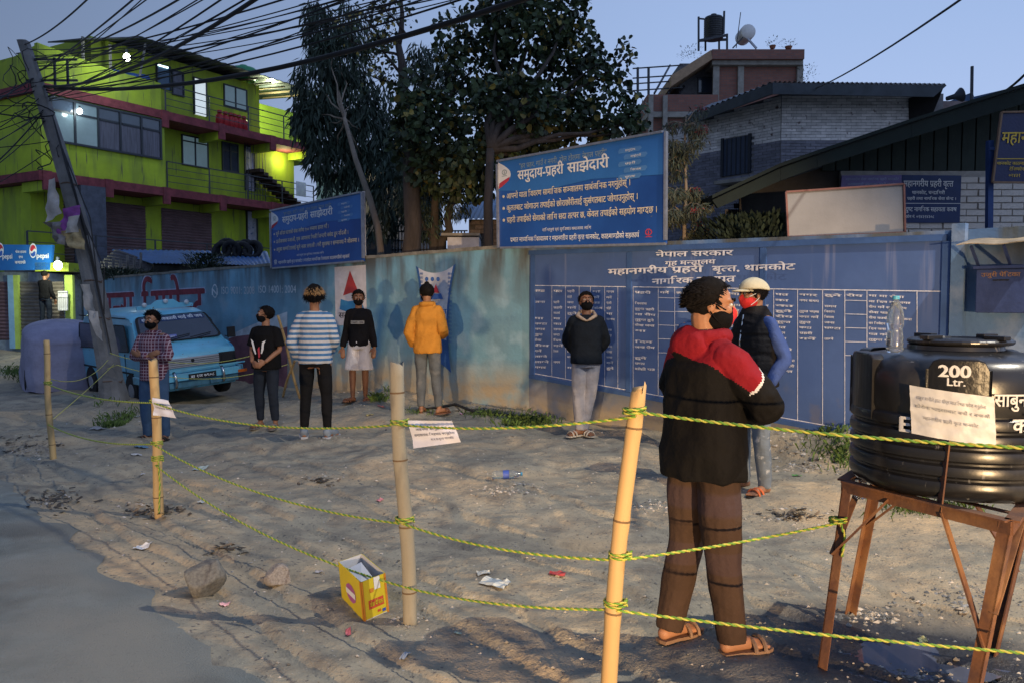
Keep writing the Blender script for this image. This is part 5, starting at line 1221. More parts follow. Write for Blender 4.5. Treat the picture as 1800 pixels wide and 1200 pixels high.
# small wall mounted box on the pole
def cable(p0, p1, s, r_, label='black overhead cable fanning out from the head of the leaning utility pole', n=18):
    mb = MB(); mb.tube(sag(p0, p1, s, n), r_, 5); o = mb.build('overhead_cable', cabm, smooth=True, origin=p0); tag(o, label, 'cable', 'overhead cables at the leaning pole'); return o
tops = [(250, .2), (262, .25), (274, .2), (300, .5), (345, .4), (368, .3), (385, .45), (432, .4), (440, .35), (498, .4), (560, .4), (570, .5), (590, .55), (596, .5), (640, .5), (650, .6), (690, .6), (704, .5), (712, .6), (530, .7), (610, .7), (720, .8), (735, .7)]
for k, (px, s_) in enumerate(tops):
    t = r1.uniform(.84, .98); p0 = PP(t) + Vector((.1, 0, 0)); Ye = r1.uniform(6.5, 8.0); e_ = at(px, -28, Ye); d = (e_ - p0)
    p1 = p0 + d * 1.5; p1.z = p0.z + (e_.z - p0.z) * 1.5
    # sag chosen so that the cable still passes the picture's top edge there
    cable(p0, p1, s_ * .38, .006 + .0035 * (k % 3 == 0))
thick = cable(PP(.88) + Vector((.1, 0, 0)), PP(.88) + (at(690, 5, 7.2) - PP(.88)) * 1.4, .38, .026, 'thickest bundle of black cable sagging from the pole head to the upper centre')
thick = cable(PP(.88) + Vector((.1, 0, 0)), PP(.88) + (at(366, 0, 7.5) - PP(.88)) * 1.4, .3, .02, 'second thick cable bundle rising steeply from the pole head')
o = cable(PP(.99), PP(.99) + (at(137, 0, 9) - PP(.99)) * 1.5, .1, .010, 'single thin cable rising steeply alone from the top of the leaning pole')
for k in range(16):
    t = r1.uniform(.72, .93); p0 = PP(t); e_ = at(-160, r1.uniform(110, 360), r1.uniform(9, 12)); cable(p0, e_ + (e_ - p0) * .4, r1.uniform(.1, .4), .007 + .004 * (k % 4 == 0), 'black overhead cable running off to the left from the leaning pole')
for (a, b, lb) in (((1395, 170, 20), (1655, 0, 8), 'lone thin cable crossing the sky at the right'), ((1716, 180, 14), (1810, 108, 12), 'thick cable rising over the hut roof at the right edge')):
    p, q_ = at(*a), at(*b); mb = MB(); mb.tube(sag(p, p.lerp(q_, 1.3), .18), .012 if a[0] < 1500 else .02, 5); tag(mb.build('overhead_cable', cabm, smooth=True, origin=p), lb, 'cable')
# ================================================================== VAN
vb = mat('van_blue', (.14, .47, .64), .35, .10, 2.5, .03, 30, spec=.5, coat=.3); mixcol(vb, mul(vb, noise_fac(vb, 6, .5, .7), zfac(vb, .75, .15)), (.16, .17, .17)); mixcol(vb, noise_fac(vb, 20, .66, .70), (.14, .13, .13))
vgl = mat('van_glass', (.02, .025, .035), .06, .2, 2, 0, spec=.9); rub = mat('rubber', (.015, .015, .016), .8, .2); grl = mat('grille_silver', (.36, .37, .40), .4, .12, 6, .05, metal=.3)
chrome = mat('chrome', (.6, .6, .62), .2, .1, metal=1); lens = mat('headlight_glass', (.5, .55, .58), .08, .3, 14, .2, 30, spec=.9); amber = mat('amber_lens', (.5, .10, .01), .3, .1); vdark = mat('van_dark', (.01, .01, .012), .7, .2)
VO = atz(287, 700, -.12); VO = Vector((-5.86, 12.75, -.15))
van = thing('minivan', 'light blue minivan parked beside the leaning pole against the painted wall', 'van', VO, rot=(0, R(-4.5), R(44))); van.scale = (1, 1, .92)
VW, VL = 1.56, 3.5
# rings: (y, half width low, half width at roof, z bottom, z top, roof crown)
def vring(y, wl, wr, zb, zt, zbelt=.86):
    c = VW / 2; pts = []
    wm = lerp(wl, wl, .5); e = .10
    zb2 = min(zbelt, zt - .03)
    raw = [(-wl + .05, zb), (-wl, zb + .08), (-wl, zb2 * .6 + zb * .4), (-wl + .005, zb2)]
    if zt > zbelt + .05:
        raw += [(-lerp(wl, wr, .75), lerp(zb2, zt, .72)), (-wr, zt - .07), (-wr + .08, zt - .015), (-wr * .4, zt + .02)]
    else: raw += [(-wl + .01, zt - .025), (-wl + .03, zt - .01), (-wl + .09, zt), (-wl * .4, zt + .01)]
    raw2 = raw + [(-x, z) for x, z in reversed(raw)]
    return [Vector((c + x, y, z)) for x, z in raw2]
hw = VW / 2
R_ = [vring(0.0, hw - .06, hw, .30, .82), vring(.04, hw - .01, hw, .22, .90), vring(.16, hw, hw, .20, .95), vring(.30, hw, hw, .20, 1.02), vring(.34, hw, hw - .04, .20, 1.06), vring(.50, hw, hw - .08, .2, 1.24), vring(.72, hw, hw - .12, .2, 1.48), vring(.82, hw, hw - .13, .2, 1.57), vring(1.05, hw, hw - .13, .2, 1.63), vring(1.9, hw, hw - .13, .2, 1.66), vring(2.9, hw, hw - .13, .2, 1.64), vring(3.36, hw - .01, hw - .15, .22, 1.58), vring(3.48, hw - .04, hw - .2, .26, 1.45), vring(3.5, hw - .06, hw - .22, .3, 1.3)]
mb = MB(); n = len(R_[0]); vs = [p for r_ in R_ for p in r_]
fs = [(i * n + j, i * n + (j + 1) % n, (i + 1) * n + (j + 1) % n, (i + 1) * n + j) for i in range(len(R_) - 1) for j in range(n)]; fs += [tuple(range(n - 1, -1, -1)), tuple((len(R_) - 1) * n + j for j in range(n))]
mb.add(vs, fs); body = mb.build('body', vb, van, smooth=True, local=True)
md = body.modifiers.new('edge', 'EDGE_SPLIT'); md.split_angle = R(38)
def vpanel(name, pts, th, m, mi=0, par=van, inset=None):
    mb = MB(); pts = [Vector(p) for p in pts]; nn = (pts[1] - pts[0]).cross(pts[2] - pts[0]).normalized() * th; mb.prism(pts, nn); return mb.build(name, m, par, local=True)
def rrect(A, B, C, D, r=.12, k=4):
    """rounded quad in 3D"""
    P_ = [Vector(p) for p in (A, B, C, D)]; out_ = []
    for i in range(4):
        p, a, b = P_[i], P_[i - 1], P_[(i + 1) % 4]; pa = p + (a - p).normalized() * r; pb = p + (b - p).normalized() * r
        for j in range(k + 1): t = j / k; out_.append(pa.lerp(p, t).lerp(p.lerp(pb, t), t))
    return out_
def vwindow(name, A, B, C, D, nrm, r=.07, m=vgl):
    pts = rrect(A, B, C, D, r); nrm = Vector(nrm).normalized(); mb = MB(); mb.prism([p + nrm * .004 for p in pts], nrm * .006); w = mb.build(name, m, van, local=True)
    cen = sum(pts, Vector()) / len(pts); mb = MB(); k = len(pts)
    outer = [cen + (p - cen) * 1.07 for p in pts]
    v_ = [p + nrm * .002 for p in outer] + [p + nrm * .016 for p in outer] + [p + nrm * .016 for p in pts]
    mb.add(v_, [(i, (i + 1) % k, k + (i + 1) % k, k + i) for i in range(k)] + [(k + i, k + (i + 1) % k, 2 * k + (i + 1) % k, 2 * k + i) for i in range(k)])
    mb.build('seal', rub, w, local=True); return w
# windshield on the slope between y=.34,z=1.06 and y=.80,z=1.55
ws = [(.13, .345, 1.075), (VW - .13, .345, 1.075), (VW - .22, .745, 1.505), (.22, .745, 1.505)]; nw = Vector((0, -.735, .68)); nw = (Vector(ws[1]) - Vector(ws[0])).cross(Vector(ws[2]) - Vector(ws[1])).normalized(); nw = nw if nw.y < 0 else -nw
wsh = vwindow('windshield', *[Vector(p) + nw * .025 for p in ws], nw, .09)
W0, W1, W2, W3 = [Vector(p) + nw * .037 for p in ws]
T = MB(); f = lambda u, v, o=0: (W0.lerp(W1, u)).lerp(W3.lerp(W2, u), v) + nw * o
T.add([f(.03, .78), f(.97, .78), f(.965, .97), f(.035, .97)], [(0, 1, 2, 3)], 1); lettering(T, 'श्री दक्षिणकाली माई की जय', lambda u, v: f(u, v, .002), .05, .95, .82, .12, 0, .03)
T.add([f(.03, .05), f(.45, .07), f(.45, .22), (f(.03, .22))], [(0, 1, 2, 3)], 2); lettering(T, 'थानकोट काठमा', lambda u, v: f(u, v, .002), .05, .42, .10, .07, 0, .01)
T.build('lettering', [mat('sticker_white', (.6, .65, .7), .5, 0, bump=0), mat('sticker_navy', (.01, .03, .10), .5, .1), mat('sticker_violet', (.16, .18, .42), .5, .1)], wsh, local=True)
mb = MB(); mb.bar(W0.lerp(W1, .25) + nw * .03, f(.62, .16, .02), .014); mb.bar(W0.lerp(W1, .6) + nw * .03, f(.9, .13, .02), .014); mb.build('wiper', rub, van, local=True)
# side windows (left side, x = 0)
for (y0, y1, nm) in ((.86, 1.36, 'side_window'), (1.50, 2.30, 'side_window'), (2.42, 3.28, 'side_window')):
    xo = lambda z: .02 + .115 * max(0, (z - .86) / .77) * .62 - .012
    zt = 1.40; zb = .93; yo = .0 if y0 > 1 else -.22
    vwindow(nm, (xo(zb) - .01, y0 + yo, zb + .02), (xo(zb) - .01, y1, zb), (xo(zt) - .01, y1, zt), (xo(zt) - .01, y0, zt), (-1, 0, .1), .06)
    vwindow(nm, (VW - xo(zb) + .01, y0 + yo, zb + .02), (VW - xo(zb) + .01, y1, zb), (VW - xo(zt) + .01, y1, zt), (VW - xo(zt) + .01, y0, zt), (1, 0, .1), .06)
# door seams and handle, gutter, side crease
mb = MB()
for y in (.84, 1.42, 2.36): mb.bar((-.002, y, .28), (.0, y, .90), .012, .010)
mb.bar((-.006, .5, .56), (-.006, 3.3, .56), .012, .03); mb.bar((.07, .85, 1.53), (.07, 3.35, 1.56), .02, .02); mb.build('trim', rub, van, local=True)
mb = MB(); mb.bar((-.02, 1.32, .80), (-.02, 1.20, .80), .025, .03); mb.build('door_handle', rub, van, local=True)
# front: grille, lights, bumper
mb = MB(); mb.box((VW / 2, -.008, .71), (.92, .035, .17)); g_ = mb.build('grille', grl, van, local=True, bevel=.008)
mb = MB(); 
for z in (.655, .69, .725, .76): mb.box((VW / 2, -.028, z), (.90, .006, .006))
mb.build('grille_line', rub, g_, local=True, kind='stuff'); mb = MB(); mb.ell((VW / 2, -.032, .73), (.03, .008, .03)); mb.build('badge', rub, g_, local=True)
for x in (.18, VW - .18):
    mb = MB(); mb.box((x, -.012, .70), (.30, .05, .22)); hl = mb.build('headlight', rub, van, local=True, bevel=.02)
    mb = MB(); mb.prism([Vector(p) for p in rrect((x - .11, -.038, .62), (x + .11, -.038, .62), (x + .11, -.038, .78), (x - .11, -.038, .78), .03)], (0, -.012, 0)); mb.build('lens', lens if x < 1 else vdark, hl, local=True)
mb = MB(); pts = [(-.06, .32, .47), (-.05, -.05, .47), (.05, -.14, .47), (VW - .05, -.14, .47), (VW + .05, -.05, .47), (VW + .06, .32, .47)]
for a, b in zip(pts, pts[1:]): mb.bar(a, b, .05, .13)
bp = mb.build('bumper', vb, van, local=True, bevel=.01)
mb = MB(); mb.box((VW / 2, -.04, .33), (VW - .1, .12, .12)); 
for x in (.16, .42, 1.1): mb.box((x, -.12, .33), (.2, .04, .10))
mb.build('apron', mat('van_blue_dirty', (.06, .18, .26), .6, .3, 5), van, local=True, bevel=.01)
for x in (.42, 1.22): mb = MB(); mb.tube([(x, -.15, .30), (x, -.19, .36), (x - .01, -.20, .50), (x - .02, -.15, .58)], .024, 6, sq=(1, 1)); mb.build('overrider', chrome, van, local=True, smooth=True)
mb = MB(); mb.bar((-.05, -.17, .60), (VW + .05, -.17, .60), .025); mb.build('bumper_bar', vb, van, local=True)
mb = MB(); mb.box((VW - .0, -.16, .44), (.16, .03, .05)); mb.build('indicator', amber, van, local=True)
mb = MB(); mb.box((.86, -.18, .46), (.46, .012, .10)); pl = mb.build('number_plate', vdark, van, local=True)
T = MB(); lettering(T, 'बा १ज ७९०८', lambda u, v: Vector((u, -.188, v)), .66, 1.06, .435, .05, off=.02); T.build('lettering', swhite, pl, local=True)
for (x, y) in ((.05, .62), (VW - .05, .62), (.05, 2.75), (VW - .05, 2.75)):
    mb = MB(); ry = Matrix.Rotation(R(90), 3, 'Y'); mb.lathe([(.14, -.075), (.26, -.07), (.27, -.04), (.27, .04), (.26, .07), (.14, .075)], (x, y, .24), 20, rot=ry); wh = mb.build('wheel', rub, van, local=True, smooth=False)
    mb = MB(); mb.lathe([(.02, -.085), (.13, -.08), (.14, -.06), (.14, .06), (.13, .08), (.02, .085)], (x, y, .24), 14, rot=ry); mb.build('rim', grl, wh, local=True)
mb = MB(); 
for y in (.62, 2.75):
    pts = [Vector((-.004, y + .34 * math.cos(a * .2618), .22 + .33 * math.sin(a * .2618))) for a in range(13)]; mb.prism(pts, (.02, 0, 0))
mb.build('wheel_arch', vdark, van, local=True)
for x, s in ((VW + .10, 1),): 
    mb = MB(); mb.box((x, .36, 1.13), (.14, .05, .20)); mb.bar((x - .1, .42, 1.06), (x, .38, 1.06), .02); mb.build('mirror', rub, van, local=True, bevel=.02)
mb = MB(); mb.prism([(.30, .92, 1.66), (1.26, .92, 1.66), (1.26, .92, 1.72), (1.02, .92, 1.745), (.92, .92, 1.82), (.64, .92, 1.82), (.54, .92, 1.745), (.30, .92, 1.72)], (0, .03, 0)); rb2 = mb.build('roof_board', vb, van, local=True)
for x in (.42, .78, 1.14): mb = MB(); mb.ell((x, .895, 1.745 if x != .78 else 1.79), (.045, .03, .045)); mb.build('lamp', lens, rb2, local=True, smooth=True)
mb = MB(); mb.ell((.5, .58, .88), (.16, .1, .2)); mb.ell((.48, .55, 1.15), (.08, .08, .10)) ; 
bpy.data.meshes
# covered car
cc = MB(); n1, n2 = 48, 30; CL, CWd, CH = 3.2, 1.45, 1.30
vs = []
for j in range(n2 + 1):
    for i in range(n1):
        a = 2 * math.pi * i / n1; v = j / n2; ca_, sa = math.cos(a), math.sin(a); e_ = .42
        sx_ = math.copysign(abs(ca_) ** e_, ca_) * CL / 2; sy_ = math.copysign(abs(sa) ** e_, sa) * CWd / 2
        if v < .62: q = v / .62; z = CH * .80 * q; k = 1.02 - .05 * q + .03 * math.sin(q * 3)
        else: q = (v - .62) / .38; z = CH * (.80 + .20 * math.sin(q * math.pi / 2) ** .9) - 0; k = .98 * (1 - q ** 1.8 * .98)
        x, y = sx_ * k, sy_ * k
        zz = z * (1 - .16 * (abs(x) / (CL / 2)) ** 2.2)
        p = Vector((x, y, zz)); fold = .045 * mnoise.noise(Vector((a * 2.2, z * 1.3, 0)) * 2.1) + .02 * mnoise.noise(Vector((a * 6, z * 1.0, 3)) * 2)
        if v < .62: p += Vector((ca_, sa, 0)) * fold * (1.6 - q)
        else: p.z += fold * .5
        if j == 0: p.z += .05 * mnoise.noise(Vector((a * 3, 0, 9)))
        vs.append(p)
cc.add(vs, [(j * n1 + i, j * n1 + (i + 1) % n1, (j + 1) * n1 + (i + 1) % n1, (j + 1) * n1 + i) for j in range(n2) for i in range(n1)])
cover_m = mat('car_cover_cloth', (.27, .26, .35), .85, .15, 2, .35, 16, dist=.02)
car = thing('covered_car', 'car hidden under a grey violet cloth cover behind the blue van', 'car', (-9.15, 16.2, -.12), rot=(0, 0, R(122)))
cc.build('cover', cover_m, car, smooth=True, local=True)
for (x, y) in ((-1.05, .62), (-1.05, -.62), (1.05, .62), (1.05, -.62)):
    mb = MB(); mb.lathe([(.12, -.08), (.27, -.07), (.27, .07), (.12, .08)], (x, y, .2), 16, rot=Matrix.Rotation(R(90), 3, 'X')); mb.build('wheel', rub, car, local=True)

# ================================================================== PEOPLE
SK = lambda n, c: mat(n, c, .55, .10, 8, .05, 60, dist=.003, spec=.35)
skin = SK('skin_brown', (.26, .125, .07)); skin_d = SK('skin_dark', (.17, .08, .045)); hairm = mat('hair_black', (.007, .006, .006), .8, .3, 30, .3, 120, dist=.003, spec=.08); eyew = mat('eye_white', (.5, .48, .45), .2, 0, bump=0); eyed = mat('iris', (.01, .008, .006), .1, 0, bump=0)
maskb = mat('mask_black', (.006, .006, .007), .95, .2, 30, .1, spec=.1); white_s = mat('strap_white', (.6, .6, .6), .8, 0, bump=0)
def cloth(name, c, rough=.9, var=.12, **k): return mat(name, c, rough, var, 5, .5, 11, dist=.02, spec=.12, **k)
def remesh(mb, name, mats, par, voxel, smooth=2, wr=0, wsc=9, seed=0, mfn=None, stretch=(1, 1, 1)):
    me = bpy.data.meshes.new(name); me.from_pydata([tuple(v) for v in mb.v], [], mb.f); o = bpy.data.objects.new(name, me); COL.objects.link(o)
    m = o.modifiers.new('r', 'REMESH'); m.mode = 'VOXEL'; m.voxel_size = voxel
    if smooth: m = o.modifiers.new('s', 'SMOOTH'); m.iterations = smooth; m.factor = .6
    dg = bpy.context.evaluated_depsgraph_get(); me2 = bpy.data.meshes.new_from_object(o.evaluated_get(dg)); bpy.data.objects.remove(o); bpy.data.meshes.remove(me)
    me2.name = name; n = len(me2.vertices)
    if wr:
        co = np.empty(n * 3); me2.vertices.foreach_get('co', co); no = np.empty(n * 3); me2.vertices.foreach_get('normal', no); co = co.reshape(-1, 3); no = no.reshape(-1, 3)
        d = np.array([(1 - abs(mnoise.noise(Vector((p[0] * wsc * stretch[0] + seed, p[1] * wsc * stretch[1], p[2] * wsc * stretch[2])))) * 2.6) + .5 * mnoise.noise(Vector((p[0] * wsc * 2.3, p[1] * wsc * 2.3 + seed, p[2] * wsc * 2))) for p in co]); co += no * (d * wr)[:, None]; me2.vertices.foreach_set('co', co.ravel())
    me2.materials.clear()
    for q in (mats if isinstance(mats, (list, tuple)) else [mats]): me2.materials.append(q)
    me2.polygons.foreach_set('use_smooth', [True] * len(me2.polygons))
    if mfn:
        for p in me2.polygons: p.material_index = mfn(p.center)
    me2.update(); o = bpy.data.objects.new(name, me2); COL.objects.link(o); o.parent = par; return o
def eloft(mb, levels, n=20):
    """levels: (x, y, z, rx, ry)"""
    base = len(mb.v); k = len(levels)
    for (x, y, z, rx, ry) in levels:
        for j in range(n): a = 2 * math.pi * j / n; c, s = math.cos(a), math.sin(a); mb.v.append((x + rx * math.copysign(abs(c) ** .85, c), y + ry * math.copysign(abs(s) ** .9, s), z))
    for i in range(k - 1):
        for j in range(n): a = base + i * n + j; b = base + i * n + (j + 1) % n; mb.f.append((a, b, b + n, a + n)); mb.m.append(0)
    mb.f.append(tuple(base + j for j in range(n - 1, -1, -1))); mb.f.append(tuple(base + (k - 1) * n + j for j in range(n))); mb.m += [0, 0]
def spl(pts, rad, k=4):
    """Catmull style refinement"""
    P_ = [Vector(p) for p in pts]; out_, ro = [], []
    for i in range(len(P_) - 1):
        p0 = P_[max(i - 1, 0)]; p1, p2 = P_[i], P_[i + 1]; p3 = P_[min(i + 2, len(P_) - 1)]
        for j in range(k):
            t = j / k; q = .5 * ((2 * p1) + (p2 - p0) * t + (2 * p0 - 5 * p1 + 4 * p2 - p3) * t * t + (3 * p1 - p0 - 3 * p2 + p3) * t ** 3); out_.append(q); ro.append(lerp(rad[i], rad[i + 1], t))
    out_.append(P_[-1]); ro.append(rad[-1]); return out_, ro
def ctube(mb, pts, rad, n=12, k=3, round_ends=True, sq=(1, 1)):
    p, r = spl(pts, rad, k); mb.tube(p, r, n, sq=sq)
    if round_ends:
        mb.ell(p[0], (r[0],) * 3, n); mb.ell(p[-1], (r[-1],) * 3, n)
ARMS = {'down': ((.150, .015, .640), (.155, -.035, .495), (.150, -.06, .43)), 'crossed': ((.158, -.035, .655), (-.02, -.125, .665), (-.085, -.125, .69)), 'clasp': ((.152, -.005, .650), (.065, -.115, .560), (.015, -.135, .535)), 'behind': ((.160, .065, .655), (.05, .105, .545), (.0, .11, .52)), 'pocket': ((.172, .045, .645), (.118, -.02, .525), (.095, -.045, .475)), 'bent': ((.165, .03, .65), (.11, -.10, .60), (.06, -.14, .60))}
def person(label, px, py, H, rz, arms=('down', 'down'), legs=None, lean=0, head=(0, 0, 0), skinm=skin, top=None, pants=None, feet='sandal', feetm=None, hair=None, mask=None, voxel=.010, cat='person', W_=1.0, Y=None, pos=None, extra=None, sway=0, shoe_heel=0, ribs=None):
    loc = pos if pos is not None else gpx(px, py)
    par = thing('person', label, cat, loc, rot=(0, 0, R(rz))); S_ = H
    def J(x, y, z):
        k = max(0, z - .50); return Vector(((x * W_ + sway * k) * S_, (y - lean * k) * S_, z * S_))
    sgn = (1, -1)
    legs = legs or [((.056, 0, .515), (.066, -.012, .285), (.072, .008, .045), 10), ((-.056, 0, .515), (-.064, -.010, .285), (-.070, .012, .045), -12)]
    hz = .935; yaw, pit, roll = [R(a) for a in head]; HR = Matrix.Rotation(yaw, 3, 'Z') @ Matrix.Rotation(pit, 3, 'X') @ Matrix.Rotation(roll, 3, 'Y'); hh = .135 * S_; HC = J(0, -.012, hz - .002); NP = J(0, 0, .87)
    def Hd(x, y, z): return NP + HR @ (Vector((x, y, z)) * hh + (HC - NP))
    A3 = []
    for i, s in enumerate(sgn):
        e_, w, h_ = ARMS[arms[i]] if isinstance(arms[i], str) else arms[i]; A3.append((J(s * .092, 0, .797), J(s * e_[0] * .84, e_[1], e_[2]), J(s * w[0], w[1], w[2]), J(s * h_[0], h_[1], h_[2])))
    L3 = [(J(*a), J(*b), J(*c), R(f)) for a, b, c, f in legs]
    # ---- body
    mb = MB(); b_ = mb
    eloft(mb, [(*J(0, 0, .47), .075 * W_ * S_, .052 * S_), (*J(0, .004, .53), .092 * W_ * S_, .062 * S_), (*J(0, 0, .60), .078 * W_ * S_, .055 * S_), (*J(0, 0, .66), .080 * W_ * S_, .056 * S_), (*J(0, 0, .73), .088 * W_ * S_, .062 * S_), (*J(0, 0, .79), .086 * W_ * S_, .056 * S_), (*J(0, 0, .825), .070 * W_ * S_, .042 * S_), (*J(0, 0, .838), .035 * S_, .030 * S_)])
    ctube(mb, [J(.076, 0, .805), J(-.076, 0, .805)], [.033 * S_] * 2)
    ctube(mb, [J(0, .006, .80), J(0, 0, .85), HC + Vector((0, .02 * S_, -.03 * S_))], [.038 * S_, .033 * S_, .031 * S_])
    for s, (sh_, el, wr_, hd) in zip(sgn, A3):
        ctube(mb, [sh_, sh_.lerp(el, .5), el, el.lerp(wr_, .35), wr_], [.029 * S_, .026 * S_, .021 * S_, .022 * S_, .0155 * S_])
        d = (hd - wr_).normalized(); pc_ = wr_ + d * .042 * S_
        side = d.cross(Vector((0, 1, .2))).normalized(); 
        if side.length < .1: side = Vector((1, 0, 0))
        nn = side.cross(d).normalized()
        rotm = Matrix((side, nn, d)).transposed(); mb.ell(pc_, (.024 * S_, .011 * S_, .034 * S_), 10, rot=rotm)
        for k, (o_, l_) in enumerate(((-.019, .036), (-.0065, .044), (.0065, .042), (.018, .033))):
            r0 = pc_ + d * .022 * S_ + side * o_ * S_ * .95; p1 = r0 + d * l_ * .55 * S_ + nn * .004 * S_; p2 = p1 + (d * .75 + nn * .6 * (1 if s > 0 else 1)) * l_ * .55 * S_; mb.tube([r0, p1, p2], [.0062 * S_, .0056 * S_, .0045 * S_], 6)
        t0 = wr_ + d * .018 * S_ - side * .016 * S_ ; mb.tube([t0, t0 + d * .018 * S_ - side * .016 * S_, t0 + d * .042 * S_ - side * .020 * S_], [.008 * S_, .007 * S_, .005 * S_], 6)
    for s, (hp, kn, an, ft) in zip(sgn, L3):
        ctube(mb, [hp, hp.lerp(kn, .5), kn, kn.lerp(an, .35), an], [.054 * S_, .044 * S_, .032 * S_, .031 * S_, .0195 * S_])
        fd = Vector((math.sin(ft), -math.cos(ft), 0)); fs_ = Vector((math.cos(ft), math.sin(ft), 0)); base = Vector((an.x, an.y, an.z - .045 * S_)); hl = base - fd * .018 * S_ + Vector((0, 0, .019 * S_)); bl_ = base + fd * .085 * S_ + Vector((0, 0, .012 * S_))
        ctube(mb, [hl, base + fd * .03 * S_ + Vector((0, 0, .022 * S_)), bl_], [.0185 * S_, .0205 * S_, .0125 * S_], 10, sq=(1, 1)); mb.ell(bl_ - fd * .01 * S_, (.026 * S_, .026 * S_, .012 * S_), 12)
        for k in range(5): o_ = (-.021 + .0105 * k) * (1 if s > 0 else -1); q = bl_ + fs_ * o_ * S_; mb.tube([q, q + fd * (.028 - .0028 * k if True else 0) * S_ + Vector((0, 0, -.003 * S_))], [.0068 * S_ + (.002 * S_ if k == 0 else 0), .0052 * S_], 6); mb.ell(q + fd * (.028 - .0028 * k) * S_ - Vector((0, 0, .003 * S_)), (.006 * S_,) * 3, 6)
    def he(x, y, z, rx, ry, rz_): mb.ell(Hd(x, y, z), (rx * hh, ry * hh, rz_ * hh), 16, rot=HR, m=10)
    he(0, .06, .14, .355, .44, .37); he(0, -.10, -.12, .285, .33, .36); he(0, -.24, -.36, .13, .13, .11); he(0, .02, -.15, .28, .28, .28)
    ctube(mb, [Hd(0, -.40, .06), Hd(0, -.47, -.06), Hd(0, -.49, -.12)], [.035 * hh, .05 * hh, .065 * hh], 8)
    for s in sgn:
        he(s * .055, -.44, -.14, .045, .05, .035); he(s * .15, -.30, -.06, .12, .10, .10); he(s * .345, .04, -.01, .045, .09, .145); ctube(mb, [Hd(s * .04, -.395, .115), Hd(s * .22, -.34, .125)], [.04 * hh, .035 * hh], 8)
    ctube(mb, [Hd(-.09, -.38, -.255), Hd(0, -.415, -.25), Hd(.09, -.38, -.255)], [.022 * hh, .032 * hh, .022 * hh], 8)
    remesh(mb, 'body', skinm, par, min(voxel, .0105) * .9, 1)
    if abs(((rz + math.degrees(yaw)) + 180) % 360 - 180) < 125:
        for s in sgn: mb = MB(); mb.ell(Hd(s * .135, -.358, .045), (.062 * hh, .05 * hh, .042 * hh), 10, rot=HR); mb.ell(Hd(s * .135, -.404, .045), (.028 * hh, .014 * hh, .030 * hh), 8, mi=1, rot=HR); mb.build('eye', [eyew, eyed], par, local=True, smooth=True)
        for s in sgn: mb = MB(); mb.tube([Hd(s * .05, -.445, .13), Hd(s * .14, -.43, .17), Hd(s * .24, -.36, .15)], [.022 * hh, .022 * hh, .01 * hh], 6); mb.build('eyebrow', hairm, par, local=True, smooth=True)
    # ---- hair
    if hair:
        mb = MB(); seed = hair.get('seed', 1); r2 = random.Random(seed); vs = []; n1, n2 = 40, 22; th_ = hair.get('t', 1.10); fr = hair.get('front', .30); bk_ = hair.get('back', -.30)
        for j in range(n2 + 1):
            for i in range(n1):
                a = 2 * math.pi * i / n1; ph = math.pi * j / n2 * .9998 + .0001; x, y, z = math.sin(ph) * math.cos(a), math.sin(ph) * math.sin(a), math.cos(ph)
                line = lerp(bk_, fr, sm((-y + .15) / .75)) + .07 * mnoise.noise(Vector((x * 7, y * 7, seed))); dz_ = (z * .37 + .14) - line; inside = dz_ < 0
                k = th_ * (1 + .07 * mnoise.noise(Vector((x, y, z)) * 4 + Vector((seed, 0, 0)))) + hair.get('top', 0) * max(0, z) ** 2
                k = 1.0 + (k - 1.0) * float(sm((dz_ + .02) / .16))
                if inside: k = .88
                vs.append(Hd(x * .37 * k, .06 + y * .455 * k, .14 + z * .385 * k))
        mb.add(vs, [(j * n1 + i, j * n1 + (i + 1) % n1, (j + 1) * n1 + (i + 1) % n1, (j + 1) * n1 + i) for j in range(n2) for i in range(n1)])
        for m_ in range(hair.get('locks', 260)):
            a = r2.uniform(0, 6.283); z = r2.uniform(-.45, 1); q = math.sqrt(max(0, 1 - z * z)); x, y = q * math.cos(a), q * math.sin(a)
            line = lerp(bk_, fr, float(sm((-y + .15) / .75)))
            if z * .37 + .14 < line + .02: continue
            k = th_ * .98; p = Vector((x * .37 * k, .06 + y * .455 * k, .14 + z * .385 * k)); nn = Vector((x, y, z * 1.1)).normalized(); dn = Vector((r2.uniform(-.5, .5) * hair.get('mess', 1), r2.uniform(-.9, .3) if not hair.get('comb') else r2.uniform(.5, .9) * (1 if y > -.2 else -.6), hair.get('rise', -.4))); l_ = hair.get('len', .10) * r2.uniform(.6, 1.3); d = (nn * hair.get('out', .3) + dn).normalized(); s_ = d.cross(nn).normalized() * .014 if d.cross(nn).length > .05 else Vector((.014, 0, 0))
            q1 = p + d * l_ * .6 + nn * .02; q2 = p + d * l_ + dn * l_ * .25; mi = 1 if (hair.get('tip') and z > hair.get('tipz', .2)) else 0
            mb.add([Hd(*(p - s_ - nn * .02)), Hd(*(p + s_ - nn * .02)), Hd(*(q1 + s_ * .7)), Hd(*(q1 - s_ * .7)), Hd(*q2)], [(0, 1, 2, 3), (3, 2, 4)], mi)
        mb.build('hair', [hair.get('m', hairm), hair.get('tipm', hairm)], par, local=True, smooth=True)
        if hair.get('bun'):
            mb = MB(); mb.ell(Hd(0, .12, .56), (.15 * hh, .16 * hh, .13 * hh), 12, rot=HR); mb.build('hair_bun', hairm, par, local=True, smooth=True)
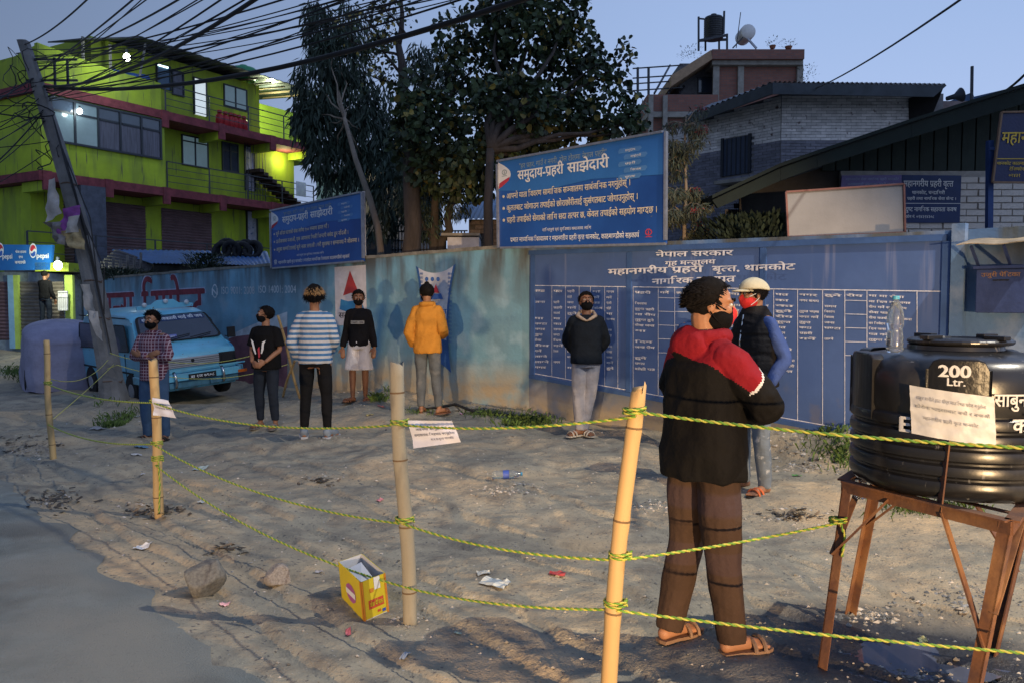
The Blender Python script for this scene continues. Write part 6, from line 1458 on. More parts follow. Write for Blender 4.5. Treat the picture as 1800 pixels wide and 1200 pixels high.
    # ---- mask
    if mask:
        mb = MB(); 
        def me_(x, y, z, rx, ry, rz_): mb.ell(Hd(x, y, z), (rx * hh, ry * hh, rz_ * hh), 16, rot=HR, m=10)
        me_(0, -.14, -.22, .315, .345, .285); me_(0, -.34, -.13, .12, .20, .17); me_(0, -.26, -.36, .16, .16, .13)
        m0 = remesh(mb, 'mask', mask if isinstance(mask, (list, tuple)) else [mask], par, .006 if voxel < .008 else .008, 1, mfn=(lambda c: 1 if (HR.inverted() @ (Vector(c) - HC)).y < -.475 * hh else 0) if isinstance(mask, (list, tuple)) else None)
        mb = MB(); st_ = mask[2] if isinstance(mask, (list, tuple)) and len(mask) > 2 else (mask[0] if isinstance(mask, (list, tuple)) else mask)
        if extra and extra.get('strap'): st_ = extra['strap']
        for s in sgn:
            mb = MB(); mb.tube([Hd(s * .27, -.26, -.06), Hd(s * .34, -.10, .02), Hd(s * .37, .06, .07)], .014 * hh, 5); mb.tube([Hd(s * .26, -.20, -.36), Hd(s * .33, -.06, -.24), Hd(s * .37, .06, -.10)], .014 * hh, 5); mb.build('mask_strap', st_, par, local=True)
    # ---- top
    e = top.get('e', .012) * S_; hem = top['hem']; ez = top.get('slack', 1.0); mb = MB(); er = top.get('er', 1.0)
    lv = [(*J(0, 0, hem), (.088 * W_ * ez) * S_ + e * 1.3, .062 * ez * S_ + e * 1.2), (*J(0, 0, hem + .02), (.090 * W_ * ez) * S_ + e * 1.3, .064 * ez * S_ + e * 1.2), (*J(0, 0, .62), .086 * W_ * ez * S_ + e * 1.1, .060 * ez * S_ + e), (*J(0, 0, .70), .091 * W_ * S_ + e, .062 * S_ + e), (*J(0, 0, .77), .088 * W_ * S_ + e, .060 * S_ + e), (*J(0, 0, .805), .078 * W_ * S_ + e * .7, .050 * S_ + e * .7), (*J(0, .002, .832), .052 * W_ * S_ + e * .5, .038 * S_ + e * .5), (*J(0, .002, .842), .036 * S_ + e * .5, .034 * S_ + e * .5)]
    if hem > .60: lv = lv[:2] + lv[3:]
    eloft(mb, lv, 24); ctube(mb, [J(.074, 0, .801), J(-.074, 0, .801)], [.031 * S_ + e * .5] * 2)
    sl = top.get('sleeve', 1.0); sw = top.get('sw', 1.0)
    if sl > 0:
        for s, (sh_, el, wr_, hd) in zip(sgn, A3):
            if sl < .5: pts = [sh_, sh_.lerp(el, sl * 2)]; rad = [.030 * S_ + e * .6, .029 * S_ + e * 1.2]
            elif sl < 1: pts = [sh_, sh_.lerp(el, .5), el, el.lerp(wr_, (sl - .5) * 2)]; rad = [.035 * S_ + e * .8, .031 * S_ + e * sw, .027 * S_ + e * sw, .023 * S_ + e * sw]
            else: pts = [sh_, sh_.lerp(el, .5), el, el.lerp(wr_, .5), wr_]; rad = [.029 * S_ + e * .6, .026 * S_ + e * sw * .8, .023 * S_ + e * sw * .8, .023 * S_ + e * sw * .8, .018 * S_ + e * .8 * sw]
            ctube(mb, pts, rad, 12, round_ends=False); mb.ell(pts[0], (rad[0],) * 3, 12)
    if top.get('collar'):
        c = top['collar']; pts = [NP + Vector((math.cos(a * .6283) * (.043 + c * .2) * S_, math.sin(a * .6283) * (.042 + c * .2) * S_, (-.030 + c * .2) * S_)) for a in range(11)]; mb.tube(pts, .012 * S_ + c * .1 * S_, 8)
    if top.get('hood'): mb.ell(J(0, .055, .828), (.062 * S_, .034 * S_, .045 * S_), 14); ctube(mb, [J(.050, .015, .842), J(0, .055, .858), J(-.050, .015, .842)], [.015 * S_, .020 * S_, .015 * S_])
    remesh(mb, top.get('name', 'shirt'), top['m'], par, voxel * top.get('vx', 1), 1, top.get('wr', .004), 7, 3, mfn=top.get('mfn'), stretch=(1, 1, .8))
    if top.get('vest'):
        v = top['vest']; mb = MB(); e2 = e + .018 * S_
        lv = [(*J(0, 0, v['hem']), .092 * W_ * S_ + e2, .066 * S_ + e2), (*J(0, 0, .62), .090 * W_ * S_ + e2, .064 * S_ + e2), (*J(0, 0, .70), .092 * W_ * S_ + e2, .064 * S_ + e2), (*J(0, 0, .77), .084 * W_ * S_ + e2, .060 * S_ + e2), (*J(0, 0, .81), .070 * W_ * S_ + e2, .050 * S_ + e2), (*J(0, .002, .86), .040 * W_ * S_ + e2 * .7, .036 * S_ + e2 * .7), (*J(0, .002, .878), .034 * S_ + e2 * .6, .032 * S_ + e2 * .6)]
        eloft(mb, lv, 24); 
        remesh(mb, 'vest', v['m'], par, voxel, 1, .007, 9, 5, stretch=(.4, .4, 2.2))
        mb = MB(); mb.tube([J(0, -.062 - e2 / S_, .60), J(0, -.066 - e2 / S_, .72), J(0, -.045 - e2 / S_, .84)], .006, 5); mb.build('zip', chrome, par, local=True)
    # ---- trousers
    mb = MB(); pe = pants.get('e', .008) * S_; cut = pants.get('cut', 0); kr = pants.get('knee', 1.0); ar = pants.get('ankle', 1.0)
    eloft(mb, [(*J(0, 0, .475), .078 * W_ * S_ + pe, .060 * S_ + pe), (*J(0, .004, .53), .093 * W_ * S_ + pe, .065 * S_ + pe), (*J(0, .002, .585), .083 * W_ * S_ + pe, .058 * S_ + pe), (*J(0, 0, .60), .081 * W_ * S_ + pe, .056 * S_ + pe)])
    for s, (hp, kn, an, ft) in zip(sgn, L3):
        if cut: pts = [hp, hp.lerp(kn, .5), hp.lerp(kn, 1.0)]; rad = [.050 * S_ + pe * .35, .048 * S_ + pe * 1.2, .045 * S_ + pe * 2.2]
        else: 
            an2 = an + (kn - an).normalized() * pants.get('short', .0) * S_ + Vector((0, 0, -.015 * S_)); pts = [hp, hp.lerp(kn, .5), kn, kn.lerp(an2, .45), an2]; rad = [.050 * S_ + pe * .35, .046 * S_ + pe * kr * .8, (.034 * S_ + pe * kr) * 1.0, .031 * S_ + pe * ar, .021 * S_ + pe * ar * 1.1]
        ctube(mb, pts, rad, 14, round_ends=False); mb.ell(pts[0], (rad[0],) * 3, 12)
    remesh(mb, pants.get('name', 'trousers'), pants['m'], par, voxel, 1, pants.get('wr', .005), 6, 8, stretch=(1.5, 1.5, .45))
    # ---- footwear
    for s, (hp, kn, an, ft) in zip(sgn, L3):
        fd = Vector((math.sin(ft), -math.cos(ft), 0)); fs_ = Vector((math.cos(ft), math.sin(ft), 0)); base = Vector((an.x, an.y, an.z - .045 * S_))
        prof = [(-.030, .020), (-.034, -.0), (-.030, -.020), (.02, -.021), (.06, -.029), (.10, -.029), (.120, -.018), (.124, .0), (.118, .018), (.10, .029), (.06, .029), (.02, .021)]
        mb = MB(); kk = 1.0 if feet == 'sandal' else 1.10
        mb.prism([base + (fd * a * kk + fs_ * b * kk) * S_ + Vector((0, 0, -.012)) for a, b in prof], (0, 0, .016 if feet == 'sandal' else .026))
        so_ = mb.build('sandal' if feet == 'sandal' else 'shoe', (feetm or [rub])[0], par, local=True)
        if feet == 'sandal':
            mb = MB(); 
            for a in (.055, .085) if not (extra and extra.get('flip')) else (.06,):
                pts = [base + (fd * a + fs_ * .034 * math.cos(k * .3927)) * S_ + Vector((0, 0, .004 + .030 * S_ * math.sin(k * .3927))) for k in range(9)]; mb.tube(pts, .009, 5, sq=(1, 1))
            mb.build('strap', (feetm or [rub, rub])[-1], so_, local=True)
        else:
            mb = MB(); U = lambda a, b, z: base + (fd * a + fs_ * b) * S_ + Vector((0, 0, z * S_)); ctube(mb, [U(-.016, 0, .040), U(.03, 0, .040), U(.07, 0, .026), U(.105, 0, .020)], [.026 * S_, .028 * S_, .027 * S_, .020 * S_], 12)
            mb.ell(U(-.01, 0, .03), (.027 * S_, .027 * S_, .03 * S_)); m0 = remesh(mb, 'upper', (feetm or [rub, rub])[-1], so_, .006, 1)
    return par, J, Hd, HR, hh
def stripes(m, axis, freq, c1, c2, ph=0, duty=.5):
    t = m.node_tree; c = nd(t, 'ShaderNodeTexCoord'); s = nd(t, 'ShaderNodeSeparateXYZ'); t.links.new(c.outputs['Object'], s.inputs[0])
    a = nd(t, 'ShaderNodeMath'); a.operation = 'MULTIPLY_ADD'; t.links.new(s.outputs[axis], a.inputs[0]); a.inputs[1].default_value = freq; a.inputs[2].default_value = ph
    f = nd(t, 'ShaderNodeMath'); f.operation = 'FRACT'; t.links.new(a.outputs[0], f.inputs[0]); g = nd(t, 'ShaderNodeMath'); g.operation = 'LESS_THAN'; g.inputs[1].default_value = duty; t.links.new(f.outputs[0], g.inputs[0]); return g.outputs[0]
# 1 man leaning with crossed arms, plaid shirt
plaid = cloth('plaid_maroon', (.10, .03, .05)); mixcol(plaid, stripes(plaid, 0, 26, 0, 0, 0, .22), (.34, .26, .30)); mixcol(plaid, stripes(plaid, 2, 26, 0, 0, 0, .22), (.34, .26, .30))
jean_b = cloth('jeans_blue', (.05, .09, .16)); jean_d = cloth('jeans_dark', (.018, .024, .036)); jean_g = cloth('jeans_grey', (.10, .11, .12)); jean_w = cloth('jeans_ripped', (.14, .17, .21)); mixcol(jean_w, noise_fac(jean_w, 14, .58, .66), (.38, .40, .42))
mixcol(jean_g, noise_fac(jean_g, 6, .5, .7), (.17, .17, .17))
def hr(**k): d = dict(locks=600); d.update(k); return d
person('young man with crossed arms in maroon checked shirt before the blue van', 274, 772, 1.61, -8, ('crossed', 'crossed'), head=(-6, 0, 0), top=dict(m=[plaid], hem=.47, e=.012, sw=1.2, collar=.02), pants=dict(m=jean_b, e=.012), hair=hr(top=.16, len=.15, rise=.2), mask=maskb, feetm=[rub, rub], W_=1.08)
# 2 boy in black T-shirt looking left
blk_t = cloth('tshirt_black', (.006, .006, .007)); p2, J, Hd, HR, hh = person('boy in black printed T-shirt and knee-ripped jeans looking left', 470, 748, 1.56, -12, ('clasp', 'clasp'), head=(-58, -8, 0), top=dict(m=[blk_t], hem=.49, e=.018, sleeve=.42, slack=1.15, name='tshirt'), pants=dict(m=jean_d, e=.007, short=.03), hair=hr(t=1.12), mask=maskb, feetm=[mat('sandal_grey', (.16, .15, .15), .8)], W_=.98)
T = MB(); yf = -.125 * 1.56 * .82
for pts in ([(-.085, .74), (-.06, .72), (-.03, .62), (-.04, .615), (-.06, .65), (-.075, .70)], [(.075, .73), (.035, .715), (.02, .62), (.035, .625), (.05, .66), (.055, .70)]): T.add([Vector((x * 1.3, yf - .02, z * 1.56)) for x, z in pts], [tuple(range(6))], 0)
T.add([Vector((x * 1.3, yf - .02, z * 1.56)) for x, z in ((-.015, .66), (.005, .68), (.012, .60), (-.005, .58))], [(0, 1, 2, 3)], 1); T.add([Vector((x * 1.3, yf - .02, z * 1.56)) for x, z in ((-.012, .575), (.006, .575), (.004, .555), (-.010, .555))], [(0, 1, 2, 3)], 0)
T.build('shirt_print', [swhite, sred], p2, local=True)
T = MB()
for x in (-.066, .066):
    T.add([Vector((x * 1.56 + .03 * math.cos(k * .785), -.068, .30 * 1.56 + .016 * math.sin(k * .785))) for k in range(8)], [tuple(range(8))], 0)
T.build('knee_rip', mat('skin_pale_patch', (.36, .30, .28), .8, .3, 20), p2, local=True)
# 3 striped shirt, seen from behind, bleached hair
strp = cloth('stripe_blue', (.06, .15, .30)); mixcol(strp, stripes(strp, 2, 17.5, 0, 0, .1, .5), (.46, .46, .47)); blond = mat('hair_blond', (.34, .19, .07), .6, .4, 30, .3, 120, dist=.003)
person('young man from behind in blue and white striped shirt with bleached hair', 556, 768, 1.70, 178, ('pocket', 'clasp'), legs=[((.056, 0, .515), (.070, -.012, .285), (.080, .004, .045), 18), ((-.056, 0, .515), (-.070, -.006, .285), (-.082, .012, .045), -16)], head=(0, -6, 0), top=dict(m=[strp], hem=.50, e=.012, sw=1.25, wr=.008, slack=1.05), pants=dict(m=cloth('trousers_black', (.009, .009, .010)), e=.004, short=.03, knee=.8), feet='shoe', feetm=[mat('sole_pale', (.4, .42, .45), .8), mat('shoe_grey', (.20, .24, .29), .8, .2)], hair=hr(top=.26, t=1.14, locks=1400, len=.22, rise=-.7, out=.7, tip=1, tipz=.25, tipm=blond, back=-.42, front=.1), mask=None, W_=1.0)
# 4 black long sleeve, white shorts, back to the wall
blk_l = cloth('jersey_black', (.006, .006, .008)); p4, J, Hd, HR, hh = person('boy in black long-sleeved top and white shorts standing against the wall', 632, 704, 1.68, 4, ('down', 'down'), legs=[((.056, 0, .515), (.060, -.012, .285), (.056, .02, .045), 20), ((-.056, 0, .515), (-.064, -.010, .285), (-.062, -.03, .045), -40)], head=(6, 0, 0), skinm=skin_d, top=dict(m=[blk_l], hem=.50, e=.010, sw=1.1), pants=dict(m=cloth('shorts_white', (.46, .46, .50)), e=.012, cut=1, name='shorts'), hair=hr(top=.14, len=.14), mask=maskb, feetm=[rub, mat('sandal_brown', (.16, .07, .04), .8)], W_=.92)
T = MB(); T.add([Vector((x, -.152, z)) for x, z in ((-.10, 1.23), (.10, 1.23), (.10, 1.18), (-.10, 1.18))], [(0, 1, 2, 3)], 0); lettering(T, 'E NAM L CENE', lambda u, v: Vector((u, -.155, v)), -.09, .09, 1.19, .028, 1, .02); T.build('chest_print', [mat('print_grey', (.22, .22, .22), .8), mat('ink', (.02, .02, .04))], p4, local=True)
# 5 orange jacket seen from behind
orj = cloth('jacket_orange', (.44, .19, .030)); p5 = person('young man from behind in orange jacket facing the cloth banner', 752, 727, 1.74, 172, ('pocket', 'bent'), legs=[((.056, 0, .515), (.060, -.012, .285), (.050, .02, .045), 10), ((-.056, 0, .515), (-.068, .0, .285), (-.105, .035, .045), -30)], head=(25, 6, 0), top=dict(m=[orj], hem=.47, e=.016, sw=1.3, slack=1.04, collar=.05, wr=.010, name='jacket'), pants=dict(m=jean_g, e=.005, short=.02, knee=.8, wr=.007), hair=hr(t=1.12, back=-.5, bun=1, top=.1), mask=maskb, feetm=[mat('sandal_brown', (.16, .07, .04))], W_=.95)
# 6 navy jacket leaning on the notice board
jk = cloth('jacket_navy', (.008, .011, .016), .8); person('young man in dark navy jacket and grey track trousers leaning on the notice board', 1030, 761, 1.66, -4, ('behind', 'behind'), legs=[((.050, 0, .515), (.028, -.012, .285), (-.02, -.05, .045), 35), ((-.050, 0, .515), (-.055, -.020, .285), (-.045, -.075, .045), -50)], head=(8, -14, 0), skinm=skin_d, lean=-.10, top=dict(m=[jk], hem=.50, e=.020, sw=1.25, name='jacket'), pants=dict(m=cloth('track_grey', (.24, .24, .27)), e=.010), hair=hr(top=.1), mask=maskb, feetm=[mat('sandal_pale', (.35, .33, .3), .8)], W_=.98)
p6 = bpy.data.objects['person.005'] if 'person.005' in bpy.data.objects else None
if p6:
    mb = MB(); J6 = lambda x, y, z: Vector((x * 1.66 * .98, (y + .10 * max(0, z - .5)) * 1.66, z * 1.66)); mb.tube([J6(.05, .0, .862), J6(.065, -.035, .835), J6(.03, -.072, .815), J6(.0, -.078, .80)], [.02, .024, .018, .01], 8); mb.tube([J6(-.05, .0, .862), J6(-.065, -.035, .835), J6(-.03, -.072, .815), J6(.0, -.078, .80)], [.02, .024, .018, .01], 8); mb.tube([J6(.05, .0, .862), J6(0, .05, .868), J6(-.05, 0, .862)], .022, 8); mb.build('collar', mat('collar_fur', (.36, .27, .20), .95, .2, 30, .3), p6, local=True, smooth=True)
# 7 man with cap and red mask facing left
redm = mat('mask_red', (.50, .02, .02), .85, .1, 20, .1); capm = mat('cap_beige', (.50, .46, .33), .9, .08, 8, .2, 30); slb = cloth('sleeve_blue', (.05, .085, .24)); vst = cloth('vest_black', (.014, .013, .014), .7)
p7, J, Hd, HR, hh = person('man in beige cap, red mask, black vest and blue sleeves facing left', 1322, 862, 1.73, -62, ('pocket', 'pocket'), head=(-18, 0, 0), top=dict(m=[slb], hem=.52, e=.010, sw=1.3, vest=dict(m=[vst], hem=.505)), pants=dict(m=jean_w, e=.007, wr=.008), hair=hr(t=1.06, back=-.30, front=.05, len=.1), mask=redm, feetm=[rub, mat('strap_orange', (.5, .12, .04), .8)], voxel=.008, extra=dict(strap=white_s))
mb = MB(); vs = []; n1, n2 = 32, 12
for j in range(n2 + 1):
    for i in range(n1):
        a = 2 * math.pi * i / n1; ph = j / n2 * math.pi * .5; r_ = math.sin(ph); z = math.cos(ph); k = 1.16
        vs.append(Hd(r_ * math.cos(a) * .375 * k, .05 + r_ * math.sin(a) * .455 * k, .20 + z * .40 - (.06 if math.sin(a) > 0 else 0) * r_ * math.sin(a)))
mb.add(vs, [(j * n1 + i, j * n1 + (i + 1) % n1, (j + 1) * n1 + (i + 1) % n1, (j + 1) * n1 + i) for j in range(n2) for i in range(n1)]); cp = mb.build('cap', capm, p7, local=True, smooth=True); sd_ = cp.modifiers.new('t', 'SOLIDIFY'); sd_.thickness = .004
mb = MB(); vs = []; nb = 12
for i in range(nb + 1):
    t = -1 + 2 * i / nb; x0 = t * .36; y0 = .05 - math.sqrt(max(0, 1 - (t * .9) ** 2)) * .50; y1 = y0 - .34 * (1 - t * t) ** .5; vs += [Hd(x0, y0 + .03, .21), Hd(x0 * 1.0, y1, .15 - .03 * t * t)]
mb.add(vs, [(2 * i, 2 * i + 1, 2 * i + 3, 2 * i + 2) for i in range(nb)]); br = mb.build('brim', capm, cp, local=True, smooth=True); br.modifiers.new('t', 'SOLIDIFY').thickness = .008
# 8 person hidden behind the man in front
person('person in dark blue top almost hidden behind the man in the red and black jacket', 1222, 790, 1.62, 8, ('clasp', 'clasp'), top=dict(m=[cloth('top_blue', (.03, .06, .16))], hem=.5, e=.014), pants=dict(m=jean_d, e=.008), legs=[((.056, 0, .515), (.062, -.012, .285), (.062, .008, .045), 10), ((-.056, 0, .515), (-.085, -.010, .285), (-.135, -.02, .045), -50)], hair=hr(), mask=maskb, feetm=[mat('sandal_white', (.5, .48, .45)), mat('strap_orange', (.5, .12, .04))], voxel=.012)
# 9 small figure at the far shutter
person('small distant person in dark clothes reaching up at the shutter at the far left', 0, 0, 1.62, 178, ((((.12, -.05, .70), (.03, -.10, .86), (.0, -.11, .92))), 'down'), top=dict(m=[blk_t], hem=.5), pants=dict(m=jean_d), hair=hr(locks=60), mask=None, voxel=.014, pos=S.at(81, 574, .7), feet='shoe')
# 10 foreground man
jr = cloth('jacket_red', (.20, .010, .017), .8); jbk = cloth('jacket_black', (.007, .0065, .0065), .8); jw = mat('piping_white', (.6, .6, .6), .8, 0, bump=0)
HF = 1.65; fdir = None
def yoke(c):
    # c in person's space: forward is -y; u grows towards the front
    u = -c[1]; z = c[2] / HF
    # line on the sleeve side
    l1 = .775 - .95 * (u / HF + .06); l2 = .712 + 1.3 * (u / HF - .015)
    zl = max(l1, l2)
    if z > zl + .008: return 0
    if z > zl - .001 and l2 > l1: return 2
    return 1
tb = cloth('trousers_brown', (.058, .036, .026)); 
for z0, z1, c in ():
    f = mul(tb, zfac(tb, z0 - .002, z0), zfac(tb, z1 + .002, z1)); mixcol(tb, f, c)
mixcol(tb, mul(tb, zfac(tb, .36, .37), zfac(tb, .47, .46)), (.062, .040, .038)); mixcol(tb, mul(tb, zfac(tb, .62, .64), zfac(tb, .74, .72)), (.060, .040, .042))  # faint leg bands in the cloth colour, painted after rope shadows
fpos = gpx(1231, 1132)
p10, J, Hd, HR, hh = person('man in front in red and black hooded jacket and brown trousers, arms crossed', 0, 0, HF, 118, (((.172, -.03, .685), (.0, -.13, .67), (-.06, -.13, .68)), ((.182, -.075, .675), (.03, -.15, .645), (-.04, -.15, .655))),
    legs=[((.056, 0, .515), (.062, .000, .285), (.075, .05, .045), 4), ((-.056, 0, .515), (-.060, -.020, .285), (-.075, -.045, .045), -10)], head=(-34, 4, 0), skinm=SK('skin_warm', (.36, .17, .09)),
    top=dict(m=[jr, jbk, jw], hem=.475, e=.024, sw=1.15, slack=1.10, hood=1, collar=.06, mfn=yoke, wr=.009, name='jacket', er=1.0), pants=dict(m=tb, e=.014, knee=1.1, ankle=1.0, wr=.006), hair=hr(locks=1500, len=.10, top=.06, out=.10, rise=-.25, t=1.08, mess=.3, comb=1, back=-.42, front=.36), mask=(maskb, redm, maskb), feetm=[mat('sandal_tan', (.22, .13, .08), .8), mat('strap_tan', (.24, .15, .10), .8)], voxel=.007, W_=.99, pos=fpos, sway=0)
# ================================================================== BAMBOO POSTS
bam = mat('bamboo_tan', (.50, .34, .15), .6, .18, 3, .2, 30, dist=.003, stretch=(1, 1, .15)); bamg = mat('bamboo_grey', (.33, .29, .21), .7, .2, 3, .25, 30, dist=.003, stretch=(1, 1, .15)); noded = mat('bamboo_node', (.16, .10, .05), .8, .2)
mixcol(bam, noise_fac(bam, 12, .60, .7, (1, 1, .3)), (.24, .14, .06)); mixcol(bamg, noise_fac(bamg, 9, .55, .7, (1, 1, .3)), (.17, .15, .12))
def bamboo(a, b, r0, r1, nodes, m, label, split=False, name='bamboo_post', group=None):
    a, b = Vector(a), Vector(b); th = thing(name, label, 'post', a, group); mb = MB(); n = 14; L_ = (b - a).length; k = max(8, int(L_ / .05)); pts, rad = [], []
    ns = [(i + .6) / nodes for i in range(nodes)]
    for i in range(k + 1):
        t = i / k; p = a.lerp(b, t); p += Vector((.006 * math.sin(t * 7 + a.x), .004 * math.cos(t * 6), 0)) * L_; r_ = lerp(r0, r1, t)
        for q in ns:
            if abs(t - q) * L_ < .03: r_ *= 1.07
        pts.append(p); rad.append(r_)
    mb.tube(pts, rad, n, cap=True)
    # ragged hollow top
    base = len(mb.v) - n
    for j in range(n): mb.v[base + j] = tuple(Vector(mb.v[base + j]) + Vector((0, 0, random.uniform(-.006, .022) * (2.2 if split else 1))))
    if split:
        for i in range(k + 1):
            t = i / k
            if t > .55:
                for j in (2, 3): v = Vector(mb.v[i * n + j + 0]); mb.v[i * n + j] = tuple(v.lerp(pts[i], .55))
    mb.build('culm', m, th, smooth=True)
    mb = MB()
    for q in ns:
        p = a.lerp(b, q) + Vector((.006 * math.sin(q * 7 + a.x), .004 * math.cos(q * 6), 0)) * L_; d = (b - a).normalized() * .004; mb.tube([p - d, p + d], lerp(r0, r1, q) * 1.085, n)
    mb.build('node_ring', noded, th, kind='stuff'); return th
def post_px(bx, by, tx, ty, Y=None):
    b = gpx(bx, by, -.04) if Y is None else at(bx, by, Y); t = at(tx, ty, b.y); return b, t
P1 = post_px(92, 806, 80, 600); bamboo(*P1, .033, .030, 4, bam, 'tan bamboo post farthest left, in front of the covered car')
P2 = post_px(281, 906, 270, 634); bamboo(*P2, .034, .031, 4, bam, 'tan bamboo post with a paper notice in front of the man in the checked shirt')
P3 = post_px(722, 1094, 697, 642); bamboo(*P3, .036, .034, 4, bamg, 'weathered grey bamboo post in the middle, beside the yellow carton')
b4 = at(1041, 1480, 3.0); t4 = at(1119, 686, 3.0); P4 = (b4, t4); bamboo(b4, t4, .033, .030, 5, mat('bamboo_warm', (.46, .30, .13), .6, .15, 3, .25, 30, dist=.003, stretch=(1, 1, .15)), 'nearest bamboo post with a split ragged top, beside the man in front', split=True)
xa, xb = gpx(496, 698), gpx(528, 699); X1 = (gpx(528, 699, -.02), at(489, 556, 12.6)); X2 = (gpx(496, 698, -.02), at(524, 612, 12.4))
bamboo(*X1, .022, .02, 3, bam, 'longer of two thin bamboo sticks crossed against the wall', name='bamboo_stick'); bamboo(*X2, .02, .02, 3, bam, 'shorter of two thin bamboo sticks crossed against the wall', name='bamboo_stick')
mb = MB(); mb.tube([gpx(582, 682, .03), gpx(560, 690, .25)], .02, 6); tag(mb.build('bamboo_stick', bam, smooth=True), 'short stick lying against the foot of the wall behind the striped shirt', 'stick')
# ropes: two twisted strands
ry = mat('rope_yellow', (.44, .42, .07), .6, .1, 30, 0); rgr = mat('rope_green', (.12, .26, .03), .6, .1, 30, 0); ry2 = mat('rope_pale', (.55, .56, .18), .6, .1, 30, 0)
def rope_run(paths, label, r=.0055, m2=rgr, m1=ry, pitch=.05, name='rope'):
    mb = MB()
    for pts in paths:
        pts = [Vector(p) for p in pts]; L_ = sum((b - a).length for a, b in zip(pts, pts[1:])); n = max(6, int(L_ / pitch * 5)); cum = [0]
        for a, b in zip(pts, pts[1:]): cum.append(cum[-1] + (b - a).length)
        def S_at(s):
            for i in range(len(pts) - 1):
                if s <= cum[i + 1] + 1e-9: return pts[i].lerp(pts[i + 1], (s - cum[i]) / max(1e-9, cum[i + 1] - cum[i]))
            return pts[-1]
        for st_ in (0, 1):
            hp = []
            for i in range(n + 1):
                s = L_ * i / n; c = S_at(s); d = (S_at(min(L_, s + .02)) - S_at(max(0, s - .02))).normalized(); x = d.cross(Vector((0, 0, 1))); x = x.normalized() if x.length > .05 else Vector((1, 0, 0)); y = d.cross(x); a = 2 * math.pi * s / pitch + st_ * math.pi; hp.append(c + (x * math.cos(a) + y * math.sin(a)) * r * .55)
            mb.tube(hp, r * .72, 5, mi=st_)
    o = mb.build(name, [m1, m2], smooth=True, origin=paths[0][0]); return tag(o, label, 'rope')
def on(Pst, py):
    b, t = Pst; ts_ = [k / 400 for k in range(401)]; best = min(ts_, key=lambda k: abs(proj(b.lerp(t, k))[1] - py)); return b.lerp(t, best)
def proj(p):
    d = p - Vector((0, 0, CAMH)); f = Vector((0, CP, -SP)); u = Vector((0, SP, CP)); z = d.dot(f); return 900 + FPX * d.x / z, 600 - FPX * d.dot(u) / z
def loop(c, r, d=Vector((0, 0, 1)), n=2): return [c + Vector((r * math.cos(a * .5236), r * math.sin(a * .5236), .007 * a / 12 * 2 - .007)) for a in range(12 * n + 1)]
off = Vector((0, -.038, 0))
r5 = at(1815, 787, 2.35); r5b = at(1960, 803, 2.1)
rope_run([sag(on(P1, 673) + off, on(P2, 706) + off, .05), sag(on(P2, 706) + off, on(P3, 744) + off, .08), sag(on(P3, 744) + off, on(P4, 728) + off, .03), sag(on(P4, 720) + off, r5, .015), [r5, r5b], loop(on(P3, 744), .044), loop(on(P4, 724), .042), loop(on(P1, 673), .038), loop(on(P2, 706), .038)], 'topmost green and yellow rope tied from post to post and on past the water tank')
STK = at(1476, 918, 3.42)
rope_run([sag(on(P1, 745) + off, on(P2, 778) + off, .07), sag(on(P2, 780) + off, on(P3, 917) + off, .09), sag(on(P3, 917) + off, on(P4, 978) + off, .04), sag(on(P4, 978) + off, STK, .01), loop(on(P3, 914), .045), loop(on(P4, 977), .042), loop(on(P2, 779), .04), loop(STK + Vector((0, .02, 0)), .035), [STK + Vector((0, -.01, 0)), STK + Vector((.012, -.03, -.05)), STK + Vector((0, -.03, -.14))]], 'middle rope running to a knot on the rusty stand leg')
rope_run([sag(on(P2, 815) + off, on(P3, 1027) + off, .10), sag(on(P3, 1027) + off, on(P4, 1063) + off, .03), sag(on(P4, 1066) + off, at(1815, 1148, 2.7), .01), loop(on(P4, 1062), .043), loop(on(P2, 808), .04, n=3), [on(P2, 808) + Vector((.02, -.035, 0)), on(P2, 850) + Vector((.025, -.035, 0)), on(P2, 900) + Vector((.01, -.035, 0))]], 'lowest rope running from the second post past the carton to the right edge')
pc1 = at(193, 620, 12.3); xq = at(496, 618, 12.35)
rope_run([sag(pc1, at(300, 636, 12.0), .05), sag(at(300, 636, 12.0), at(500, 604, 12.3), .12)], 'thin pale rope from the leaning pole across the van front to the crossed sticks, upper', .005, ry2)
rope_run([sag(at(188, 648, 12.3), at(206, 641, 12.2), .0), sag(at(206, 641, 12.2), at(505, 640, 12.4), .22)], 'thin pale rope across the van bumper to the crossed sticks, lower', .005, ry2)
rope_run([sag(on(P1, 742) + off, at(200, 640, 12.3), .02), sag(on(P1, 664), at(190, 632, 12.3), .15)], 'thin green rope from the farthest left post back to the leaning pole', .004, ry2)
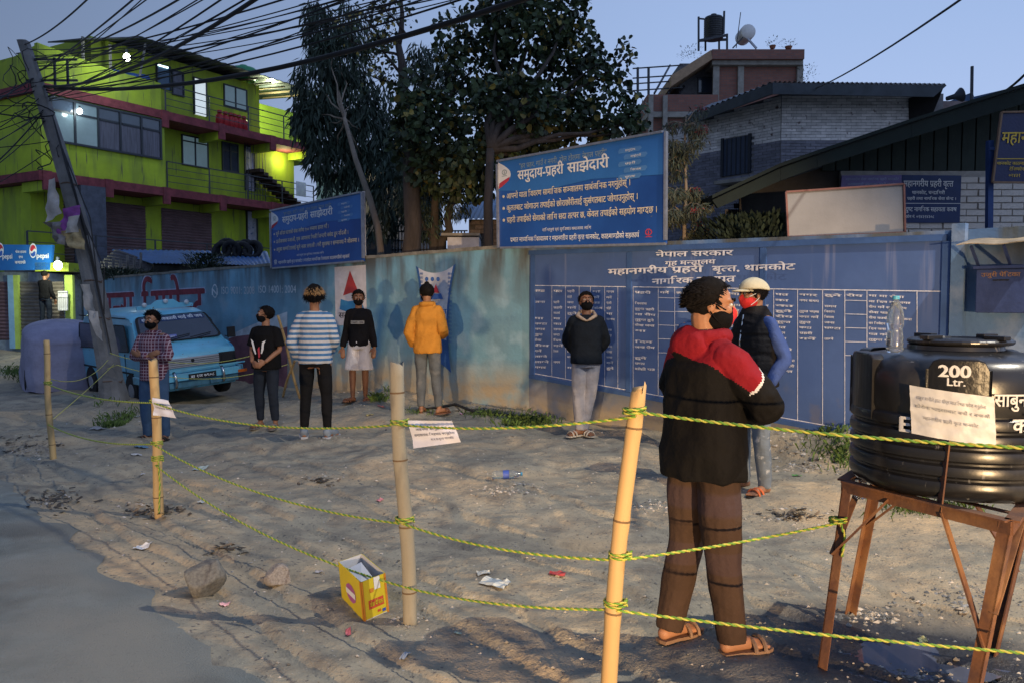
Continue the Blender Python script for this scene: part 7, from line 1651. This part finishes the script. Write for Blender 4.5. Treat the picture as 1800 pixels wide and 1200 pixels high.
# paper notices
pap = mat('paper_white', (.66, .66, .72), .8, .05, 6, .1, 10, dist=.004)
def notice(pts, label, lines, amp=.012, seed=0, m=pap, name='paper_notice', inkm=None, n=10, lift=.004):
    A, B, C, D = [Vector(p) for p in pts]; th = thing(name, label, 'paper', A); nn = (B - A).cross(D - A).normalized(); nn = nn if nn.y < 0 else -nn
    def fn(u, v, o=0): 
        p = A.lerp(B, u).lerp(D.lerp(C, u), v); return p + nn * (amp * 2 * mnoise.noise(Vector((u * 2.5 + seed, v * 2.5, 0))) + o)
    mb = MB(); mb.add([fn(i / n, j / n) for j in range(n + 1) for i in range(n + 1)], [(j * (n + 1) + i, j * (n + 1) + i + 1, (j + 1) * (n + 1) + i + 1, (j + 1) * (n + 1) + i) for j in range(n) for i in range(n)]); mb.build('sheet', m, th, smooth=True)
    if lines:
        T = MB()
        for s, u0, u1, v, h in lines: 
            parts, w = compose(s, .0)
            for vs, fs in parts:
                if vs: T.add([fn(lerp(u0, u1, x / w), v - y * h / .7, lift) for x, y in vs], fs)
        T.build('lettering', inkm or mat('ink_grey', (.06, .06, .10), .9, 0, bump=0), th)
    return th
Yn = on(P3, 744).y
notice((at(717, 738, Yn - .05), at(793, 739, Yn - .12), at(812, 776, Yn - .16), at(728, 787, Yn - .08)), 'white paper notice hanging from the rope at the grey bamboo post', [('लाइनमा बस्नुहोला', .15, .75, .38, .09), ('अनावश्यक भिडभाड नगर्नुहोला', .06, .95, .60, .10), ('म.न.प्र.वृत्त थानकोट', .40, .90, .80, .09)], seed=2)
Y2 = on(P2, 706).y
notice((at(268, 698, Y2 - .05), at(296, 703, Y2 - .06), at(310, 734, Y2 - .08), at(270, 729, Y2 - .05)), 'small white paper notice tied to the tan post in front of the checked shirt', [('लाइनमा बस्नु', .15, .8, .35, .09), ('भिडभाड नगर्नु', .1, .9, .6, .09)], seed=5)

# ================================================================== WATER TANK ON ITS STAND
rust = mat('rusty_iron', (.20, .085, .035), .8, .35, 7, .35, 50, dist=.003, col2=(.09, .045, .035)); mixcol(rust, noise_fac(rust, 3, .5, .62), (.28, .14, .06))
stand = thing('tank_stand', 'rusty angle iron stand with splayed legs carrying the black water tank', 'stand', (1.8, 3.4, 0))
tops_ = [Vector((1.46, 3.48, .80)), Vector((1.80, 2.83, .80)), Vector((2.26, 3.38, .80)), Vector((1.87, 4.02, .80))]
feet_ = [gpx(1437, 1172), Vector((1.70, 2.98, 0)), Vector((2.16, 3.55, 0)), gpx(1492, 1076)]
feet_[1] = gp(1.765, 2.97); feet_[2] = gp(2.2, 3.52)
mb = None
for a, b in zip(feet_, tops_):
    mb = MB(); d = (b - a).normalized(); x = Vector((.62, -.78, 0)); y = Vector((.78, .62, 0)); w, t_ = .042, .006; cx_ = Vector((1.84, 3.42, 0)); sx_ = 1 if (cx_ - a).dot(x) > 0 else -1; sy_ = 1 if (cx_ - a).dot(y) > 0 else -1
    for (u, v) in ((x * sx_, y * sy_), (y * sy_, x * sx_)):
        q = [Vector(), u * w, u * w + v * t_, v * t_]; mb.hexa([a + k for k in q], [b + k for k in q])
    mb.build('leg', rust, stand)
for i in range(4):
    a, b = tops_[i], tops_[(i + 1) % 4]; mb = MB(); mb.bar(a + Vector((0, 0, -.025)), b + Vector((0, 0, -.025)), .012, .05); mb.bar(a + (b - a).normalized() * .01, b - (b - a).normalized() * .01, .05, .008); mb.build('top_rail', rust, stand)
for (i, j, fa, fb) in ((0, 1, .60, .32), (1, 2, .55, .4), (3, 2, .55, .4), (0, 3, .6, .6), (1, 0, .36, .36), (2, 3, .5, .45)):
    a = feet_[i].lerp(tops_[i], fa); b = tops_[i].lerp(tops_[j], fb) - Vector((0, 0, .03)); mb = MB(); mb.bar(a, b, .028, .008); mb.build('brace', rust, stand)
mb = MB(); c = tops_[0].lerp(tops_[1], .62); mb.bar(c + Vector((0, 0, -.04)), c + Vector((.03, 0, .30)), .035, .006); mb.build('upright', rust, stand)
for i in range(1, 4): 
    mb = MB(); mb.bar(tops_[0].lerp(tops_[3], i / 4) - Vector((0, 0, .012)), tops_[1].lerp(tops_[2], i / 4) - Vector((0, 0, .012)), .03, .006); mb.build('cross_rail', rust, stand)
TK = Vector((1.905, 3.42, .808)); TR_ = .408; TH = .60
tkm = mat('tank_black', (.014, .014, .015), .30, .25, 4, .10, 9, dist=.01, spec=.55); mixcol(tkm, mul(tkm, noise_fac(tkm, 9, .5, .75), zfac(tkm, 1.15, 1.42)), (.10, .095, .09)); mixcol(tkm, noise_fac(tkm, 5, .56, .66, (1, 1, .4)), (.045, .043, .04)); mixcol(tkm, noise_fac(tkm, 40, .66, .70, (1, 1, .15)), (.12, .12, .12))
tk = thing('water_tank', 'black ribbed plastic water tank marked 200 Ltr on the rusty stand', 'water tank', TK)
mb = MB(); prof = [(TR_ * .90, 0), (TR_ * .97, .02)]
for k in range(5): z = .04 + k * .062; prof += [(TR_, z), (TR_ * 1.005, z + .018), (TR_ * .995, z + .036), (TR_ * .965, z + .045), (TR_ * .965, z + .052)]
prof += [(TR_ * .985, .36), (TR_ * .985, .47), (TR_ * .965, .50), (TR_ * .91, .535), (TR_ * .80, .555), (TR_ * .55, .572), (TR_ * .46, .578), (TR_ * .45, .595), (TR_ * .3, .60)]
mb.lathe(prof, TK, 64); bd = mb.build('body', tkm, tk, smooth=True); es = bd.modifiers.new('e', 'EDGE_SPLIT'); es.split_angle = R(40)
mb = MB(); lid = TK + Vector((.02, 0, .598)); mb.lathe([(.195, 0), (.205, .008), (.205, .018), (.19, .026), (.17, .026), (.165, .018), (.02, .022)], lid, 40); 
for a in range(4): an = a * 1.5708 + .4; mb.box(lid + Vector((math.cos(an) * .17, math.sin(an) * .17, .032)), (.09, .04, .018), Matrix.Rotation(an, 3, 'Z'))
mb.build('lid', tkm, tk, smooth=False, bevel=.003)
# raised shoulders (lugs) and label panel
def cyl(a, z, r): return TK + Vector((math.sin(a) * r, -math.cos(a) * r, z))
# angle of the tank surface that shows at picture column px
def patch(mb, a0, a1, z0, z1, r, th_, n=10, mi=0, rr_=.03):
    vs = []; 
    for i in range(n + 1):
        t = i / n; a = lerp(a0, a1, t); c_ = min(1, min(t, 1 - t) * n / 2.2); zt_ = z1 - rr_ * (1 - math.sqrt(max(0, 1 - (1 - c_) ** 2))); vs += [cyl(a, z0, r), cyl(a, z0, r + th_), cyl(a, zt_, r + th_), cyl(a, zt_, r)]
    fs = []
    for i in range(n):
        for j in range(3): fs.append((i * 4 + j, i * 4 + j + 1, i * 4 + j + 5, i * 4 + j + 4))
    fs += [(0, 1, 2, 3), (n * 4 + 3, n * 4 + 2, n * 4 + 1, n * 4)]; mb.add(vs, fs, mi)
for a in (-1.62, 0.95, 2.2, -2.6): mb = MB(); patch(mb, a - .30, a + .30, .30, .565, TR_ * .86, TR_ * .13); mb.build('shoulder', tkm, tk, smooth=False, bevel=.008)
mb = MB(); patch(mb, -.74, -.20, .33, .562, TR_ * .86, TR_ * .155, rr_=.05); mb.build('label_panel', mat('tank_label', (.010, .010, .010), .35, .1), tk, bevel=.008)
T = MB(); rt = TR_ * 1.018; lf = lambda u, v: cyl(u, v, rt)
lettering(T, '200', lf, -.64, -.37, .492, .045, off=.05); lettering(T, 'Ltr.', lf, -.57, -.41, .458, .03, off=.035)
rt2 = TR_ * 1.012; lf2 = lambda u, v: cyl(u, v, rt2)
lettering(T, 'E', lf2, -.99, -.87, .262, .06, off=.05); lettering(T, 'साबुन पानी', lf2, -.17, .40, .385, .05, off=.03); lettering(T, 'कोरोना', lf2, .0, .46, .285, .055, off=.035); lettering(T, 'भगाऔं', lf2, .12, .52, .18, .05, off=.035)
T.build('lettering', mat('tank_print', (.66, .66, .66), .6, .05, bump=0), tk)
# notice taped round the tank
th = thing('paper_notice', 'creased white paper notice taped on the front of the black water tank', 'paper', cyl(-.3, .25, TR_)); mb = MB(); n = 22
def pf(u, v, o=0): a = lerp(-.87, -.19, u) + .03 * v; z = lerp(.452, .262, v) - .03 * u; return cyl(a, z, TR_ * 1.04 + .008 + .006 * mnoise.noise(Vector((u * 6, v * 5, 1))) + .004 * mnoise.noise(Vector((u * 17, v * 13, 1))) + o)
mb.add([pf(i / n, j / n) for j in range(n + 1) for i in range(n + 1)], [(j * (n + 1) + i, j * (n + 1) + i + 1, (j + 1) * (n + 1) + i + 1, (j + 1) * (n + 1) + i) for j in range(n) for i in range(n)]); mb.build('sheet', mat('paper_tank', (.62, .62, .62), .45, .05, 6, .1), th, smooth=True); T = MB()
for s, u0, u1, v, h in (('साबुन पानीले हात धोएर मात्र भित्र प्रवेश गर्नुहोला', .08, .90, .26, .07), ('कोरोना भाइरसबाट बचौं र बचाऔं', .06, .94, .44, .07), ('महानगरीय प्रहरी वृत्त थानकोट', .16, .80, .66, .07)):
    parts, w = compose(s, 0)
    for vs, fs in parts:
        if vs: T.add([pf(lerp(u0, u1, x / w), v - y * h / .7, .003) for x, y in vs], fs)
T.build('lettering', mat('ink_pale', (.25, .25, .26), .9, 0, bump=0), th)
# bottle on top
pet = mat('bottle_plastic', (.75, .82, .88), .08, 0, bump=0, trans=.92, spec=.8); blu = mat('bottle_cap_blue', (.08, .38, .55), .5, 0, bump=0)
def bottle(c, h, label, rot=None, lab=None):
    th = thing('plastic_bottle', label, 'bottle', c); mb = MB(); r_ = h * .145; prof = [(r_ * .8, 0), (r_, .01), (r_, h * .08), (r_ * .93, h * .11), (r_, h * .15), (r_ * .92, h * .2), (r_ * .97, h * .26), (r_ * .90, h * .33), (r_ * .84, h * .42), (r_ * .95, h * .47), (r_, h * .53), (r_ * .94, h * .57), (r_, h * .62), (r_ * .9, h * .72), (r_ * .55, h * .86), (r_ * .34, h * .91), (r_ * .34, h * .94)]
    mb.lathe(prof, c, 24, rot=rot); mb.build('body', pet, th, smooth=True); mb = MB(); mb.lathe([(r_ * .40, h * .935), (r_ * .42, h * .94), (r_ * .42, h * .985), (r_ * .38, h)], c, 16, rot=rot); mb.build('cap', blu, th)
    if lab: mb = MB(); mb.lathe([(r_ * 1.01, h * .35), (r_ * 1.02, h * .55)], c, 20, rot=rot); mb.build('wrapper', lab, th)
    return th
bc = at(1573, 597, 3.33); bottle(Vector((bc.x, bc.y, TK.z + .568)), .235, 'clear plastic bottle with blue cap standing on the rim of the black tank')
bottle(tops_[0].lerp(tops_[3], .12) + Vector((.07, .02, -.10)), .2, 'clear plastic bottle lodged at the corner of the rusty stand')
bottle(gpx(868, 848, .035), .24, 'blue labelled plastic bottle lying on the dirt in the middle', Matrix.Rotation(R(78), 3, 'Z') @ Matrix.Rotation(R(88), 3, 'X'), mat('label_blue', (.04, .08, .35), .5)) if False else bottle(gpx(866, 846, .035), .26, 'blue labelled plastic bottle lying on the dirt in the middle', Matrix.Rotation(R(88), 3, 'Y'), mat('label_blue', (.04, .08, .35), .5))

# ================================================================== CARTON
cy = mat('carton_yellow', (.60, .47, .02), .6, .08, 4, .08); cyo = mat('carton_orange', (.55, .20, .02), .6, .1); cw = mat('carton_inside', (.55, .55, .56), .8, .08, 5, .1); cred = mat('carton_red', (.50, .07, .03), .6, .05); cvio = mat('carton_violet', (.38, .10, .28), .6, .1)
B0 = gpx(641, 1092); Bl = gpx(601, 1048); Br = gpx(684, 1074); ex = (Br - B0); ey = (Bl - B0); ex.z = ey.z = 0
ct_ = thing('cardboard_carton', 'open yellow printed carton standing on the dirt beside the grey bamboo post', 'carton', B0); CHh = .205; up_ = Vector((-.03, 0, CHh)) ; B0 = Vector((B0.x, B0.y, B0.z - .004))
ex *= 1.0; lean_ = Vector((-.018, .0, CHh)); tt_ = .004
def wallp(p, d, inn, name, m=cy):
    q = [p, p + d, p + d + lean_, p + lean_]; mb = MB(); mb.add(q + [k + inn * tt_ for k in q], [(0, 1, 2, 3), (7, 6, 5, 4), (0, 4, 5, 1), (1, 5, 6, 2), (2, 6, 7, 3), (3, 7, 4, 0)], 0); mb.m[1] = 1; return mb.build(name, [m, cw], ct_)
nx, ny = ex.normalized(), ey.normalized()
wallp(B0, ex, ny, 'side_panel'); wallp(B0, ey, nx, 'side_panel'); wallp(B0 + ey, ex, -ny, 'side_panel'); wallp(B0 + ex, ey, -nx, 'side_panel')
mb = MB(); mb.hexa([B0 + Vector((0, 0, .004)), B0 + ex + Vector((0, 0, .004)), B0 + ex + ey + Vector((0, 0, .004)), B0 + ey + Vector((0, 0, .004))], [k + Vector((0, 0, .004)) for k in (B0 + Vector((0, 0, .004)), B0 + ex + Vector((0, 0, .004)), B0 + ex + ey + Vector((0, 0, .004)), B0 + ey + Vector((0, 0, .004)))]); mb.build('bottom', cw, ct_)
mb = MB(); c0 = B0 + lean_ * .78; mb.add([c0 + ex * .08 + ey * .1, c0 + ex * .7 + ey * .08, c0 + ex * .75 + ey * .8 + Vector((0, 0, .03)), c0 + ex * .1 + ey * .85 + Vector((0, 0, .01))], [(0, 1, 2, 3)]); mb.build('flap', cw, ct_)
T = MB(); o1 = -ny * .002; fA = lambda u, v, o=1: B0 + ex * u + lean_ * v + o1 * o; fB = lambda u, v, o=1: B0 + ey * u + lean_ * v - nx * .002 * o
def rq(f_, u0, u1, v0, v1, mi, o=1): T.add([f_(u0, v0, o), f_(u1, v0, o), f_(u1, v1, o), f_(u0, v1, o)], [(0, 1, 2, 3)], mi)
rq(fA, .0, .07, 0, 1, 1); rq(fA, .92, 1, 0, 1, 1); rq(fA, .22, .82, .26, .48, 2); lettering(T, 'केक मैजिक', lambda u, v: fA(u, v, 2), .27, .78, .31, .11, 0, off=.04); rq(fA, .50, .74, .70, 1.0, 4); rq(fA, .3, .46, .66, .76, 1); rq(fA, .55, .68, .12, .18, 2); rq(fA, .74, .88, .08, .16, 5)
T.add([fB(.5 + .22 * math.cos(k * .6283), .45 + .24 * math.sin(k * .6283)) for k in range(10)], [tuple(range(10))], 3); rq(fB, .3, .7, .38, .52, 4, 2); rq(fB, .0, .06, 0, 1, 1)
T.build('print', [cy, cyo, cred, cvio, swhite, mat('label_blue', (.04, .08, .35), .5)], ct_)

# ================================================================== ROCKS, RUBBLE, LITTER
rockm = mat('rock_grey', (.24, .23, .20), .95, .3, 7, .6, 40, dist=.006, col2=(.14, .135, .12)); rockl = mat('rock_pale', (.42, .38, .34), .95, .3, 9, .5, 40, dist=.006, col2=(.24, .21, .19))
def rock(c, s, m, label, seed, name='rock', rot=0):
    bm = bmesh.new(); bmesh.ops.create_icosphere(bm, subdivisions=4, radius=1)
    for v in bm.verts:
        p = v.co.copy(); q = p * 1.0
        for k in range(9):
            r_ = random.Random(seed * 31 + k); n = Vector((r_.gauss(0, 1), r_.gauss(0, 1), r_.gauss(0, 1))).normalized(); d = q.dot(n)
            if d > .66: q -= n * (d - .66)
        q *= 1 + .06 * mnoise.noise(p * 2.5 + Vector((seed, 0, 0))) + .03 * mnoise.noise(p * 7 + Vector((seed, 0, 0))); v.co = q
    me = bpy.data.meshes.new(name); bm.to_mesh(me); bm.free(); me.materials.append(m); me.polygons.foreach_set('use_smooth', [True] * len(me.polygons)); o = bpy.data.objects.new(name, me); COL.objects.link(o); o.location = c; o.scale = s; o.rotation_euler = (0, 0, rot)
    return tag(o, label, 'rock')
c = gpx(350, 1050); rock(c + Vector((0, .08, .075)), (.118, .11, .122), rockm, 'large rounded grey-brown rock lying on the dirt at the lower left', 3)
c = gpx(484, 1022); rock(c + Vector((0, .05, .045)), (.095, .07, .075), rockl, 'smaller pale jagged stone between the large rock and the yellow carton', 8)
# gravel and rubble: nobody could count it
rs = random.Random(21); mb = MB()
def pebble(p, s):
    a = rs.uniform(0, 6.28); c_, s_ = math.cos(a), math.sin(a); pts = []
    for (x, y, z) in ((1, 0, 0), (0, 1, 0), (-1, 0, 0), (0, -1, 0), (0, 0, .75), (.2, .1, -.5)):
        x += rs.uniform(-.3, .3); y += rs.uniform(-.3, .3); pts.append((p.x + (x * c_ - y * s_) * s, p.y + (x * s_ + y * c_) * s * .8, p.z + z * s * .8))
    mb.add(pts, [(0, 1, 4), (1, 2, 4), (2, 3, 4), (3, 0, 4), (1, 0, 5), (2, 1, 5), (3, 2, 5), (0, 3, 5)], rs.choice((0, 0, 0, 1)))
clus = [(900, 860, 60, 14, 150, .018), (560, 840, 40, 10, 50, .018), (1145, 890, 60, 14, 120, .018), (1390, 905, 70, 16, 130, .016), (1540, 1080, 90, 20, 150, .02), (265, 895, 55, 14, 120, .018), (722, 1090, 40, 12, 70, .012), (90, 880, 40, 14, 60, .02), (1440, 820, 90, 16, 160, .022), (60, 790, 60, 14, 90, .025), (640, 690, 60, 8, 100, .025), (1700, 1050, 100, 40, 160, .018), (1640, 1180, 120, 30, 120, .016), (850, 715, 60, 8, 60, .03), (500, 700, 40, 10, 50, .022), (200, 715, 60, 14, 60, .025), (1390, 790, 70, 16, 120, .03)]
for (px, py, rx, ry_, n, s) in clus:
    for k in range(n):
        x, y = rs.gauss(px, rx * .5), min(1500, rs.gauss(py, ry_ * .5)); p = gpx(x, y); pebble(p, s * rs.uniform(.3, 1.2))
for k in range(6500):
    y = rs.uniform(2.0, 13.0); x = rs.uniform(-.75, .75) * y
    if rd(x, y) > -.05 and rs.random() < .72: continue
    pebble(gp(x, y), rs.uniform(.002, .010) * (1 + y * .06) * (1.8 if rs.random() < .06 else 1))
mb.build('gravel', [mat('pebble_grey', (.22, .205, .18), .95, .3, 9, .3, island=.4), mat('pebble_pale', (.40, .37, .33), .95, .2, 9, .3, island=.3)], kind='stuff')
# grass tufts and weeds at the wall foot and the pole
mb = MB()
def blade(p, h, ): 
    a = rs.uniform(0, 6.28); d = Vector((math.cos(a), math.sin(a), 0)); l_ = d * h * rs.uniform(.2, .9); s = Vector((-d.y, d.x, 0)) * h * .06; mb.add([p - s, p + s, p + l_ * .5 + Vector((0, 0, h * .7)) + s * .6, p + l_ + Vector((0, 0, h * .8))], [(0, 1, 2, 3)])
for (px, py, rx, ry_, n, h) in ((930, 742, 55, 10, 700, .10), (665, 702, 20, 5, 260, .10), (850, 728, 40, 6, 300, .07), (205, 722, 40, 14, 500, .10), (25, 655, 30, 12, 300, .12), (1455, 800, 40, 14, 260, .10), (1480, 815, 30, 8, 150, .10), (1640, 895, 90, 14, 500, .07), (1085, 745, 14, 6, 60, .07), (740, 725, 40, 5, 120, .06), (60, 665, 30, 10, 260, .12)):
    for k in range(n):
        x, y = rs.gauss(px, rx * .45), rs.gauss(py, ry_ * .45); p = gpx(x, y); blade(p, h * rs.uniform(.4, 1.2))
mb.build('grass', mat('grass_green', (.07, .12, .025), .8, .3, 4, 0, island=.4), kind='stuff')
# dark debris
mb = MB()
for (px, py, rx, ry_, n) in ((90, 880, 45, 16, 60), (40, 780, 60, 22, 70), (270, 900, 60, 12, 70), (400, 965, 30, 8, 20), (820, 722, 70, 5, 40), (1470, 812, 60, 8, 40), (560, 845, 30, 8, 24), (1400, 905, 50, 8, 40)):
    for k in range(n):
        p = gpx(rs.gauss(px, rx * .5), rs.gauss(py, ry_ * .5), .006); a = rs.uniform(0, 6.28); l_ = rs.uniform(.02, .09); w = rs.uniform(.008, .03); d = Vector((math.cos(a) * l_, math.sin(a) * l_, rs.uniform(0, .02))); s = Vector((-math.sin(a) * w, math.cos(a) * w, rs.uniform(0, .01))); mb.add([p, p + d, p + d + s, p + s], [(0, 1, 2, 3)], rs.choice((0, 0, 1)))
mb.build('debris', [mat('debris_dark', (.06, .05, .04), .9, .3, 9, .1), mat('debris_brown', (.16, .12, .08), .9, .3, 9, .1)], kind='stuff')
# litter pieces
LIT = [(250, 966, .10, (.62, .62, .62), 'flat white paper scrap on the dirt left of the large rock'), (668, 880, .09, (.5, .2, .22), 'pink and white wrapper on the dirt behind the grey post'), (248, 786, .16, (.10, .20, .30), 'blue plastic sheet scrap behind the second post'), (240, 800, .13, (.42, .42, .42), 'pale crumpled scrap behind the second post'), (250, 834, .10, (.5, .5, .52), 'small white scrap left of the second post base'), (352, 826, .14, (.30, .38, .38), 'greenish plastic scrap right of the second post'), (355, 884, .12, (.45, .47, .45), 'pale torn paper right of the second post base'), (170, 754, .22, (.40, .36, .33), 'crumpled pale plastic bag near the farthest left post'), (240, 716, .18, (.45, .45, .45), 'white cloth scrap at the foot of the leaning pole'), (870, 1026, .20, (.42, .46, .46), 'clear plastic strip on the dirt left of the nearest post'), (850, 1007, .08, (.38, .40, .38), 'square clear plastic scrap above the plastic strip'), (612, 1112, .07, (.38, .10, .13), 'small crumpled red wrapper in front of the carton'), (396, 1064, .05, (.7, .4, .42), 'little pink and white wrapper by the large rock'), (713, 1152, .08, (.34, .40, .46), 'clear plastic cup scrap at the bottom centre'), (805, 1114, .04, (.2, .3, .28), 'tiny green scrap right of the grey post base'), (670, 715, .12, (.62, .20, .16), 'bright red and pink packet near the wall foot'), (812, 728, .12, (.5, .3, .42), 'pink packet at the wall foot right of the orange jacket'), (1400, 836, .08, (.10, .30, .06), 'green leaf scrap on the dirt near the ripped jeans'), (1622, 1128, .10, (.30, .32, .18), 'pale yellowish leaf in the wet ground under the stand'), (980, 1010, .10, (.30, .04, .04), 'dark red strip on the dirt left of the nearest post'), (560, 1006, .06, (.36, .34, .34), 'small pale stone-like scrap right of the pale stone'), (1505, 1040, .07, (.2, .2, .2), 'dark scrap under the rusty stand'), (650, 730, .10, (.25, .23, .10), 'olive wrapper behind the grey post'), (1290, 845, .06, (.3, .3, .2), 'pale chip near the ripped jeans')]
for k, (px, py, s, c_, lb) in enumerate(LIT):
    c = gpx(px, py, .012); mb = MB(); n = 5; a = k * 1.3; u = Vector((math.cos(a), math.sin(a) * .6, 0)); v = Vector((-u.y, u.x, 0)) * .6; vs = []
    for j in range(n + 1):
        for i in range(n + 1): p = c + u * (i / n - .5) * s + v * (j / n - .5) * s; p.z = float(gz(p.x, p.y)) + .008 + .22 * s * abs(mnoise.noise(Vector((i * .9 + k, j * .9, k)))); vs.append(p)
    mb.add(vs, [(j * (n + 1) + i, j * (n + 1) + i + 1, (j + 1) * (n + 1) + i + 1, (j + 1) * (n + 1) + i) for j in range(n) for i in range(n)])
    o = mb.build('litter', mat('litter_%02d' % k, c_, .5, .15, 20, 0), origin=c); tag(o, lb, 'litter')
# dark hose along the wall foot, thin shadow lines come from ropes and the grooves in the dirt
mb = MB(); mb.tube([gpx(x, y, .02) for x, y in ((735, 722), (770, 718), (800, 722), (840, 728), (880, 730), (925, 735))], .02, 6); tag(mb.build('hose', rub, smooth=True), 'dark pipe lying along the foot of the wall behind the orange jacket', 'pipe')

for o in bpy.data.objects:
    if o.name.split('.')[0] in ('lettering', 'print', 'shirt_print', 'chest_print', 'knee_rip', 'railing'): o['kind'] = 'stuff'
